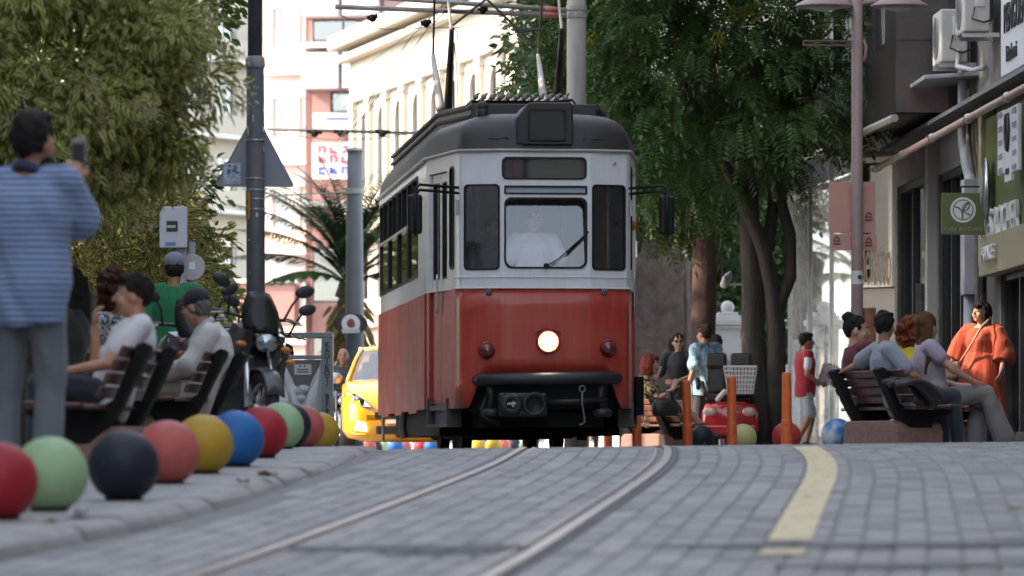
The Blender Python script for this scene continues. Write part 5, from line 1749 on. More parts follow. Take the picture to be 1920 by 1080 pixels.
def wire(label, pts, r=.009):
    mb = MB(); mb.tube(pts, r, 5); o = mb.build('overhead_wire', mat('wire_black', (.05, .048, .045), .5), None); tag(o, label, 'wire', 'overhead wires')
wire('contact wire running from the tram roof down the street', [at(1000, -40, 56), at(868, -10, 62), at(800, 56, 70), at(722, 165, 82), at(640, 268, 98), at(560, 345, 120)])
wire('second contact wire left of the first', [at(860, -20, 62), at(770, 70, 74), at(690, 190, 88), at(625, 275, 104)])
wire('thin wire rising to the right above the tram roof', [at(640, 258, 98), at(700, 200, 92), at(800, 150, 80), at(985, 10, 68)], .007)
wire('thin wire slanting from the bracket down to the left tree', [at(800, 40, 74), at(690, 120, 90), at(600, 215, 110)], .007)
wire('sagging wire between the pole tubes', [at(640, 30, 74), at(720, 55, 73.6), at(800, 52, 73.5), at(860, 52, 73.5), at(980, 18, 73.8)], .008)
wire('horizontal wire under the far bracket tube', [at(500, 250, 104), at(620, 262, 104), at(700, 260, 104), at(760, 252, 104)], .008)

# ------------------------------------------------------------------ waste bag frame with municipal lettering
Yb = 42.0
SB = Yb / F
fx = (568 - 960) * SB
wf = thing('waste_bag_frame', 'grey metal waste bag stand lettered down both posts beside the taxi', 'litter bin', gl3(fx, Yb), R(-3))
M_fr = mat('frame_grey', (.20, .22, .23), .5, .3, var=.1, scale=4)
H_ = (850 - 634) * SB - GL(fx, Yb)
for s_ in (-1, 1):
    mb = MB(); mb.bb(s_ * .215 - .05, s_ * .215 + .05, -.03, .03, 0, H_); pst = mb.build('post', M_fr, wf, bevel=.006)
    text('lettering', '\n'.join('KADIKÖY/'), .062, M_ink, wf, (s_ * .215, -.032, H_ * .765), (90, 0, 0), .001, bold=.002, line=.80)
    text('lettering', '\n'.join('BELEDİYESİ'), .062, M_ink, wf, (s_ * .215, -.032, H_ * .265), (90, 0, 0), .001, bold=.002, line=.80)
mb = MB(); mb.bb(-.265, .265, -.032, .032, H_, H_ + .05); mb.build('top_bar', M_fr, wf, bevel=.006)
mb = MB(); mb.bb(-.165, .165, -.02, .02, H_ - .185, H_ - .15); mb.build('cross_bar', M_fr, wf, bevel=.004)
mb = MB(); mb.bb(-.13, .13, -.01, .0, H_ - .55, H_ - .19); bp_ = mb.build('back_panel', mat('panel_dark', (.13, .12, .12), .6), wf)
mb = MB(); mb.bb(-.075, .075, -.016, -.011, H_ - .32, H_ - .23); pl_ = mb.build('label_plate', mat('label_pale', (.5, .5, .5), .6), bp_)
mb = MB()
for k in range(2): mb.bb(-.05, .05, -.019, -.0165, H_ - .30 + k * .022, H_ - .292 + k * .022)
for k in range(2): mb.bb(-.03 + k * .04, -.018 + k * .04, -.019, -.0165, H_ - .255, H_ - .238)
mb.build('label_print', M_ink, pl_)
# hanging translucent bag
M_bag = mat('white_plastic_bag', (.50, .51, .52), .35, var=.1, scale=5, bump=.5, bscale=14, stretch=(3, 3, 1), trans=.15)
mb = MB()
rings = []
n = 40
for j in range(14):
    v = j / 13
    ring = []
    for k in range(n):
        a = 2 * math.pi * k / n
        cx_ = math.cos(a); sy_ = math.sin(a)
        front_sag = max(0, -sy_) * (1 - abs(cx_)) 
        ztop = H_ - .19 - .36 * front_sag ** .8
        z = ztop * (1 - v) + .06 * v
        w = .17 * (1 - .12 * v * v) * (1 + .05 * math.sin(7 * a + v * 4))
        ring.append((cx_ * w, sy_ * (.05 + .13 * math.sin(math.pi * min(1, v * 1.1)) ** .7) * (1 + .08 * math.sin(9 * a)) - .01, z))
    rings.append(ring)
mb.loft(rings, False); mb.add(rings[-1], [tuple(range(n))])
mb.build('bag', M_bag, wf, smooth=True)
mb = MB()
for k in range(7): mb.ell((random.uniform(-.09, .09), random.uniform(-.09, -.04), H_ - .50 + random.uniform(-.05, .05)), (.06, .05, .045), 10, 7)
mb.build('rubbish', M_bag, wf, smooth=True)

# ------------------------------------------------------------------ small signs behind the left tree
Ys = 47.0; SS = Ys / F
s1 = thing('box_sign', 'white box sign with dark plate on a grey post below the left tree', 'sign', gl3((330 - 960) * SS, Ys))
mb = MB(); mb.tube([(0.05, .05, 0), (.05, .05, 2.3)], .05, 12); mb.build('post', mat('sign_post_grey', (.25, .25, .27), .5), s1, smooth=True)
mb = MB(); mb.bb(-.16, .11, -.04, .04, (850 - 462) * SS, (850 - 385) * SS); bxs = mb.build('box', mat('box_lilac_white', (.52, .52, .58), .5), s1, bevel=.01)
mb = MB(); mb.bb(-.09, .02, -.046, -.041, (850 - 432) * SS, (850 - 412) * SS); mb.build('dark_plate', M_ink, bxs)
mb = MB(); mb.bb(-.085, .0, -.049, -.0465, (850 - 425) * SS, (850 - 420) * SS); mb.build('plate_print', mat('pale_print', (.45, .45, .3), .6), bxs)
mb = MB(); mb.bb(-.1, .0, -.046, -.041, (850 - 458) * SS, (850 - 452) * SS); mb.build('blue_print', mat('blue_print2', (.1, .25, .5), .6), bxs)
s2 = thing('round_sign', 'back of a pale round road sign beside the white box sign', 'sign', gl3((356 - 960) * SS, Ys + .3))
mb = MB(); mb.lathe([(.001, 0), (.125, 0), (.13, .006), (.125, .012), (.001, .012)], (0, 0, (850 - 492) * SS - .02), 28, 'y'); dk = mb.build('disc', mat('disc_pale', (.42, .41, .42), .5, var=.06, scale=5), s2, smooth=True, angle=30)
mb = MB(); mb.bb(-.03, .03, -.006, -.001, (850 - 500) * SS, (850 - 486) * SS); mb.build('sticker', M_signwhite, dk)
mb = MB(); mb.tube([(0, .05, 0), (0, .05, 2.1)], .03, 10); mb.build('post', MATS['sign_post_grey'], s2, smooth=True)
# oval hanging sign on the far steel pole
ov = thing('oval_sign', 'black oval sign with round white emblem hanging at the far steel pole', 'sign', at(658, 607, 85.4))
mb = MB(); mb.lathe([(.001, -.04), (.28, -.04), (.30, -.03), (.30, .03), (.28, .04), (.001, .04)], (0, 0, 0), 36, 'y'); o = mb.build('board', M_black, ov); o.scale = (1.0, 1, .64)
mb = MB(); mb.lathe([(.001, 0), (.165, 0), (.165, .006), (.001, .006)], (0, -.048, .0), 28, 'y'); dsc = mb.build('disc', mat('disc_white', (.7, .68, .68), .5), ov)
mb = MB(); mb.ell((0, -.056, .01), (.07, .006, .08), 16, 8); mb.ell((.03, -.06, -.03), (.05, .006, .03), 12, 6); mb.build('emblem', mat('emblem_red', (.28, .06, .05), .6, var=.6, scale=30), dsc)
mb = MB(); mb.prism([(-.17, -.10), (.17, -.10), (.15, -.17), (-.15, -.17)], -.062, -.055, 'y'); mb.build('band', mat('band_grey', (.5, .5, .5), .5), ov)
mb = MB(); mb.tube([(0.03, 0, .18), (.05, .3, .2), (.06, .6, .2)], .02, 6); mb.build('bracket', M_black, ov)

# ------------------------------------------------------------------ gate post, camera, old stone pier
Yw = 74.0; SW = Yw / F
gpst = thing('gate_post', 'white gate post crowned with a ball behind the mobility scooter', 'gate post', gr3((1364 - 960) * SW, Yw))
M_gp = mat('white_stucco', (.62, .63, .65), .7, var=.06, scale=3, grime=.12)
mb = MB(); mb.bb(-.19, .19, -.19, .19, 0, (850 - 618) * SW); mb.build('shaft', M_gp, gpst, bevel=.01)
for (w, z0, z1) in ((.235, 622, 615), (.27, 615, 604), (.20, 604, 596), (.16, 596, 590)):
    mb = MB(); mb.bb(-w, w, -w, w, (850 - z0) * SW, (850 - z1) * SW); mb.build('capstone', M_gp, gpst, bevel=.015)
mb = MB(); mb.ell((0, 0, (850 - 581) * SW), .105, 24, 16); mb.build('ball_finial', M_gp, gpst, smooth=True)
mb = MB(); mb.lathe([(.10, 0), (.07, .03), (.06, .06)], (0, 0, (850 - 591) * SW), 16); mb.build('neck', M_gp, gpst, smooth=True)
lw = thing('garden_wall', 'low white garden wall with stone urn right of the gate post', 'wall', gr3(3.55, 75.2))
mb = MB(); mb.bb(-.1, 1.2, -.12, .12, 0, 1.35); mb.build('wall', M_gp, lw, bevel=.01)
mb = MB(); mb.lathe([(.10, 1.35), (.08, 1.42), (.16, 1.6), (.2, 1.72), (.18, 1.74), (.001, 1.7)], (.05, 0, 0), 18); mb.build('urn', mat('urn_stone', (.5, .48, .42), .8), lw, smooth=True)
cc = thing('security_camera', 'white bullet security camera on an arm from the tree trunk', 'security camera', at(1362, 530, 62.5))
mb = MB(); mb.cap((-.03, 0, -.02), (.03, .1, .08), .055, .055, 14); mb.build('housing', mat('cctv_cream', (.62, .58, .52), .4), cc, smooth=True)
mb = MB(); mb.cap((-.03, -.03, .055), (.05, .06, .12), .03, .03, 10); mb.build('sun_hood', mat('cctv_white', (.7, .7, .7), .4), cc, smooth=True)
mb = MB(); mb.tube([(.03, .05, -.02), (.36, .05, -.02)], .016, 8); mb.tube([(.11, .05, -.06), (.11, .05, .03)], .014, 6); mb.build('arm', mat('cctv_arm', (.55, .57, .55), .4), cc, smooth=True)
Yr = 80.0; SR = Yr / F
rp_ = thing('stone_pier', 'rough old stone pier with ivy on top right of the tram', 'wall', gr3((1240 - 960) * SR, Yr))
M_rub_st = mat('rubble_stone', (.095, .072, .056), .9, var=.5, scale=4.5, bump=1.0, bscale=9, grime=.5)
mb = MB()
rings = []
for j in range(22):
    z = j * .185
    ring = []
    for k in range(40):
        a = 2 * math.pi * k / 40
        rx, ry = .50, .45
        c, s = math.cos(a), math.sin(a)
        e = 3.2
        rr = (abs(c) ** e + abs(s) ** e) ** (-1 / e)
        nn = 1 + .13 * mnoise.noise((c * 2.2, s * 2.2, z * 1.6)) + .06 * mnoise.noise((c * 6, s * 6, z * 5))
        nn *= 1 - .02 * j * (j > 17)
        ring.append((c * rr * rx * nn, s * rr * ry * nn, z))
    rings.append(ring)
mb.loft(rings, True); mb.build('masonry', M_rub_st, rp_, smooth=True)
# ------------------------------------------------------------------ taxi
M_taxi = mat('taxi_yellow_paint', (.72, .34, .012), .30, coat=.7, var=.04, scale=2)
M_tyre = mat('tyre_rubber', (.018, .018, .019), .75, var=.2, scale=12)
M_rimal = mat('alloy_rim', (.45, .45, .47), .3, .9)
M_lens = glass('clear_lens', (.85, .87, .88), .18)
tx = thing('taxi', 'yellow taxi half hidden behind the tram with its fog lamp lit', 'taxi', (-1.37, 62.4, G(-1.4, 63)), R(2))
def carring(y, w, zb, zm, zs, zt, crown=.02):
    h = [(0, zb), (w * .6, zb), (w * .92, zb + .05), (w, zb + .16), (w * 1.0, zm), (w * .985, zs), (w * .90, zt - .01), (w * .55, zt + crown * .6), (0, zt + crown)]
    return [(x, y, z) for x, z in h] + [(-x, y, z) for x, z in h[1:-1][::-1]]
st = [(0, .52, .36, .45, .52, .58), (.015, .60, .28, .45, .55, .62), (.06, .70, .22, .45, .60, .68), (.16, .78, .18, .48, .66, .75), (.34, .825, .17, .5, .72, .82), (.6, .845, .17, .52, .80, .90), (.9, .85, .18, .55, .88, .965), (1.15, .85, .19, .55, .92, 1.0),
      (1.6, .85, .2, .55, .93, .985), (2.6, .85, .2, .55, .94, .99), (3.4, .85, .2, .55, .96, 1.0), (3.8, .83, .22, .56, .96, 1.02), (4.15, .78, .26, .58, .9, 1.0), (4.3, .68, .34, .6, .8, .92)]
mb = MB(); mb.loft([carring(*s) for s in st], True); mb.build('body', M_taxi, tx, smooth=True, angle=50)
def cab(y, w0, w1, z0, z1): return [(-w0, y, z0), (-w1, y, z1), (w1, y, z1), (w0, y, z0)]
roof = [[(x * w, y, z + .03 * (1 - x * x)) for x in np.linspace(-1, 1, 9)] for y, w, z in ((1.80, .56, 1.40), (2.0, .585, 1.435), (2.5, .60, 1.45), (3.0, .585, 1.43), (3.3, .55, 1.38))]
mb = MB(); mb.loft(roof, False, False); o = mb.build('roof_panel', mat('taxi_roof', (.74, .42, .06), .3, coat=.7), tx, smooth=True)
so = o.modifiers.new('th', 'SOLIDIFY'); so.thickness = .03
ws0 = [(-.72, 1.08, .98), (0, 1.0, 1.0), (.72, 1.08, .98)]; ws1 = [(-.56, 1.82, 1.40), (0, 1.78, 1.435), (.56, 1.82, 1.40)]
mb = MB(); mb.loft([ws0, [tuple((np.array(a) + np.array(b)) / 2 + np.array((0, -.03, .02))) for a, b in zip(ws0, ws1)], ws1], False, False); mb.build('windscreen', glass('car_glass', (.45, .5, .5), .2, .05), tx, fixn=False, smooth=True)
mb = MB(); mb.add([(-.55, 3.32, 1.37), (.55, 3.32, 1.37), (.70, 3.85, 1.02), (-.70, 3.85, 1.02)], [(0, 1, 2, 3)]); mb.build('rear_screen', MATS['car_glass'], tx, fixn=False)
for s_ in (-1, 1):
    mb = MB(); mb.tube([(s_ * .76, 1.05, .97), (s_ * .67, 1.45, 1.22), (s_ * .585, 1.82, 1.40), (s_ * .59, 2.5, 1.43), (s_ * .57, 3.3, 1.37), (s_ * .74, 3.86, 1.0)], .035, 8); mb.build('roof_pillar', M_taxi, tx, smooth=True)
    mb = MB(); mb.add([(s_ * .80, 1.25, 1.0), (s_ * .80, 3.6, 1.0), (s_ * .60, 3.25, 1.38), (s_ * .61, 1.85, 1.39)], [(0, 1, 2, 3)]); mb.build('side_window', MATS['car_glass'], tx, fixn=False)
    # headlight: swept back teardrop
    def hp(u, v): # u across outward 0..1, v up 0..1
        x = .46 + .34 * u
        y = -.05 + .40 * u ** 1.7 + .12 * v
        z = .60 + .10 * u + (.10 + .05 * u) * v
        return (s_ * x, y - .008, z)
    outl = [(0, .25), (.3, .0), (.7, .02), (1, .45), (.97, .95), (.65, 1.0), (.25, .75)]
    mb = MB(); vs = [hp(*q) for q in outl]; mb.add(vs + [(x, y + .07, z) for x, y, z in vs], [tuple(range(7))[::-1]] + [(i, (i + 1) % 7, 7 + (i + 1) % 7, 7 + i) for i in range(7)] + [tuple(range(7, 14))]); hl = mb.build('headlight', mat('headlight_reflector', (.55, .56, .58), .18, .7), tx)
    mb = MB(); mb.ell(hp(.55, .5), (.07, .035, .05), 14, 8); mb.build('projector', M_chrome, hl, smooth=True)
    mb = MB(); mb.add([(x, y - .012, z) for x, y, z in vs], [tuple(range(7))]); mb.build('lens', M_lens, hl, fixn=False)
    mb = MB(); mb.tube([hp(*q) for q in outl + outl[:1]], .007, 6); mb.build('headlight_seal', M_rub, hl)
    fz = .36
    fv = [(s_ * .52, .0, fz - .05), (s_ * .68, .05, fz - .03), (s_ * .64, .03, fz + .08), (s_ * .54, .0, fz + .05)]
    mb = MB(); mb.add([(x, y - .01, z) for x, y, z in fv] + [(x, y + .05, z) for x, y, z in fv], [(3, 2, 1, 0), (0, 1, 5, 4), (1, 2, 6, 5), (2, 3, 7, 6), (3, 0, 4, 7), (4, 5, 6, 7)]); mb.build('fog_lamp', mat('fog_lit', (1, .9, .7), .3, emit=(1, .86, .62), es=4.0), tx)
    mb = MB(); mb.tube([(s_ * .5, .02, .26), (s_ * .66, .07, .27), (s_ * .80, .2, .31)], .012, 6); mb.build('bumper_crease', M_taxi, tx, smooth=True)
    mb = MB(); mb.ell((s_ * .93, 1.28, 1.02), (.10, .06, .075), 14, 10); mi = mb.build('door_mirror', mat('mirror_silver', (.35, .36, .38), .3, .6), tx, smooth=True)
    mb = MB(); mb.tube([(s_ * .80, 1.3, .97), (s_ * .9, 1.29, 1.0)], .02, 8); mb.build('mirror_stalk', M_black, mi)
    for y in (.82, 3.32):
        mb = MB(); mb.lathe([(.2, -.09), (.29, -.095), (.31, -.06), (.31, .06), (.29, .095), (.2, .09)], (s_ * .765, y, .31), 28, 'x'); wh = mb.build('wheel', M_tyre, tx, smooth=True, angle=40)
        mb = MB(); mb.lathe([(.001, .06), (.06, .07), (.18, .05), (.205, .08), (.205, -.08), (.001, -.05)], (s_ * .765, y, .31), 24, 'x'); mb.build('rim', M_rimal, wh, smooth=True, angle=30)
    mb = MB(); mb.tube([(s_ * .853, 1.3, .6), (s_ * .853, 2.4, .62), (s_ * .853, 3.5, .64)], .012, 6); mb.build('side_moulding', M_taxi, tx)
mb = MB(); mb.bb(-.42, .42, -.005, .06, .47, .56); mb.build('grille', M_black, tx, bevel=.015)
mb = MB(); mb.bb(-.40, .40, -.012, .06, .27, .38); mb.build('lower_grille', M_black, tx, bevel=.015)
mb = MB(); mb.bb(-.26, .26, -.02, .0, .41, .46); mb.build('number_plate', M_signwhite, tx)
mb = MB(); mb.bb(-.7, .7, 1.5, 3.6, .3, .9); mb.build('cabin_tub', M_black, tx)
for s_ in (-1, 1):
    mb = MB(); mb.box((s_ * .36, 2.3, 1.0), (.42, .14, .5), 0, R(12)); mb.ell((s_ * .36, 2.38, 1.29), (.13, .06, .10), 12, 8); mb.build('seat', M_int, tx, bevel=.03)
mb = MB(); mb.box((0, 2.4, 1.53), (.34, .14, .13)); mb.build('taxi_sign', M_signwhite, tx, bevel=.02)

# ------------------------------------------------------------------ motorcycles
def motorcycle(label, loc, rz, paint, lean=0.0, screen=True, wh=(.62, .62, .62), group='motorcycles parked behind the benches'):
    """faces local -y; wheelbase 1.35"""
    t = thing('motorcycle', label, 'motorcycle', loc, rz, group)
    t.rotation_euler = (0, lean, rz)
    t.scale = (.94, .94, .94)
    M_p = mat('bike_paint_' + label[:10], paint, .28, coat=.6)
    M_bw = mat('bike_panel_' + label[:10], wh, .3, coat=.4)
    for y, nm in ((0, 'front_wheel'), (1.36, 'rear_wheel')):
        mb = MB()
        path = [(0, y + .25 * math.cos(a), .31 + .25 * math.sin(a)) for a in [2 * math.pi * k / 32 for k in range(33)]]
        mb.tube(path, .055 if y == 0 else .065, 10, False); w = mb.build(nm, M_tyre, t, smooth=True)
        mb = MB(); mb.tube([(0, y + .205 * math.cos(a), .31 + .205 * math.sin(a)) for a in [2 * math.pi * k / 32 for k in range(33)]], .018, 8, False)
        for k in range(10):
            a = 2 * math.pi * k / 10
            mb.tube([(0, y, .31), (0, y + .205 * math.cos(a), .31 + .205 * math.sin(a))], .010, 6)
        mb.tube([(-.06, y, .31), (.06, y, .31)], .035, 10); mb.build('rim', M_rimal, w, smooth=True)
        mb = MB(); mb.lathe([(.05, -.003), (.13, -.003), (.13, .003), (.05, .003)], (.07, y, .31), 24, 'x'); mb.build('brake_disc', M_steel, w)
    for s_ in (-1, 1):
        mb = MB(); mb.tube([(s_ * .10, 0, .31), (s_ * .10, .08, .55), (s_ * .10, .25, .98)], [.030, .028, .022], 10); mb.build('fork', M_chrome, t, smooth=True)
    mb = MB(); rings = []
    for k in range(9):
        a = R(20 + 130 * k / 8)
        rings.append([(x, -.335 * math.cos(a) * .97, .31 + .335 * math.sin(a) - abs(x) * .3) for x in (-.08, -.05, 0, .05, .08)])
    mb.loft(rings, False, False); o = mb.build('front_fender', M_bw, t, smooth=True); so = o.modifiers.new('t', 'SOLIDIFY'); so.thickness = .008
    # headlight and fairing
    mb = MB(); mb.ell((0, .02, .83), (.085, .08, .075), 18, 12); hl = mb.build('headlight', mat('bike_headlight', (.55, .57, .6), .12, .8), t, smooth=True)
    mb = MB(); mb.ell((0, -.03, .83), (.078, .045, .068), 18, 12); mb.build('headlight_lens', M_lens, hl, smooth=True)
    if screen:
        mb = MB(); rings = []
        for j in range(6):
            v = j / 5
            rings.append([((u * (.15 + .03 * math.sin(math.pi * v)) * (1 - .35 * v * v)), .02 + .16 * v + .10 * u * u, .90 + .34 * v) for u in np.linspace(-1, 1, 9)])
        mb.loft(rings, False, False); o = mb.build('windscreen', mat('smoked_screen', (.010, .011, .012), .25, spec=.3), t, smooth=True); so = o.modifiers.new('t', 'SOLIDIFY'); so.thickness = .006
    for s_ in (-1, 1):
        mb = MB()
        pl_ = [(.02, .90), (.30, .98), (.50, .80), (.45, .55), (.28, .46), (.10, .66)]
        mb.loft([[(s_ * .11, y, z) for y, z in pl_], [(s_ * .17, y + .03, z) for y, z in pl_], [(s_ * .18, y * .6 + .14, z * .6 + .3) for y, z in pl_]], True); mb.build('side_fairing', M_p, t, smooth=True, angle=40)
        mb = MB(); mb.ell((s_ * .19, .06, .80), (.05, .03, .025), 10, 8); mb.build('indicator', mat('indicator_amber', (.55, .18, .03), .3), t, smooth=True)
        mb = MB(); mb.tube([(0, .26, 1.0), (s_ * .18, .28, 1.04), (s_ * .30, .34, 1.06), (s_ * .40, .42, 1.05)], [.014, .014, .016, .018], 8); hb = mb.build('handlebar', M_black, t, smooth=True)
        mb = MB(); mb.tube([(s_ * .27, .30, 1.05), (s_ * .33, .22, 1.04), (s_ * .40, .28, 1.03)], .009, 6); mb.build('lever', M_chrome, hb)
        mb = MB(); mb.tube([(s_ * .24, .28, 1.05), (s_ * .27, .22, 1.17), (s_ * .32, .2, 1.26)], .010, 6); ms = mb.build('mirror_stalk', M_black, t, smooth=True)
        mb = MB(); mb.ell((s_ * .36, .20, 1.29), (.085, .025, .05), 16, 10, Matrix.Rotation(R(-18) * s_, 3, 'Y')); mb.build('mirror', M_black, ms, smooth=True)
        mb = MB(); mb.ell((s_ * .36, .215, 1.29), (.075, .018, .042), 16, 10, Matrix.Rotation(R(-18) * s_, 3, 'Y')); mb.build('mirror_glass', M_chrome, ms, smooth=True)
        mb = MB(); mb.tube([(s_ * .12, .75, .35), (s_ * .26, .75, .33)], .014, 8); mb.build('footpeg', M_chrome, t)
    mb = MB(); mb.ell((0, .52, .84), (.13, .27, .13), 18, 12); mb.build('tank', M_p, t, smooth=True)
    mb = MB(); mb.loft([[(x * w, y, z - .03 * x * x) for x in (-1, -.6, 0, .6, 1)] + [(x * w * .8, y, z - .10) for x in (1, 0, -1)] for y, w, z in ((.72, .08, .82), (.85, .12, .80), (1.1, .14, .81), (1.4, .13, .87), (1.6, .08, .90))], True); mb.build('saddle', M_black, t, smooth=True)
    mb = MB(); mb.box((0, .62, .42), (.28, .36, .30), 0, R(-10)); mb.ell((.13, .6, .38), (.06, .13, .13), 14, 8); mb.ell((-.13, .6, .38), (.06, .13, .13), 14, 8); mb.build('engine', mat('engine_grey', (.12, .12, .125), .4, .6), t, bevel=.02)
    mb = MB(); mb.tube([(0, .3, .95), (0, .45, .62), (0, .75, .32), (0, 1.0, .45), (0, 1.36, .31)], .03, 8); mb.tube([(0, .4, .75), (0, 1.0, .72), (0, 1.5, .8)], .025, 8); mb.build('frame', mat('bike_orange', (.40, .085, .03), .35, coat=.4), t, smooth=True)
    mb = MB(); mb.tube([(.14, .45, .45), (.16, .4, .25), (.17, .8, .22), (.2, 1.5, .42)], [.025, .025, .03, .05], 10); mb.build('exhaust', M_chrome, t, smooth=True)
    mb = MB(); mb.tube([(-.12, .7, .3), (-.24, .66, .02)], .012, 6); mb.build('side_stand', M_black, t)
    mb = MB(); mb.ell((0, 1.68, .86), (.09, .04, .05), 12, 8); mb.build('tail_light', MATS['tail_lens'], t, smooth=True)
    return t
motorcycle('black motorcycle with dark windscreen and orange panels beside the pole', (-1.90, 35.5, GL(-1.9, 35.5)), R(26), (.022, .02, .02), R(7), wh=(.05, .05, .055))
motorcycle('white panelled motorcycle squeezed behind the black one', (-2.30, 37.0, GL(-2.1, 37.0)), R(30), (.05, .05, .055), R(-5), wh=(.6, .6, .62))
motorcycle('dark motorcycle nearest the waste bag frame, only mirrors showing', (-2.05, 39.6, GL(-1.8, 39.6)), R(24), (.03, .03, .035), R(6))
motorcycle('small dark motorcycle ridden by the bald man beside the taxi', (-2.42, 68.6, G(-2.4, 68.6)), R(5), (.04, .04, .045), 0, screen=False, group='motorcycles in the traffic')

# ------------------------------------------------------------------ mobility scooter
Ym = 61.0; SM = Ym / F
mx = (1368 - 960) * SM
ms = thing('mobility_scooter', 'red two seat mobility scooter with white wire basket, seen from behind', 'mobility scooter', (mx, Ym, G(mx, Ym)), R(-6))
M_mred = mat('scooter_red', (.42, .018, .022), .25, coat=.7)
mb = MB()
def msr(y, w, z0, z1):
    return [(x * w, y, z) for x, z in ((-1, z0 + .06), (-.9, z0), (.9, z0), (1, z0 + .06), (1, z1 - .1), (.85, z1), (-.85, z1), (-1, z1 - .1))]
mb.loft([msr(-.02, .30, .26, .52), msr(.05, .36, .2, .60), (msr(.35, .37, .2, .62)), msr(.6, .34, .2, .5)], True); mb.build('rear_body', M_mred, ms, smooth=True, angle=45)
mb = MB(); mb.loft([msr(.58, .3, .18, .30), msr(1.1, .28, .18, .28)], True); mb.build('foot_deck', M_mred, ms, bevel=.02)
mb = MB(); mb.loft([msr(1.08, .26, .2, .6), msr(1.3, .18, .3, .95)], True); mb.build('front_body', M_mred, ms, smooth=True, angle=45)
mb = MB(); mb.bb(-.34, .34, -.05, .02, .20, .33); mb.build('rear_bumper', M_mred, ms, bevel=.02)
for s_ in (-1, 1):
    mb = MB(); mb.ell((s_ * .25, -.015, .50), (.09, .03, .06), 14, 8); mb.build('tail_light', mat('scooter_tail', (.65, .42, .36), .2, coat=.5), ms, smooth=True)
    for y in (.2, 1.25):
        mb = MB(); mb.lathe([(.06, -.05), (.13, -.055), (.16, -.03), (.16, .03), (.13, .055), (.06, .05)], (s_ * .28, y, .165), 20, 'x'); mb.build('wheel', M_tyre, ms, smooth=True)
    mb = MB(); sx = (1340 if s_ < 0 else 1387); cx = (sx - 1368) * SM
    mb.box((cx, .30, .98 if s_ < 0 else .93), (.26, .09, .5), 0, R(-6)); se = mb.build('seat_back', mat('black_vinyl', (.018, .017, .017), .45, var=.2, scale=8), ms, bevel=.04, seg=3)
    mb = MB(); mb.box((cx, .27, (850 - 677) * SM - .02), (.27, .10, .20), 0, R(-4)); mb.build('headrest', MATS['black_vinyl'], se, bevel=.04, seg=3)
    mb = MB(); mb.box((cx, .5, .68), (.28, .42, .10)); mb.build('seat_cushion', MATS['black_vinyl'], se, bevel=.03)
mb = MB(); mb.tube([(-.40, .35, .85), (-.42, .15, .92), (-.40, .05, .80)], .03, 8); mb.tube([(-.36, .1, .88), (-.3, -.02, .7)], .028, 8); mb.build('armrest', MATS['black_vinyl'], ms, smooth=True)
mb = MB(); mb.cap((-.14, -.08, .66), (-.06, -.06, .76), .035, .03); mb.build('horn_bulb', mat('cream_bulb', (.6, .52, .42), .5), ms, smooth=True)
mb = MB(); mb.tube([(-.5, 1.15, 1.0), (0, 1.2, 1.02), (.5, 1.15, 1.0)], .015, 8); mb.tube([(0, 1.2, .9), (0, 1.2, 1.02)], .03, 8); mb.build('tiller', M_black, ms, smooth=True)
bk = thing('wire_basket', 'white wire basket on the back of the red mobility scooter', 'basket', (mx, Ym, G(mx, Ym)), R(-6))
mb = MB()
bx0, bx1 = (1357 - 1368) * SM, (1421 - 1368) * SM
bz0, bz1 = (850 - 742) * SM, (850 - 692) * SM
for j in range(7):
    v = j / 6
    z = bz0 + (bz1 - bz0) * v
    a, b_ = bx0 + .05 * (1 - v) + .02, bx1 - .05 * (1 - v)
    mb.tube([(a, -.06, z), (b_, -.06, z), (b_, -.30 - .05 * v, z), (a, -.30 - .05 * v, z), (a, -.06, z)], .007 if j < 6 else .012, 5)
for k in range(10):
    u = k / 9
    for (yb, yt) in ((-.06, -.06), (-.30, -.35)):
        mb.tube([(bx0 + .07 + (bx1 - bx0 - .12) * u, yb, bz0), (bx0 + .02 + (bx1 - bx0 - .02) * u, yt, bz1)], .006, 5)
for k in range(1, 6):
    y0 = -.06 - .24 * k / 6; y1 = -.06 - .29 * k / 6
    mb.tube([(bx0 + .07, y0, bz0), (bx0 + .02, y1, bz1)], .006, 5); mb.tube([(bx1 - .05, y0, bz0), (bx1, y1, bz1)], .006, 5)
    mb.tube([(bx0 + .07, y0, bz0), (bx1 - .05, y0, bz0)], .006, 5)
mb.build('wire', mat('white_wire', (.72, .70, .66), .4), bk)
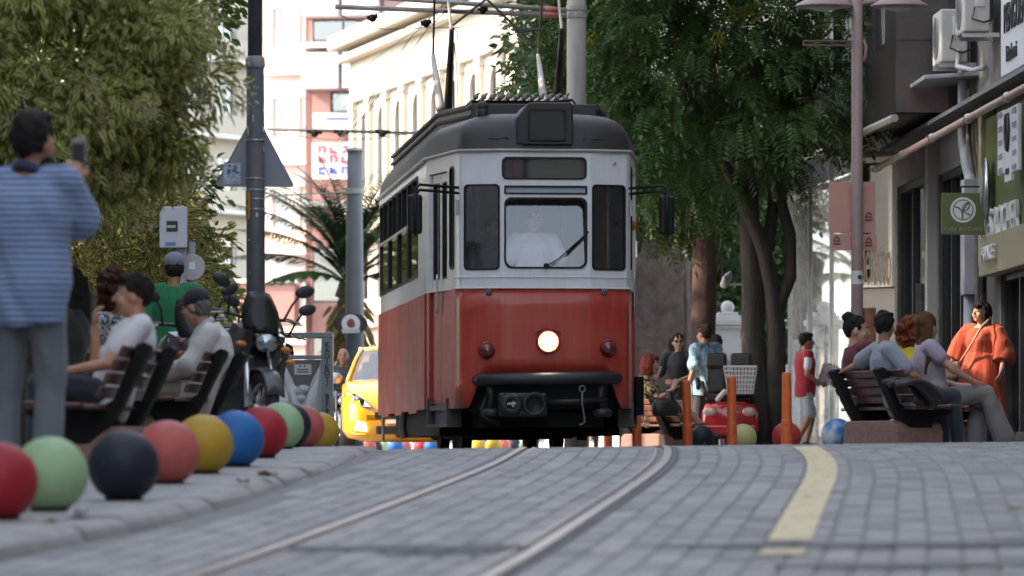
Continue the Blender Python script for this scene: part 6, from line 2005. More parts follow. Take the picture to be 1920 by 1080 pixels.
# ------------------------------------------------------------------ people
def vox(mb, name, mats, voxel, parent, it=5, disp=0.0, dscale=9.0, stretch=(1, 1, 1)):
    """fuse overlapping shapes into one continuous smooth surface"""
    me = bpy.data.meshes.new(name)
    me.from_pydata(mb.v, [], mb.f)
    bm = bmesh.new(); bm.from_mesh(me); bmesh.ops.recalc_face_normals(bm, faces=bm.faces); bm.to_mesh(me); bm.free()
    tmp = bpy.data.objects.new('tmp', me); TS.collection.objects.link(tmp)
    r = tmp.modifiers.new('r', 'REMESH'); r.mode = 'VOXEL'; r.voxel_size = voxel
    if it:
        s = tmp.modifiers.new('s', 'SMOOTH'); s.factor = .5; s.iterations = it
    TS.view_layers[0].update(); dg = TS.view_layers[0].depsgraph
    out = bpy.data.meshes.new_from_object(tmp.evaluated_get(dg))
    bpy.data.objects.remove(tmp); bpy.data.meshes.remove(me)
    out.name = name
    if disp:
        n = len(out.vertices)
        co = np.empty(n * 3, np.float32); out.vertices.foreach_get('co', co); co = co.reshape(-1, 3)
        no = np.empty(n * 3, np.float32); out.vertex_normals.foreach_get('vector', no); no = no.reshape(-1, 3)
        sx, sy, sz = stretch
        q = co * np.array((sx, sy, sz), np.float32) * dscale
        x, y, z = q[:, 0], q[:, 1], q[:, 2]
        d = np.sin(1.7 * x + 1.1 * y + 2.0 * np.sin(.9 * z + .5 * x)) * np.cos(1.3 * z - 1.2 * x + 1.5 * np.sin(1.1 * y)) + .5 * np.sin(4.1 * x - 3.3 * y + 3.7 * z + 1.3 * np.sin(2.3 * x + 1.9 * z))
        co += no * (d * disp)[:, None]
        out.vertices.foreach_set('co', co.ravel())
    out.materials.clear()
    for m_ in (mats if isinstance(mats, (list, tuple)) else [mats]): out.materials.append(m_)
    out.polygons.foreach_set('use_smooth', [True] * len(out.polygons))
    out.update()
    o = bpy.data.objects.new(name, out); COL.objects.link(o); o.parent = parent
    return o

def cloth(name, col, rough=.85, kind=None, c2=(0, 0, 0), scale=20):
    if name in MATS: return MATS[name]
    m = mat(name, col, rough, var=.10, scale=6, bump=.35, bscale=16, sheen=.15)
    if kind:
        nt = m.node_tree; b = nt.nodes['Principled BSDF']
        tc = nt.nodes.new('ShaderNodeTexCoord')
        rp = nt.nodes.new('ShaderNodeValToRGB')
        if kind == 'stripe':
            w = nt.nodes.new('ShaderNodeTexWave'); w.bands_direction = 'Z'; w.inputs['Scale'].default_value = scale; w.inputs['Distortion'].default_value = .8; w.inputs['Detail'].default_value = 1
            nt.links.new(tc.outputs['Object'], w.inputs['Vector']); src = w.outputs[0]
            rp.color_ramp.elements[0].position = .25; rp.color_ramp.elements[1].position = .6
        else:
            w = nt.nodes.new('ShaderNodeTexNoise'); w.inputs['Scale'].default_value = scale; w.inputs['Detail'].default_value = 2
            nt.links.new(tc.outputs['Object'], w.inputs['Vector']); src = w.outputs[0]
            rp.color_ramp.elements[0].position = .46; rp.color_ramp.elements[1].position = .54
        rp.color_ramp.elements[0].color = (*col, 1); rp.color_ramp.elements[1].color = (*c2, 1)
        nt.links.new(src, rp.inputs[0]); nt.links.new(rp.outputs[0], b.inputs['Base Color'])
    return m
def skinm(k=0):
    c = [(.45, .235, .15), (.38, .19, .11), (.52, .29, .195), (.32, .155, .085)][k]
    m = mat('skin_%d' % k, c, .5, var=.10, scale=9)
    m.node_tree.nodes['Principled BSDF'].inputs['Subsurface Weight'].default_value = .08
    m.node_tree.nodes['Principled BSDF'].inputs['Subsurface Radius'].default_value = (.02, .008, .004)
    return m
def hairm(name, col): return mat('hair_' + name, col, .65, spec=.2, var=.35, scale=14, stretch=(5, 5, 1), bump=.5, bscale=40)

V = Vector
def stand(**k):
    p = dict(pel=V((0, 0, .95)), che=V((0, .0, 1.27)), neck=V((0, -.01, 1.46)), head=V((0, .03, 1.61)), hd=V((0, 1, 0)),
             shL=V((-.19, -.01, 1.41)), shR=V((.19, -.01, 1.41)), elL=V((-.25, -.03, 1.12)), elR=V((.25, -.03, 1.12)), wrL=V((-.25, .08, .88)), wrR=V((.25, .08, .88)),
             hL=V((-.25, .12, .79)), hR=V((.25, .12, .79)), hipL=V((-.09, 0, .90)), hipR=V((.09, 0, .90)), knL=V((-.10, .03, .49)), knR=V((.10, .03, .49)), anL=V((-.11, -.02, .08)), anR=V((.11, -.02, .08)), toL=V((-.13, .17, .035)), toR=V((.13, .17, .035)))
    p.update({a: V(b) for a, b in k.items()}); return p
def sit(**k):
    p = dict(seat=V((1, 0, 0)), pel=V((0, 0, .53)), che=V((0, -.05, .82)), neck=V((0, -.07, 1.0)), head=V((0, -.035, 1.14)), hd=V((0, 1, 0)),
             shL=V((-.185, -.07, .95)), shR=V((.185, -.07, .95)), elL=V((-.25, .02, .70)), elR=V((.25, .02, .70)), wrL=V((-.16, .24, .62)), wrR=V((.16, .24, .62)),
             hL=V((-.12, .33, .60)), hR=V((.12, .33, .60)), hipL=V((-.09, .02, .50)), hipR=V((.09, .02, .50)), knL=V((-.11, .43, .50)), knR=V((.11, .43, .50)), anL=V((-.11, .46, .08)), anR=V((.11, .46, .08)), toL=V((-.12, .65, .035)), toR=V((.12, .65, .035)))
    p.update({a: V(b) for a, b in k.items()}); return p

def torso(mb, p, b=1.0, inf=0.0, low=0.0, fem=False, top=1.0):
    lat = (p['shR'] - p['shL']).normalized()
    pts = [p['pel'] - (p['che'] - p['pel']).normalized() * (.06 + low), p['pel'], p['pel'].lerp(p['che'], .45), p['che'], p['che'].lerp(p['neck'], .45), p['che'].lerp(p['neck'], .78), p['neck']]
    wid = [(.145, .11), (.17, .12), (.145 if not fem else .128, .108), (.168 if not fem else .15, .122 if not fem else .13), (.172 if not fem else .15, .108), (.12, .08), (.062, .062)]
    rings = []
    for i, q in enumerate(pts):
        if i == len(pts) - 1 and top < 1: continue
        d = (pts[min(i + 1, len(pts) - 1)] - pts[max(0, i - 1)]).normalized()
        fr = d.cross(lat).normalized() * -1
        l2 = fr.cross(d).normalized()
        w, t = wid[i][0] * (b if i < 5 else 1) + inf, wid[i][1] * (b if i < 5 else 1) + inf
        rings.append([q + l2 * math.cos(a) * w + fr * math.sin(a) * t for a in [2 * math.pi * k / 20 for k in range(20)]])
    mb.loft(rings, True)
    for s_ in ('L', 'R'):
        mb.cap(p['neck'].lerp(p['sh' + s_], .45) - V((0, 0, .02)), p['sh' + s_], .05 + inf * .8, .052 + inf * .9)

def hand(mb, wr, tip, side, normal, curl=.4, sc=1.0):
    d = (tip - wr).normalized()
    n = V(normal); n = (n - d * n.dot(d)).normalized()
    ax = n.cross(d).normalized() * (1 if side == 'R' else -1)
    pc = wr + d * .05 * sc
    for k in (-1, 0, 1):
        mb.cap(wr + ax * k * .012, wr + d * .082 * sc + ax * k * .024 * sc, .017, .014, 8)
    for k, L in zip((-1.5, -.5, .5, 1.5), (.060, .072, .076, .068)):
        b0 = wr + d * .082 * sc + ax * k * .020 * sc
        c1 = curl * .9
        d1 = (d * math.cos(c1) + n * math.sin(c1) + ax * k * .04).normalized()
        m1 = b0 + d1 * L * .52 * sc
        d2 = (d * math.cos(c1 * 2.2) + n * math.sin(c1 * 2.2)).normalized()
        mb.cap(b0, m1, .0105, .0098, 7); mb.cap(m1, m1 + d2 * L * .48 * sc, .0098, .0088, 7)
    t0 = wr + d * .03 * sc + ax * .022 * sc
    t1 = t0 + (d * .55 + ax * .75 + n * .35).normalized() * .042 * sc
    mb.cap(t0, t1, .014, .0115, 7); mb.cap(t1, t1 + (d * .9 + ax * .15 + n * .4).normalized() * .032 * sc, .0115, .0095, 7)

def person(label, loc, rz, p, skin=0, top=None, bottom=None, shoes=None, hair=('short', (.015, .012, .01)), b=1.0, fem=False, sc=1.0, face=True, group=None,
           vx=.0095, palmL=(1, 0, 0), palmR=(-1, 0, 0), curl=.4, extra=None, beard=None, foot=True, hs=1.06):
    """top: dict(m, sleeve 0..2 (1 = elbow, 2 = wrist), low, inf); bottom: dict(m, leg 0..2 (1 = knee, 2 = ankle))"""
    if p.get('seat'): loc = (loc[0], loc[1], loc[2] - .07)
    t = thing('person', label, 'person', loc, rz, group)
    t.scale = (sc, sc, sc)
    SK = skinm(skin)
    fw = p['hd'].normalized(); up = V((0, 0, 1)); up = (up - fw * up.dot(fw)).normalized(); rt = fw.cross(up).normalized()
    H = p['head']
    def hp(x, y, z): return H + (rt * x + fw * y + up * z) * hs
    HM = Matrix((rt, fw, up)).transposed() * hs
    mb = MB()
    torso(mb, p, b, 0, fem=fem)
    mb.cap(p['neck'] - V((0, 0, .03)), hp(0, -.015, -.05), .056 if not fem else .05, .052 if not fem else .046)
    mb.ell(hp(0, -.012, .02), (.074, .094, .098), 20, 14, HM)
    mb.ell(hp(0, .028, -.035), (.060, .062, .080), 18, 12, HM)
    mb.ell(hp(0, .055, -.085), (.032, .030, .026), 12, 8, HM)
    mb.cap(hp(0, .086, .015), hp(0, .108, -.022), .009, .014, 8)
    for s_ in (-1, 1):
        mb.ell(hp(s_ * .074, -.008, -.012), (.010, .02, .032), 10, 8, HM)
        mb.ell(hp(s_ * .040, .060, -.03), (.024, .025, .026), 10, 8, HM)
    for s_ in ('L', 'R'):
        mb.cap(p['sh' + s_], p['el' + s_], .047 * (b * .5 + .5) * (.9 if fem else 1), .039 * (.92 if fem else 1)); mb.cap(p['el' + s_], p['wr' + s_], .039 * (.92 if fem else 1), .026)
        hand(mb, p['wr' + s_], p['h' + s_], s_, palmL if s_ == 'L' else palmR, curl)
        mb.cap(p['hip' + s_], p['kn' + s_], .082 * (b * .5 + .5), .055); mb.cap(p['kn' + s_], p['kn' + s_].lerp(p['an' + s_], .3), .054, .055); mb.cap(p['kn' + s_].lerp(p['an' + s_], .3), p['an' + s_], .055, .036)
        fd = (p['to' + s_] - p['an' + s_]); fd.z = 0
        hl_ = p['an' + s_] - fd.normalized() * .045 - V((0, 0, .045))
        mb.cap(hl_, p['to' + s_] - V((0, 0, .005)), .034, .028); mb.cap(p['an' + s_], hl_, .036, .034)
    vox(mb, 'body', SK, vx, t, 4)
    # clothing
    if top:
        mb = MB(); inf = top.get('inf', .014)
        torso(mb, p, b, inf, top.get('low', .05), fem, top=.5 if top.get('open') else 1)
        sl = top.get('sleeve', .8)
        for s_ in ('L', 'R'):
            if sl <= 0: continue
            e = p['sh' + s_].lerp(p['el' + s_], min(1, sl))
            mb.cap(p['sh' + s_], e, .054 * (b * .5 + .5) + inf, .047 + inf * top.get('flare', 1.4))
            if sl > 1:
                mb.cap(p['el' + s_], p['el' + s_].lerp(p['wr' + s_], sl - 1), .044 + inf, .034 + inf)
        vox(mb, top.get('name', 'shirt'), top['m'], max(vx, .011), t, 3, top.get('disp', .006), 7, (1, 1, .6))
        if top.get('collar'):
            mb = MB(); c = p['neck']
            d = (hp(0, -.015, -.05) - c).normalized()
            mb.lathe([(.066, -.005), (.078, -.015), (.072, .035), (.064, .034)], c, 20, 'z', d.to_track_quat('Z', 'Y').to_matrix()); mb.build('collar', top['collar'], t, smooth=True)
    if bottom:
        mb = MB(); inf = .014
        lg = bottom.get('leg', 2)
        lat = (p['shR'] - p['shL']).normalized()
        mb.ell(p['pel'] - V((0, 0, .02)), (.165 * b + .008, .125 * b + .008, .12), 16, 12)
        for s_ in ('L', 'R'):
            k_ = p['hip' + s_].lerp(p['kn' + s_], min(1, lg))
            mb.cap(p['hip' + s_], k_, .092 * (b * .5 + .5) + inf * .5, (.062 + inf) if lg >= 1 else .085)
            if lg > 1:
                e = p['kn' + s_].lerp(p['an' + s_], lg - 1)
                mb.cap(p['kn' + s_], e, .060 + inf * .8, bottom.get('hem', .052))
        vox(mb, bottom.get('name', 'trousers'), bottom['m'], max(vx, .011), t, 3, .006, 7, (1, 1, .6))
    if shoes and foot:
        for s_ in ('L', 'R'):
            mb = MB(); fd = (p['to' + s_] - p['an' + s_]); fd.z = 0; fn = fd.normalized()
            hl_ = p['an' + s_] - fn * .05 - V((0, 0, .040))
            mb.cap(hl_, p['to' + s_] + fn * .01, .043, .036); mb.cap(p['an' + s_] - V((0, 0, .02)), hl_, .045, .043)
            mid = (hl_ + p['to' + s_]) / 2
            mb.cap(hl_ - V((0, 0, .012)), p['to' + s_] + fn * .02 - V((0, 0, .012)), .04, .032)
            vox(mb, 'shoe', shoes, .012, t, 3)
    # hair
    kind, hc = hair
    HMt = hairm('%s_%d' % (kind, int(hc[0] * 1000)), hc)
    if kind != 'bald':
        mb = MB()
        if kind in ('cap', 'cap_back'):
            mb.ell(hp(0, -.022, .0), (.080, .096, .085), 18, 12, HM)
        else:
            fs = .0 if kind in ('short', 'bun') else 1.0
            mb.ell(hp(0, -.026, .036), (.080 + .003 * fs, .097 + .005 * fs, .094 + .004 * fs), 20, 14, HM)
            mb.ell(hp(0, -.052, -.006 - .014 * fs), (.066 + .01 * fs, .058 + .008 * fs, .06 + .025 * fs), 18, 12, HM)
            for s_ in (-1, 1): mb.ell(hp(s_ * .066, -.004, .036), (.014, .036, .03), 10, 8, HM)
        if kind == 'short': mb.ell(hp(0, .030, .092), (.064, .056, .030), 14, 10, HM)
        if kind == 'curly':
            for k in range(60):
                a, c_ = random.uniform(0, 6.28), random.uniform(-.9, 1)
                s2 = math.sqrt(1 - c_ * c_)
                x, y, z = s2 * math.cos(a), s2 * math.sin(a), c_
                if y > .45 and z < .4: continue
                mb.ell(hp(x * .105, -.03 + y * .105, .0 + z * .13), random.uniform(.028, .045), 8, 6)
        if kind in ('long', 'straight'):
            nL = .34 if kind == 'long' else .14
            for k in range(13):
                a = R(150 + 240 * k / 12)
                x, y = math.cos(a + R(90)) * .078, -abs(math.cos((k - 6) / 6.5 * 1.3)) * .085
                mb.tube([hp(x, y, .06), hp(x * 1.15, y * 1.15 - .01, -.06), hp(x * 1.1, y * 1.2 - .015, -.06 - nL * .6), hp(x * .75, y * 1.1 - .02, -.06 - nL)], [.03, .034, .032, .012], 8)
        if kind == 'bob':
            for k in range(13):
                a = (k - 6) / 6 * R(112)
                x, y = math.sin(a) * .09, -math.cos(a) * .085 - .015
                mb.tube([hp(x * .8, y * .8, .07), hp(x * 1.1, y * 1.08, -.02), hp(x * .98, y * 1.0, -.11)], [.035, .036, .02], 8)
            mb.ell(hp(-.02, .055, .075), (.06, .04, .04), 12, 8, HM)
        if kind == 'bun': mb.ell(hp(.0, -.085, .105), (.052, .05, .05), 14, 10, HM)
        vox(mb, 'hair', HMt, .009, t, 2, .007 if kind != 'curly' else .012, 30 if kind != 'long' else 26, (1, 1, .35 if kind in ('long', 'straight', 'bob') else 1))
    if kind in ('cap', 'cap_back') and extra and 'cap' in extra:
        cm = extra['cap']
        mb = MB(); mb.ell(hp(0, -.012, .055), (.087, .104, .082), 20, 12, HM)
        cp2 = vox(mb, 'cap', cm, .010, t, 2)
        s_ = 1 if kind == 'cap' else -1
        mb = MB()
        rings = []
        for k in range(9):
            a = R(-65 + 130 * k / 8)
            rings.append([hp(math.sin(a) * .082, -.012 + math.cos(a) * .09 * s_, .045), hp(math.sin(a) * .088, -.012 + s_ * (math.cos(a) * .09 + .07 * math.cos(a)), .025)])
        mb.loft(rings, False, False); o = mb.build('peak', cm, cp2, smooth=True); so = o.modifiers.new('t', 'SOLIDIFY'); so.thickness = .006
    if beard:
        mb = MB(); mb.ell(hp(0, .030, -.088), (.066, .066, .062), 16, 10, HM); mb.ell(hp(0, .045, -.125), (.045, .045, .055), 14, 10, HM)
        vox(mb, 'beard', hairm('beard', beard), .009, t, 2, .006, 40)
    if face:
        for s_ in (-1, 1):
            mb = MB(); mb.ell(hp(s_ * .031, .078, .008), (.013, .012, .007), 10, 8, HM); e_ = mb.build('eye', mat('eye_white', (.6, .58, .55), .3), t, smooth=True)
            mb = MB(); mb.ell(hp(s_ * .031, .0865, .008), (.0062, .005, .0062), 10, 8, HM); mb.build('iris', mat('iris', (.03, .018, .012), .2), e_, smooth=True)
            mb = MB(); mb.tube([hp(s_ * .015, .0885, .026), hp(s_ * .032, .088, .031), hp(s_ * .05, .074, .026)], [.004, .005, .003], 6); mb.build('eyebrow', HMt if kind != 'bald' else hairm('brow', (.03, .02, .015)), t, smooth=True)
        mb = MB(); mb.ell(hp(0, .088, -.055), (.021, .010, .0075), 12, 8, HM); mb.build('lips', mat('lips_%d' % fem, (.36, .12, .10) if not fem else (.38, .075, .075), .4), t, smooth=True)
    t['head_r'] = 0
    del t['head_r']
    return t, hp

def gz(x, y, left=False): return (x, y, GL(x, y) if left else G(x, y))
BLK = (.012, .010, .009)
M_jean = cloth('dark_denim', (.022, .028, .042)); M_shoe_d = mat('dark_shoe', (.03, .024, .022), .5); M_shoe_w = mat('white_trainer', (.6, .6, .6), .55)

# man photographing, from behind
m1 = stand(hd=(.20, .97, .03), head=(.02, .03, 1.60), elR=(.235, .15, 1.21), wrR=(.165, .27, 1.42), hR=(.135, .29, 1.54), elL=(-.24, .15, 1.2), wrL=(-.02, .33, 1.4), hL=(.04, .34, 1.5), anL=(-.12, .02, .08), anR=(.10, -.03, .08))
mx_, my_ = -2.28, 22.6
person('bearded man in blue striped polo raising a phone, standing at far left', gz(mx_, my_, True), R(-10), m1, 1,
       dict(m=cloth('blue_striped_polo', (.085, .13, .26), kind='stripe', c2=(.24, .32, .47), scale=11), sleeve=.80, low=.13, inf=.028, collar=cloth('navy_collar', (.02, .03, .07)), disp=.014, flare=1.5),
       dict(m=cloth('grey_trousers', (.12, .14, .155)), leg=1.92, hem=.072), M_shoe_d, ('short', BLK), b=1.12, sc=1.03, vx=.0085, palmR=(-.4, 1, 0), palmL=(.6, 1, 0), curl=.5, beard=BLK, hs=1.16)
ph = thing('phone', 'pale smartphone held up by the man in the striped polo', 'phone', (mx_ + .215, my_ + .28, GL(mx_, my_) + 1.615), R(-14))
mb = MB(); mb.prism(rrect(-.037, .037, -.07, .07, .01), -.005, .005, 'y'); mb.build('case', mat('phone_pale', (.35, .35, .33), .35, .4), ph, bevel=.002, seg=1)
mb = MB(); mb.bb(-.032, .032, -.0065, -.0055, -.062, .045); mb.build('screen', mat('phone_screen', (.05, .05, .055), .15), ph)

# boy with phone on the first bench
bx_, by_ = -2.24, 26.9
p2 = sit(pel=(0, 0, .53), che=(0, -.10, .77), neck=(0, -.15, .94), head=(0, -.12, 1.085), hd=(.12, 1, .0), shL=(-.18, -.16, .90), shR=(.17, -.12, .90), elL=(-.25, .02, .68), wrL=(-.20, .25, .64), hL=(-.15, .34, .63),
         elR=(.17, .10, .66), wrR=(.13, .10, .90), hR=(.12, .11, 1.0), knL=(-.11, .42, .56), knR=(.12, .42, .54))
person('boy in white T-shirt holding up a phone on the nearest left bench', gz(bx_, by_, True), R(94), p2, 0, dict(m=cloth('white_tee', (.62, .61, .64)), sleeve=.66, low=.10, inf=.022, disp=.014), dict(m=M_jean), M_shoe_d, ('short', (.014, .010, .008)), vx=.0085, sc=.95, palmR=(0, -1, 0), curl=.7)
ph2 = thing('phone', 'dark smartphone in the raised hand of the boy in white', 'phone', (bx_ - .12, by_ + .14, GL(bx_, by_) + .915), R(80))
mb = MB(); mb.prism(rrect(-.036, .036, -.07, .07, .01), -.005, .005, 'y'); mb.build('case', mat('phone_dark', (.05, .045, .045), .35), ph2, bevel=.002, seg=1)
mb = MB(); mb.bb(-.031, .031, .0055, .0065, -.06, .06); mb.build('screen', MATS['phone_screen'], ph2)

# old man on the second bench
ox, oy = -2.235, 33.9
p3 = sit(che=(0, -.11, .80), neck=(0, -.08, .99), head=(0, .0, 1.125), hd=(.30, .95, -.12), shL=(-.19, -.12, .92), shR=(.19, -.08, .92), elL=(-.26, .03, .68))
person('old man in dark cap and pale grey shirt on the second bench', gz(ox, oy, True), R(88), p3, 2, dict(m=cloth('pale_grey_shirt', (.60, .59, .56)), sleeve=1.7, low=.14, inf=.03, disp=.013, collar=cloth('pale_collar', (.5, .5, .48))), dict(m=cloth('khaki_trousers', (.30, .26, .19))), M_shoe_d,
       ('cap', (.16, .15, .14)), b=1.12, extra={'cap': cloth('navy_cap', (.016, .019, .026))}, sc=.95)
# curly haired woman
person('woman with curly auburn hair and speckled black and white top under the tree', gz(-2.80, 33.2, True), R(60), sit(head=(0, -.02, 1.165), elL=(-.25, -.0, .70)), 0, dict(m=cloth('speckled_top', (.035, .035, .04), kind='dots', c2=(.55, .56, .58), scale=42), sleeve=.5, low=.1, inf=.02), dict(m=M_jean), M_shoe_d, ('curly', (.075, .028, .018)), fem=True)
# man in green
person('man in green T-shirt and grey cap seen from behind', gz(-2.90, 41.2, True), R(-4), stand(), 3, dict(m=cloth('green_tee', (.012, .16, .06)), sleeve=.75, low=.12, inf=.02), dict(m=cloth('dark_trousers', (.03, .03, .035))), M_shoe_d, ('cap', (.02, .015, .012)), extra={'cap': cloth('grey_cap', (.19, .20, .24))}, face=False, sc=.985)
# person in black beside the striped shirt man
person('person in black sitting close behind the man in striped polo', gz(-2.93, 31.1, True), R(70), sit(), 0, dict(m=cloth('black_top', (.014, .014, .016)), sleeve=1.2, low=.1, inf=.02), dict(m=M_jean), M_shoe_d, ('straight', BLK), fem=True, face=False)
# face behind the waste bag frame
person('dark haired man seated on the bench behind the waste bag frame', gz(-2.46, 51.75, True), R(165), sit(), 1, dict(m=cloth('black_top', (.014, .014, .016)), sleeve=.8), dict(m=M_jean), M_shoe_d, ('short', BLK))
# bald rider
person('bald man in dark jacket riding a motorcycle beside the taxi', (-2.45, 69.55, G(-2.4, 69) + .36), R(178), sit(elL=(-.28, .1, .78), elR=(.28, .1, .78), wrL=(-.30, .38, .78), wrR=(.30, .38, .78), hL=(-.30, .46, .77), hR=(.30, .46, .77), anL=(-.2, .3, .12), anR=(.2, .3, .12), toL=(-.22, .48, .07), toR=(.22, .48, .07)), 1, dict(m=cloth('grey_jacket', (.05, .055, .06)), sleeve=1.9), dict(m=M_jean), M_shoe_d, ('bald', BLK), b=1.1)
# tram driver
dv = Matrix.Rotation(TH, 3, 'Z') @ V((-.06, .66, .78)) + V((.345, 48.6, TZ))
person('tram driver in white shirt behind the windscreen', tuple(dv), R(180) + TH, stand(elL=(-.30, .08, 1.16), elR=(.30, .08, 1.16), wrL=(-.22, .32, 1.08), wrR=(.22, .32, 1.08), hL=(-.20, .41, 1.07), hR=(.20, .41, 1.07)), 2, dict(m=cloth('driver_shirt', (.72, .72, .73)), sleeve=.75, low=.08, inf=.022, collar=cloth('white_collar', (.72, .72, .73))), dict(m=cloth('dark_trousers', (.03, .03, .035))), M_shoe_d, ('short', (.03, .025, .02)), b=1.15)

dv = Matrix.Rotation(TH, 3, 'Z') @ V((-.42, 1.35, .78)) + V((.345, 48.6, TZ))
person('passenger standing left behind the tram driver', tuple(dv), R(200) + TH, stand(), 1, dict(m=cloth('grey_jacket', (.05, .055, .06)), sleeve=1.6), dict(m=M_jean), M_shoe_d, ('short', BLK), sc=.97)

# ---- right side
# red haired woman on the sunlit bench
p10 = sit(hd=(.10, .98, .05), head=(0, -.03, 1.165), elR=(.27, .10, .74), wrR=(.22, .28, .86), hR=(.20, .32, .96), elL=(-.24, .08, .72), wrL=(-.12, .30, .70), hL=(-.10, .38, .69), knR=(.08, .42, .60), anR=(-.05, .66, .36), toR=(-.03, .80, .27), knL=(-.10, .42, .50), anL=(-.12, .45, .08), toL=(-.12, .64, .04))
person('red haired woman in patterned dress with crossed legs on the sunlit bench', gz(1.78, 60.45), R(-100), p10, 2, dict(m=cloth('floral_dress', (.02, .018, .018), kind='dots', c2=(.52, .38, .14), scale=26), sleeve=.55, low=.08, inf=.02, name='dress'), dict(m=cloth('floral_dress', (.02, .018, .018)), leg=.75, name='skirt'), mat('sandal', (.05, .03, .02), .6), ('bob', (.20, .035, .02)), fem=True)
hb = thing('handbag', 'black leather handbag on the bench beside the red haired woman', 'handbag', at(1247, 780, 59.6), R(20))
mb = MB(); mb.loft([[(x * w, y * d, z) for x, y in [(math.cos(a), math.sin(a)) for a in [2 * math.pi * k / 16 for k in range(16)]]] for w, d, z in ((.16, .06, .0), (.19, .08, .06), (.18, .07, .15), (.12, .03, .22))], True); mb.build('pouch', mat('black_leather', (.018, .017, .018), .4, bump=.2, bscale=12), hb, smooth=True)
mb = MB(); mb.tube([(-.1, 0, .2), (-.08, 0, .30), (.08, 0, .30), (.1, 0, .2)], .01, 6); mb.build('handle', MATS['black_leather'], hb, smooth=True)
# woman with sunglasses and fan
w11 = gz(2.30, 66.3)
t11, hp11 = person('woman in black with sunglasses and a lace fan right of the stone pier', w11, R(160), stand(hd=(-.45, .9, 0), elR=(.27, .12, 1.1), wrR=(.30, .30, 1.0), hR=(.30, .38, 1.05), elL=(-.26, .1, 1.12), wrL=(-.05, .3, 1.02), hL=(.03, .34, 1.02)), 2, dict(m=cloth('black_dress', (.016, .015, .017)), sleeve=.8, low=.3, inf=.02, name='dress'), dict(m=cloth('black_top', (.014, .014, .016)), leg=1.5), M_shoe_d, ('long', (.018, .012, .010)), fem=True, sc=.94)
mb = MB()
for s_ in (-1, 1): mb.ell(hp11(s_ * .033, .092, .008), (.026, .010, .021), 14, 8)
mb.tube([hp11(-.075, .01, .012), hp11(-.06, .085, .012), hp11(.06, .085, .012), hp11(.075, .01, .012)], .004, 6); mb.build('sunglasses', mat('sunglass', (.012, .01, .01), .15), t11, smooth=True)
fn = thing('hand_fan', 'grey lace hand fan held by the woman with sunglasses', 'fan', (w11[0] - .33, w11[1] - .36, w11[2] + .92), R(0))
M_lace = mat('lace', (.30, .22, .24), .8, var=.5, scale=60)
for k in range(11):
    a = R(70 + 11 * k)
    mb = MB(); a2 = a + R(10.5)
    off = .004 * (k % 2)
    mb.add([(0, off, 0), (.27 * math.cos(a), off, .27 * math.sin(a)), (.27 * math.cos(a2), off + .008, .27 * math.sin(a2)), (0, .004 + off, .0), (.27 * math.cos(a), off + .003, .27 * math.sin(a)), (.27 * math.cos(a2), off + .011, .27 * math.sin(a2))], [(0, 1, 2), (3, 5, 4), (0, 3, 4, 1), (1, 4, 5, 2), (2, 5, 3, 0)]); mb.build('fan_blade', M_lace, fn)
# man with pale blue floral shirt
person('man in pale blue floral shirt seen from behind beside the mobility scooter', gz(2.52, 62.6), R(40), stand(), 0, dict(m=cloth('blue_floral_shirt', (.42, .60, .70), kind='dots', c2=(.20, .38, .52), scale=15), sleeve=.75, low=.12, inf=.035, disp=.012), dict(m=M_jean), M_shoe_d, ('short', (.02, .012, .010)), b=1.2, sc=.95, face=False)
person('dark haired person glimpsed behind the man in the floral shirt', gz(2.90, 68.0), R(10), stand(), 0, dict(m=cloth('white_tee', (.62, .61, .64)), sleeve=.7), dict(m=M_jean), M_shoe_d, ('short', (.012, .01, .01)), face=False, sc=.95)
# boy in the red vest
person('boy in red vest and pale shorts carrying papers past the glass shop front', gz(4.0, 65.5), R(-75), stand(elR=(.24, -.05, 1.12), wrR=(.2, .18, .98), hR=(.17, .27, .98), elL=(-.24, -.02, 1.12), wrL=(-.14, .2, 1.0), hL=(-.10, .29, 1.0), knL=(-.1, .14, .50), anL=(-.10, .06, .12), toL=(-.1, .24, .06), anR=(.10, -.18, .10), toR=(.10, 0, .045)), 3,
       dict(m=cloth('red_vest', (.30, .012, .03)), sleeve=0, low=.10, inf=.032, name='vest'), dict(m=cloth('pale_shorts', (.36, .40, .43)), leg=.88, name='shorts'), mat('dark_shoe2', (.05, .05, .05), .5), ('short', BLK), sc=.92)
sv = [o for o in bpy.data.objects if o.get('label', '').startswith('boy in red vest')][0]
for s_, sh, el in ((-1, V((-.19, -.01, 1.41)), V((-.24, -.02, 1.12))), (1, V((.19, -.01, 1.41)), V((.24, -.05, 1.12)))):
    mb = MB(); mb.cap(sh, sh.lerp(el, .62), .062, .062); vox(mb, 'sleeve', cloth('white_tee', (.62, .61, .64)), .012, sv, 2)
pp = thing('papers', 'stack of printed papers in the hands of the boy in red vest', 'papers', (4.0 + .30, 65.42, G(4, 65.5) + .93), R(-15))
for k in range(4):
    mb = MB(); mb.box((.02 * k, .01 * k, .10), (.21, .008, .26), R(3 * k), 0, R(18 + 3 * k)); mb.build('sheet', mat('paper_print', (.52, .48, .50), .7, var=.6, scale=40), pp)

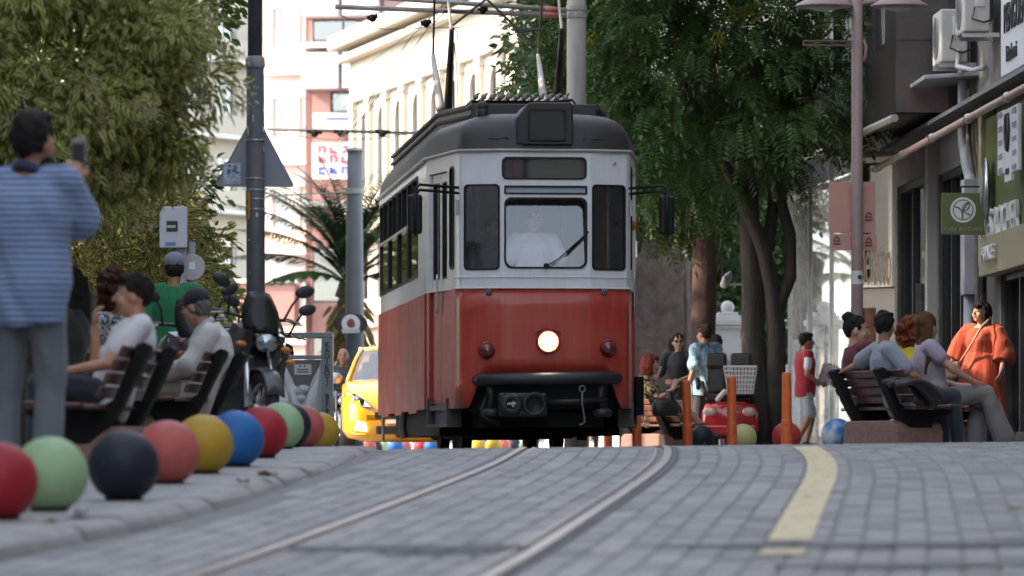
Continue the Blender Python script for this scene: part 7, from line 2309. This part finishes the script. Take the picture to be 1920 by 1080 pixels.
# man in grey T-shirt, bench on the right
p15 = sit(che=(0, -.10, .79), neck=(-.01, -.15, .98), head=(-.02, -.13, 1.135), hd=(-.75, .62, .0), shL=(-.21, -.13, .93), shR=(.17, -.16, .92), elL=(-.42, -.24, .80), wrL=(-.58, -.28, .76), hL=(-.66, -.28, .74), elR=(.27, .02, .70), wrR=(.14, .26, .60), hR=(.08, .33, .58), knL=(-.15, .44, .50), knR=(.12, .45, .52), anR=(.13, .50, .08), toR=(.14, .70, .035))
person('man in grey T-shirt with arm along the backrest on the right bench', gz(3.33, 41.25), R(-74), p15, 1, dict(m=cloth('grey_tee', (.27, .30, .35)), sleeve=.70, low=.10, inf=.022, disp=.009), dict(m=M_jean), M_shoe_d, ('short', BLK), b=1.08, face=False, sc=.98)
jk = thing('jacket', 'dark jacket heaped on the near end of the right bench', 'jacket', gz(3.12, 41.0), R(-72))
mb = MB()
rings = []
for j in range(9):
    v = j / 8
    rings.append([(.52 + .20 * u + .02 * math.sin(9 * u + 5 * v), -.08 + .40 * v + .015 * math.sin(7 * u), .55 - .16 * v + .09 * math.sin(math.pi * v) + .02 * math.sin(5 * u + 4 * v)) for u in np.linspace(-1, 1, 15)])
mb.loft(rings, False, False); o = mb.build('cloth', cloth('charcoal_cloth', (.018, .02, .024)), jk, smooth=True); so = o.modifiers.new('t', 'SOLIDIFY'); so.thickness = .03
# woman with the bun
person('woman with dark hair in a bun leaning on the right bench', gz(3.13, 42.1), R(-78), sit(hd=(.35, .9, -.05), head=(-.02, -.10, 1.10), che=(0, -.1, .79), neck=(-.02, -.14, .96)), 2, dict(m=cloth('maroon_top', (.12, .02, .03)), sleeve=.6), dict(m=M_jean), M_shoe_d, ('bun', BLK), fem=True)
person('person with bushy ginger hair and yellow top beyond the right bench', gz(3.70, 44.1), R(-30), sit(head=(0, -.04, 1.13)), 2, dict(m=cloth('yellow_top', (.62, .46, .03)), sleeve=.5), dict(m=M_jean), M_shoe_d, ('curly', (.17, .045, .015)), fem=True, face=False)
p18 = sit(che=(0, -.05, .80), neck=(0, -.08, .98), head=(0, -.06, 1.13), hd=(-.65, .72, .0), elR=(.25, .1, .76), wrR=(.16, .33, .64), hR=(.13, .42, .60), knR=(.11, .44, .55), knL=(-.1, .42, .53), anR=(.10, .62, .12), toR=(.11, .80, .05), anL=(-.1, .40, .10), toL=(-.1, .58, .04))
person('woman with long brown hair, lilac top and wide grey trousers on the right', gz(3.72, 42.3), R(-82), p18, 2, dict(m=cloth('lilac_top', (.36, .31, .38)), sleeve=.45, low=.08, inf=.02), dict(m=cloth('wide_grey_trousers', (.20, .185, .18)), leg=1.9, hem=.10), M_shoe_w, ('long', (.10, .045, .02)), fem=True, face=False)

# woman in the orange dress
W19 = gz(5.22, 53.4)
p19 = stand(hd=(.35, .93, .03), elL=(-.29, -.02, 1.14), wrL=(-.30, .12, .92), hL=(-.30, .18, .83), elR=(.31, -.06, 1.15), wrR=(.40, .08, .95), hR=(.42, .15, .87), knL=(-.1, .15, .5), anL=(-.1, .05, .10), toL=(-.1, .22, .05), anR=(.1, -.15, .10), toR=(.1, .02, .045))
t19, hp19 = person('woman in loose orange dress walking past the shops', W19, R(152), p19, 2, None, None, M_shoe_w, ('bob', BLK), fem=True, sc=.95, b=1.1)
mb = MB()
torso(mb, p19, 1.12, .02, .1, True, top=.5)
rings = []
for z, w, d_ in ((1.12, .185, .15), (.95, .23, .19), (.7, .275, .24), (.45, .31, .28), (.22, .34, .32), (.16, .33, .31)):
    rings.append([(w * math.cos(a) * (1 + .07 * math.sin(9 * a + z * 3)), d_ * math.sin(a) * (1 + .07 * math.cos(8 * a)), z) for a in [2 * math.pi * k / 48 for k in range(48)]])
mb.loft(rings, True)
for s_ in ('L', 'R'):
    e = p19['el' + s_]
    mb.tube([p19['sh' + s_] + V((0, 0, .0)), p19['sh' + s_].lerp(e, .5) + V((0, .01, -.02)), e + V((0, .02, -.05)), e.lerp(p19['wr' + s_], .35) + V((0, .0, -.04))], [.085, .115, .14, .13], 16)
M_dress = mat('orange_dress', (.42, .062, .02), .75, var=.14, scale=4, stretch=(3, 3, .6), bump=.5, bscale=12, sheen=.2)
vox(mb, 'dress', M_dress, .0115, t19, 3, .012, 8, (1, 1, .35))
# V neck: skin-coloured inset lies just proud of the dress
mb = MB(); mb.add([p19['neck'] + V((-.05, .062, -.01)), p19['neck'] + V((.05, .062, -.01)), p19['che'] + V((0, .175, .0))], [(0, 1, 2)]); o = mb.build('neckline', skinm(2), t19, fixn=False); so = o.modifiers.new('t', 'SOLIDIFY'); so.thickness = .012; so.offset = 0
hb2 = thing('shoulder_bag', 'small beige shoulder bag worn across the orange dress', 'handbag', W19, R(152))
mb = MB(); mb.box((.27, .22, .88), (.25, .07, .17), R(-25), 0, R(8)); bg_ = mb.build('pouch', mat('beige_leather', (.42, .30, .20), .5), hb2, bevel=.02)
mb = MB(); mb.box((.262, .262, .915), (.25, .012, .10), R(-25), 0, R(8)); mb.build('flap', mat('beige_flap', (.48, .35, .25), .5), bg_, bevel=.005)
mb = MB(); mb.tube([(.17, .24, .95), (.03, .24, 1.15), (-.08, .19, 1.36), (-.13, .03, 1.47), (-.05, -.13, 1.38), (.2, -.10, 1.0), (.33, .12, .93)], .013, 6); mb.build('strap', MATS['beige_leather'], hb2, smooth=True)
mb = MB(); mb.tube([(.30, .27, .86), (.31, .28, .80), (.30, .27, .75)], .006, 6); mb.build('chain', M_chrome, hb2)
# ------------------------------------------------------------------ trees and plants
def leaf_mat(name, c1, c2, edge=None, rough=.45, trans=.25):
    """leaf colour varies from leaf to leaf (attribute 'tone') and, if edge is given, turns to it at the rim (attribute 'rim')"""
    m = bpy.data.materials.new(name); m.use_nodes = True
    nt = m.node_tree; b = nt.nodes['Principled BSDF']
    at_ = nt.nodes.new('ShaderNodeAttribute'); at_.attribute_name = 'leaf'
    sep = nt.nodes.new('ShaderNodeSeparateXYZ'); nt.links.new(at_.outputs['Vector'], sep.inputs[0])
    mx = nt.nodes.new('ShaderNodeMixRGB'); mx.inputs[1].default_value = (*c1, 1); mx.inputs[2].default_value = (*c2, 1)
    nt.links.new(sep.outputs[0], mx.inputs[0])
    out = mx.outputs[0]
    if edge:
        mr = nt.nodes.new('ShaderNodeMapRange'); mr.inputs[1].default_value = .50; mr.inputs[2].default_value = .85
        nt.links.new(sep.outputs[1], mr.inputs[0])
        m2 = nt.nodes.new('ShaderNodeMixRGB'); m2.inputs[2].default_value = (*edge, 1)
        nt.links.new(mr.outputs[0], m2.inputs[0]); nt.links.new(out, m2.inputs[1]); out = m2.outputs[0]
    nt.links.new(out, b.inputs['Base Color'])
    b.inputs['Roughness'].default_value = rough
    b.inputs['Specular IOR Level'].default_value = .22
    tr = nt.nodes.new('ShaderNodeBsdfTranslucent'); nt.links.new(out, tr.inputs[0])
    ms_ = nt.nodes.new('ShaderNodeMixShader'); ms_.inputs[0].default_value = trans
    nt.links.new(b.outputs[0], ms_.inputs[1]); nt.links.new(tr.outputs[0], ms_.inputs[2])
    nt.links.new(ms_.outputs[0], nt.nodes['Material Output'].inputs[0])
    MATS[name] = m
    return m

def leaves(name, m, parent, units, template, tones, sizes):
    """units: N x (pos3, dir3, normal-hint3); template: verts (x across, y along, z up) with rim attr, faces"""
    tv, tf, trim = template
    tv = np.array(tv, np.float32); tf = np.array(tf, np.int32); trim = np.array(trim, np.float32)
    pos, d, nh = units
    N = len(pos); k = len(tv)
    d = d / np.linalg.norm(d, axis=1, keepdims=True)
    x = np.cross(d, nh); ln = np.linalg.norm(x, axis=1, keepdims=True); ln[ln < 1e-5] = 1; x /= ln
    z = np.cross(x, d)
    V_ = pos[:, None, :] + sizes[:, None, None] * (tv[None, :, 0:1] * x[:, None, :] + tv[None, :, 1:2] * d[:, None, :] + tv[None, :, 2:3] * z[:, None, :])
    Fc = (tf[None, :, :] + (np.arange(N) * k)[:, None, None]).reshape(-1, tf.shape[1])
    me = bpy.data.meshes.new(name)
    nv, nf, s = N * k, len(Fc), tf.shape[1]
    me.vertices.add(nv); me.vertices.foreach_set('co', V_.reshape(-1).astype(np.float32))
    me.loops.add(nf * s); me.loops.foreach_set('vertex_index', Fc.reshape(-1).astype(np.int32))
    me.polygons.add(nf); me.polygons.foreach_set('loop_start', (np.arange(nf) * s).astype(np.int32))
    me.polygons.foreach_set('use_smooth', np.ones(nf, bool))
    me.update(calc_edges=True)
    a = me.attributes.new('leaf', 'FLOAT_VECTOR', 'POINT')
    arr = np.zeros((nv, 3), np.float32)
    arr[:, 0] = np.repeat(tones, k); arr[:, 1] = np.tile(trim, N)
    a.data.foreach_set('vector', arr.ravel())
    me.materials.append(m)
    o = bpy.data.objects.new(name, me); COL.objects.link(o); o.parent = parent
    return o

def oval_leaf(w=.36, curve=.25, fold=.12):
    """unit-length lance leaf with rim attribute: 3 rows across"""
    ys = [0, .28, .62, 1.0]; ws = [.06, 1, .8, .02]
    v, r = [], []
    for y, q in zip(ys, ws):
        zc = -curve * y * y
        for sx in (-1, 0, 1):
            v.append((sx * w * .5 * q, y, zc + (fold * w * q if sx else 0))); r.append(abs(sx))
    f = []
    for j in range(3):
        for i in range(2):
            a = j * 3 + i
            f.append((a, a + 1, a + 4, a + 3))
    return v, f, r
def pinnate(n=6):
    """compound leaf: leaflets in pairs along a drooping stalk"""
    v, f, r = [], [], []
    def leaflet(base, d, L, w):
        b = np.array(base); d = np.array(d) / np.linalg.norm(d)
        nrm = np.array((0, 0, 1.)); x = np.cross(d, nrm); x /= np.linalg.norm(x)
        o = len(v)
        for q in (b, b + d * L * .4 + x * w, b + d * L + np.array((0, 0, -.18 * L)), b + d * L * .4 - x * w):
            v.append(tuple(q)); r.append(0)
        f.append((o, o + 1, o + 2, o + 3))
    for k in range(n):
        y = .16 + .8 * k / n
        z = -.35 * y * y
        for s_ in (-1, 1):
            leaflet((0, y, z), (s_ * 1, .45, -.25), .30 * (1 - .25 * abs(k - n / 2) / n), .055)
    leaflet((0, .98, -.34), (0, 1, -.4), .26, .055)
    o = len(v)
    for q in ((-.008, 0, 0), (.008, 0, 0), (.006, 1, -.35), (-.006, 1, -.35)): v.append(q); r.append(0)
    f.append((o, o + 1, o + 2, o + 3))
    return v, f, r

def limb(mb, pts, r, n=10): mb.tube(pts, r, n)
def rnd_dirs(N):
    v = rng.normal(size=(N, 3)); return v / np.linalg.norm(v, axis=1, keepdims=True)

def clumps(centres, radii, N, spread=.55):
    """points gathered in clumps round twig ends, denser towards the outside of each clump"""
    centres = np.array(centres); radii = np.array(radii)
    w = radii ** 2; w = w / w.sum()
    idx = rng.choice(len(centres), N, p=w)
    d = rnd_dirs(N)
    rr = rng.random(N) ** spread
    pos = centres[idx] + d * (radii[idx] * rr)[:, None]
    return pos, d, idx

M_bark = mat('grey_brown_bark', (.055, .043, .035), .9, var=.35, scale=7, stretch=(2, 2, .35), bump=.9, bscale=22)
M_bark2 = mat('reddish_bark', (.062, .036, .027), .9, var=.35, scale=7, stretch=(2, 2, .35), bump=.9, bscale=22)
# ---- variegated privet tree at left
T1 = thing('privet_tree', 'large rounded variegated tree with cream edged leaves and pale blossom at upper left', 'tree', (-3.15, 31.0, GL(-3.1, 31)))
L_priv = leaf_mat('variegated_leaf', (.085, .135, .024), (.185, .23, .045), (.78, .72, .30), .55, .42)
L_flow = leaf_mat('cream_blossom', (.40, .37, .20), (.52, .47, .28), None, .8, .3)
mb = MB(); mb.tube([(0, 0, 0), (.03, 0, .6), (-.02, .05, 1.2), (.05, .02, 2.2)], [.11, .09, .085, .06], 12)
for k in range(8):
    a = k * .8; mb.tube([(-.02, .05, 1.15 + .05 * k), (.5 * math.cos(a), .5 * math.sin(a), 1.7 + .06 * k), (1.0 * math.cos(a), 1.0 * math.sin(a), 2.2 + .1 * (k % 3))], [.05, .032, .012], 8)
mb.build('trunk', M_bark, T1, smooth=True)
cs, rs = [], []
while len(cs) < 300:
    c = rng.normal(size=3); c /= np.linalg.norm(c); q = rng.random() ** .33
    p = np.array((c[0] * 1.30 * q, c[1] * 1.05 * q, 2.55 + c[2] * 1.15 * q))
    if p[2] < 1.62 + .10 * mnoise.noise((p[0] * 2, p[1] * 2, 3)): continue
    if q < .55: continue
    cs.append(p); rs.append(rng.uniform(.14, .27))
pos, d, idx = clumps(cs, rs, 27000)
ctr = np.array((0, 0, 2.45))
outw = pos - ctr; outw /= np.linalg.norm(outw, axis=1, keepdims=True)
dirs = d * .8 + outw * .7 + np.array((0, -.15, -.45)) + rng.normal(size=pos.shape) * .25
nh = outw + np.array((0, 0, .7)) + rng.normal(size=pos.shape) * .35
leaves('crown', L_priv, T1, (pos, dirs, nh), oval_leaf(.42, .40), rng.random(len(pos)), rng.uniform(.058, .10, len(pos)))
# blossom panicles
fc = np.array(cs)[rng.choice(len(cs), 120)]
o_ = fc - ctr; o_ /= np.linalg.norm(o_, axis=1, keepdims=True)
fc = fc + o_ * .20
fp, fd, fi = clumps(fc, np.full(len(fc), .10), 8000, .6)
leaves('blossom', L_flow, T1, (fp, fd + o_[fi] * .8, rnd_dirs(len(fp))), oval_leaf(.5, .1), rng.random(len(fp)), rng.uniform(.018, .032, len(fp)))

# ---- second privet, farther back and catching the sun, lower
T2 = thing('privet_tree', 'smaller sunlit privet tree behind the seated people at left', 'tree', (-4.75, 57.8, GL(-4.7, 58)))
mb = MB(); mb.tube([(0, 0, 0), (.02, 0, 1.0), (0, .02, 2.2)], [.10, .085, .05], 12)
for k in range(7):
    a = k * .9; mb.tube([(0, 0, 1.0 + .1 * k), (.5 * math.cos(a), .5 * math.sin(a), 1.6 + .12 * k), (.9 * math.cos(a), .9 * math.sin(a), 2.1 + .12 * k)], [.04, .025, .01], 8)
mb.build('trunk', M_bark, T2, smooth=True)
cs, rs = [], []
while len(cs) < 150:
    c = rng.normal(size=3); c /= np.linalg.norm(c); q = rng.random() ** .35
    p = np.array((c[0] * 1.25 * q, c[1] * 1.1 * q, 2.35 + c[2] * 1.15 * q))
    if q < .5: continue
    cs.append(p); rs.append(rng.uniform(.16, .30))
pos, d, idx = clumps(cs, rs, 9000)
outw = pos - np.array((0, 0, 2.2)); outw /= np.linalg.norm(outw, axis=1, keepdims=True)
L_priv2 = leaf_mat('sunlit_privet_leaf', (.065, .08, .018), (.135, .14, .035), (.42, .38, .15), .5, .4)
leaves('crown', L_priv2, T2, (pos, d * .8 + outw * .6 + np.array((0, 0, -.4)), outw + rng.normal(size=pos.shape) * .5), oval_leaf(.42, .3), rng.random(len(pos)), rng.uniform(.09, .14, len(pos)))

# ---- broadleaf tree behind, upper left
def broad_tree(label, loc, ccen, crad, n, lsz, c1, c2, trunk_r=.14, seed=1, clump=(.3, .55), nc=70, trunk=None, name='street_tree', cut=None, trans=.3):
    t = thing(name, label, 'tree', loc)
    mb = MB()
    cc = V(ccen)
    if trunk is None:
        mb.tube([(0, 0, 0), (cc.x * .1, cc.y * .1, cc.z * .35), (cc.x * .5, cc.y * .5, cc.z * .75), (cc.x, cc.y, cc.z + crad[2] * .3)], [trunk_r, trunk_r * .8, trunk_r * .6, trunk_r * .2], 12)
        for k in range(8):
            a = k * 2.4 + seed; e = cc + V((crad[0] * .7 * math.cos(a), crad[1] * .7 * math.sin(a), crad[2] * random.uniform(-.3, .6)))
            b0 = V((cc.x * .4, cc.y * .4, cc.z * .62 + .1 * k * crad[2] * .2))
            mb.tube([b0, b0.lerp(e, .5) + V((0, 0, .15)), e], [trunk_r * .45, trunk_r * .28, trunk_r * .1], 8)
    else: trunk(mb)
    mb.build('trunk', M_bark, t, smooth=True)
    cs, rs = [], []
    while len(cs) < nc:
        c = rng.normal(size=3); c /= np.linalg.norm(c); q = rng.random() ** .4
        if q < .45: continue
        p = np.array(ccen) + c * np.array(crad) * q
        if cut and cut(p): continue
        cs.append(p); rs.append(rng.uniform(*clump))
    pos, d, idx = clumps(cs, rs, n)
    outw = pos - np.array(ccen); outw /= np.linalg.norm(outw, axis=1, keepdims=True)
    key = name + '_leaf_' + str(seed)
    lm_ = leaf_mat(key, c1, c2, None, .45, trans)
    leaves('crown', lm_, t, (pos, d + outw * .4 + np.array((0, 0, -.4)), outw + np.array((0, 0, .5)) + rng.normal(size=pos.shape) * .6), oval_leaf(.55, .2), rng.random(len(pos)), rng.uniform(lsz * .7, lsz * 1.2, len(pos)))
    return t
broad_tree('bright green tree behind the privet at upper left', (-5.75, 64.0, 0), (.25, 0, 6.6), (1.9, 1.6, 2.6), 6500, .15, (.035, .075, .012), (.10, .16, .03), .15, 1, (.3, .5), 60)
broad_tree('green tree low behind the box sign at left', (-6.0, 70.0, 0), (.3, 0, 3.1), (1.4, 1.3, 1.5), 5000, .15, (.03, .065, .012), (.09, .13, .03), .12, 2, (.3, .5), 45)
broad_tree('yellow green street tree farther back on the left', (-6.5, 86.0, 0), (.2, 0, 2.7), (1.3, 5.0, 1.9), 7000, .17, (.10, .13, .02), (.20, .21, .04), .12, 6, (.3, .6), 90)  # leaves coloured lighter in place of sun, for the tram windows to mirror
# unseen trees added left of the picture, between the low house and the crossing: their shade falls on the right-hand tree
broad_tree('unseen tall tree added left of the street to shade the right-hand tree', (-8.6, 58.6, 0), (0.2, 0, 11.2), (2.8, 3.0, 3.3), 5000, .34, (.03, .06, .015), (.08, .12, .03), .22, 3, (.5, .9), 90, name='added_shade_tree')
broad_tree('second unseen tall tree added left of the street to shade the right-hand tree', (-9.2, 63.6, 0), (0.2, 0, 11.4), (2.8, 3.2, 3.4), 5000, .34, (.03, .06, .015), (.08, .12, .03), .22, 4, (.5, .9), 90, name='added_shade_tree')

broad_tree('unseen tall tree added behind the low white house to shade the right facade', (-12.6, 52.4, 0), (0.2, 0, 16.6), (2.6, 4.2, 3.0), 6000, .36, (.03, .06, .015), (.08, .12, .03), .24, 5, (.6, 1.0), 110, name='added_shade_tree')  # unseen crown added to keep sun off the upper shop facade
# ---- golden rain tree on the right with pinnate leaves
TR = (3.32, 61.6, G(3.3, 61.6))
T5 = thing('pinnate_tree', 'large dark green tree with feathery leaves and forked trunk right of the tram', 'tree', TR)
S6 = 61.6 / F
def tp(px, py, dy=0.0):
    w = at(px, py, 61.6 + dy); return (w.x - TR[0], w.y - TR[1], w.z - TR[2])
mb = MB()
mb.tube([tp(1428, 852), tp(1422, 740), tp(1412, 640), tp(1412, 520), tp(1405, 420), tp(1408, 330), tp(1400, 200, .2), tp(1380, 60, .3), tp(1370, -60, .4)], [.20, .165, .155, .15, .13, .10, .08, .06, .03], 14)
mb.tube([tp(1462, 852, -.1), tp(1455, 740, -.1), tp(1455, 620, -.1), tp(1447, 540, -.1), tp(1432, 470, -.12), tp(1400, 390, -.1), tp(1365, 320, -.1), tp(1320, 230, .1), tp(1270, 130, .1)], [.145, .125, .12, .105, .10, .085, .075, .05, .02], 12)
mb.tube([tp(1456, 580, -.1), tp(1482, 520, -.1), tp(1482, 440, -.05), tp(1462, 370), tp(1455, 300), tp(1470, 180), tp(1500, 60)], [.09, .08, .075, .07, .06, .045, .02], 12)
mb.tube([tp(1440, 470), tp(1448, 400, .1), tp(1452, 330, .1), tp(1440, 200, .1)], [.085, .08, .06, .03], 10)
mb.tube([tp(1400, 250), tp(1300, 130, .1), tp(1180, 60, .2)], [.06, .04, .015], 8)
mb.tube([tp(1465, 300), tp(1520, 180, -.2), tp(1560, 90, -.3)], [.045, .03, .012], 8)
mb.tube([tp(1405, 300), tp(1250, 250, -.4), tp(1120, 170, -.6)], [.05, .03, .012], 8)
mb.build('trunk', M_bark, T5, smooth=True)
L_pin = leaf_mat('pinnate_leaf', (.042, .088, .026), (.10, .165, .045), None, .42, .3)
L_pin_y = leaf_mat('yellow_flower_spray', (.22, .26, .03), (.32, .34, .05), None, .6, .3)
def low_edge(px):
    return np.interp(px, [960, 985, 1010, 1060, 1120, 1180, 1230, 1300, 1345, 1400, 1480, 1540, 1590, 1640], [60, 170, 215, 200, 265, 330, 400, 425, 400, 330, 320, 270, 300, 200])
cs, rs = [], []
tries = 0
while len(cs) < 400 and tries < 60000:
    tries += 1
    px = rng.uniform(985, 1600); py = rng.uniform(-260, 440)
    if py > low_edge(px) - 14: continue
    if px > 1500 and rng.random() < .58: continue
    if px < 1040 and rng.random() < .4: continue
    if 1330 < px < 1500 and 250 < py and rng.random() < .5: continue
    dy = rng.uniform(-1.6, 1.8)
    if 1025 < px < 1140 and dy < .3: dy = rng.uniform(.3, 1.8)
    p = tp(px, py, dy)
    cs.append(p); rs.append(rng.uniform(.16, .36))
pos, d, idx = clumps(cs, rs, 5200, .6)
crad = pos - np.array((-.6, 0, 4.6)); crad /= np.linalg.norm(crad, axis=1, keepdims=True)
dirs = d * .6 + crad * .55 + np.array((0, -.25, -.55)) + rng.normal(size=pos.shape) * .3
leaves('crown', L_pin, T5, (pos, dirs, np.array((0, -.2, 1.0)) + rng.normal(size=pos.shape) * .45), pinnate(6), rng.random(len(pos)) ** 1.4, rng.uniform(.28, .46, len(pos)))
fy = [tp(1370, 25, -1.3), tp(1400, 30, -1.3), tp(1175, 115, -1.0), tp(1170, 125, -1.0), tp(1420, 275, -1.2), tp(1105, 80, -.8), tp(1180, 15, -1), tp(1345, 80, -1.4), tp(1415, 22, -1.3)]
pos2, d2, i2 = clumps(np.array(fy), np.full(len(fy), .13), 700, .6)
leaves('flower_spray', L_pin_y, T5, (pos2, d2 + np.array((0, 0, .4)), rnd_dirs(len(pos2))), oval_leaf(.5, .1), rng.random(len(pos2)), rng.uniform(.03, .06, len(pos2)))

# ---- brown trunk beside the stone pier with its own lower crown
TB = (2.63, 68.5, G(2.6, 68.5))
T6 = thing('brown_tree', 'tree with thick reddish brown trunk between the stone pier and gate post', 'tree', TB)
def tq(px, py, dy=0.0):
    w = at(px, py, 68.5 + dy); return (w.x - TB[0], w.y - TB[1], w.z - TB[2])
mb = MB(); mb.tube([tq(1316, 855), tq(1316, 700), tq(1320, 560), tq(1322, 450), tq(1318, 350), tq(1300, 200)], [.21, .185, .18, .175, .15, .08], 14)
mb.tube([tq(1318, 440), tq(1280, 380), tq(1230, 320)], [.09, .06, .02], 8); mb.tube([tq(1318, 400), tq(1360, 330), tq(1400, 260)], [.09, .06, .02], 8)
mb.build('trunk', M_bark2, T6, smooth=True)
cs, rs = [], []
while len(cs) < 110:
    px, py = rng.uniform(1165, 1420), rng.uniform(120, 420)
    if py > 330 + 90 * math.sin((px - 1150) / 260 * math.pi) : continue
    cs.append(tq(px, py, rng.uniform(-.5, 2.2))); rs.append(rng.uniform(.2, .4))
pos, d, idx = clumps(cs, rs, 2000, .6)
L_pin3 = leaf_mat('olive_pinnate_leaf', (.03, .058, .018), (.075, .11, .028), None, .45, .3)
leaves('crown', L_pin3, T6, (pos, d + np.array((0, -.2, -.7)), np.array((0, -.2, 1.0)) + rng.normal(size=pos.shape) * .5), pinnate(5), rng.random(len(pos)), rng.uniform(.3, .46, len(pos)))

# ---- leafy garden behind the gate post
def mass(label, name, cs, rs, n, lsz, c1, c2, key, loc=(0, 0, 0)):
    t = thing(name, label, {'far_tree': 'tree', 'ivy': 'ivy'}.get(name, 'hedge'), loc, 0, None)
    mb = MB()
    for c, r_ in list(zip(cs, rs))[:10]:
        mb.tube([(c[0], c[1], 0), (c[0] + .05, c[1], max(.3, c[2] * .6)), (c[0], c[1], c[2])], [.05, .04, .015], 7)
    mb.build('stems', M_bark, t, smooth=True)
    pos, d, idx = clumps(np.array(cs), np.array(rs), n, .5)
    leaves('foliage', leaf_mat(key, c1, c2, None, .5, .25), t, (pos, d + np.array((0, -.2, -.3)), d + np.array((0, 0, .6)) + rng.normal(size=pos.shape) * .5), oval_leaf(.55, .2), rng.random(n), rng.uniform(lsz * .7, lsz * 1.25, n))
def region(x0, x1, y0, y1, Y0, Y1, n, r0, r1):
    cs, rs = [], []
    for k in range(n):
        Y = rng.uniform(Y0, Y1)
        w = at(rng.uniform(x0, x1), rng.uniform(y0, y1), Y)
        cs.append(tuple(w)); rs.append(rng.uniform(r0, r1))
    return cs, rs
cs, rs = region(1335, 1425, 300, 800, 80, 83, 60, .35, .6)
mass('dense mid green shrubs behind the white gate post', 'tall_hedge', cs, rs, 5200, .17, (.028, .062, .022), (.08, .14, .05), 'hedge_leaf_a')
cs, rs = region(1425, 1512, 280, 820, 81, 84, 60, .35, .6)
mass('tall green hedge between forked trunk and glass shop front', 'tall_hedge', cs, rs, 5200, .17, (.03, .068, .02), (.085, .15, .04), 'hedge_leaf_b')
cs, rs = region(1180, 1300, 240, 430, 79.6, 81.5, 34, .25, .5)
mass('ivy and shrubs growing over the old stone pier', 'ivy', cs, rs, 2600, .13, (.016, .032, .014), (.05, .075, .025), 'ivy_leaf')
cs, rs = region(985, 1200, -60, 330, 92, 96, 50, .5, .8)
mass('dark green tree mass far behind the tram\'s right side', 'far_tree', cs, rs, 5200, .22, (.016, .038, .014), (.05, .085, .03), 'far_tree_leaf')

# ---- palm
Yp = 98.0
PB = at(655, 555, Yp)
pt = thing('palm_tree', 'palm tree with arching fronds behind the far steel pole', 'palm tree', (PB.x, Yp, G(PB.x, Yp)))
hz0 = PB.z - G(PB.x, Yp)
mb = MB()
prof = [(.26, 0)]
for k in range(22):
    z = hz0 * k / 22
    prof += [(.24 + .03 * (k % 2), z + .02), (.21, z + .1)]
prof += [(.30, hz0), (.2, hz0 + .3), (.001, hz0 + .4)]
mb.lathe(prof, (0, 0, 0), 16); mb.build('trunk', mat('palm_bark', (.11, .085, .055), .9, var=.4, scale=9, bump=.7), pt)
L_palm = leaf_mat('palm_leaflet', (.055, .12, .045), (.12, .20, .075), None, .45, .2)
fr_ = [(-150, 1.9, .55), (165, 2.1, .8), (130, 2.3, 1.2), (-120, 2.0, .9), (-100, 2.5, 1.3), (100, 2.4, 1.35), (60, 2.3, 1.2), (35, 2.0, .85), (10, 1.9, .6), (-40, 2.1, .8), (-65, 2.4, 1.25), (80, 2.6, 1.5), (-20, 1.7, .4), (190, 1.7, .35), (175, 2.4, 1.0), (5, 2.3, 1.0), (-110, 2.3, 1.1), (115, 2.5, 1.2), (-55, 2.4, 1.0), (45, 2.4, 1.3), (150, 2.3, 1.1), (20, 2.2, 1.1), (-80, 2.0, .5), (-140, 1.5, .1), (-30, 1.5, .1)]
for k, (az, L, el) in enumerate(fr_):
    a = R(az)
    h = V((math.cos(a), math.sin(a), 0))
    pts = []
    L *= 1.55; el = min(1.47, el + .42)
    for q in range(13):
        s = q / 12
        pts.append(V((0, 0, hz0 + .2)) + h * (L * s * math.cos(el * (1 - .55 * s))) + V((0, 0, L * (math.sin(el) * s - .55 * s * s * (.6 + .4 * math.cos(el))))))
    mb = MB(); mb.tube(pts, [.03 * (1 - .8 * q / 12) for q in range(13)], 6); fo = mb.build('frond', mat('frond_stalk', (.10, .12, .04), .6), pt, smooth=True)
    pp_, dd_, nn_ = [], [], []
    for q in range(110):
        s = .10 + .90 * q / 110
        i = min(11, int(s * 12)); p = pts[i].lerp(pts[i + 1], s * 12 - i); dr = (pts[i + 1] - pts[i]).normalized()
        sd = dr.cross(V((0, 0, 1))).normalized()
        for s_ in (-1, 1):
            pp_.append(tuple(p)); dd_.append(tuple(sd * s_ * (.9 + .3 * math.sin(q * 2.1)) + dr * .8 + V((0, 0, -.15 + .12 * math.sin(q * 1.7))))); nn_.append((0, 0, 1))
    N = len(pp_)
    sz = np.array([.60 * math.sin(math.pi * min(.97, .22 + .75 * (j // 2) / 110)) for j in range(N)])
    leaves('leaflets', L_palm, fo, (np.array(pp_), np.array(dd_), np.array(nn_, float)), ([(-.05, 0, 0), (.05, 0, 0), (.045, .6, -.06), (0, 1, -.22), (-.045, .6, -.06)], [(0, 1, 2, 4), (4, 2, 3, 3)], [0] * 5), rng.random(N), sz)
# pale dry skirt of the palm
pos, d, idx = clumps(np.array([(0, 0, hz0 - .3), (0, 0, hz0 - .8), (.05, 0, hz0 - 1.3)]), np.array([.4, .42, .36]), 700, .7)
leaves('dry_skirt', leaf_mat('dry_frond', (.20, .15, .06), (.34, .26, .10), None, .8, .2), pt, (pos, d * .6 + np.array((0, 0, -1.)), rnd_dirs(700)), oval_leaf(.18, .1), rng.random(700), rng.uniform(.3, .5, 700))

for o in bpy.data.objects:
    if o.name.split('.')[0] in ('flower_spray', 'blossom', 'dry_skirt', 'foliage', 'crown', 'leaflets'): o['kind'] = 'stuff'
bpy.data.scenes.remove(TS)
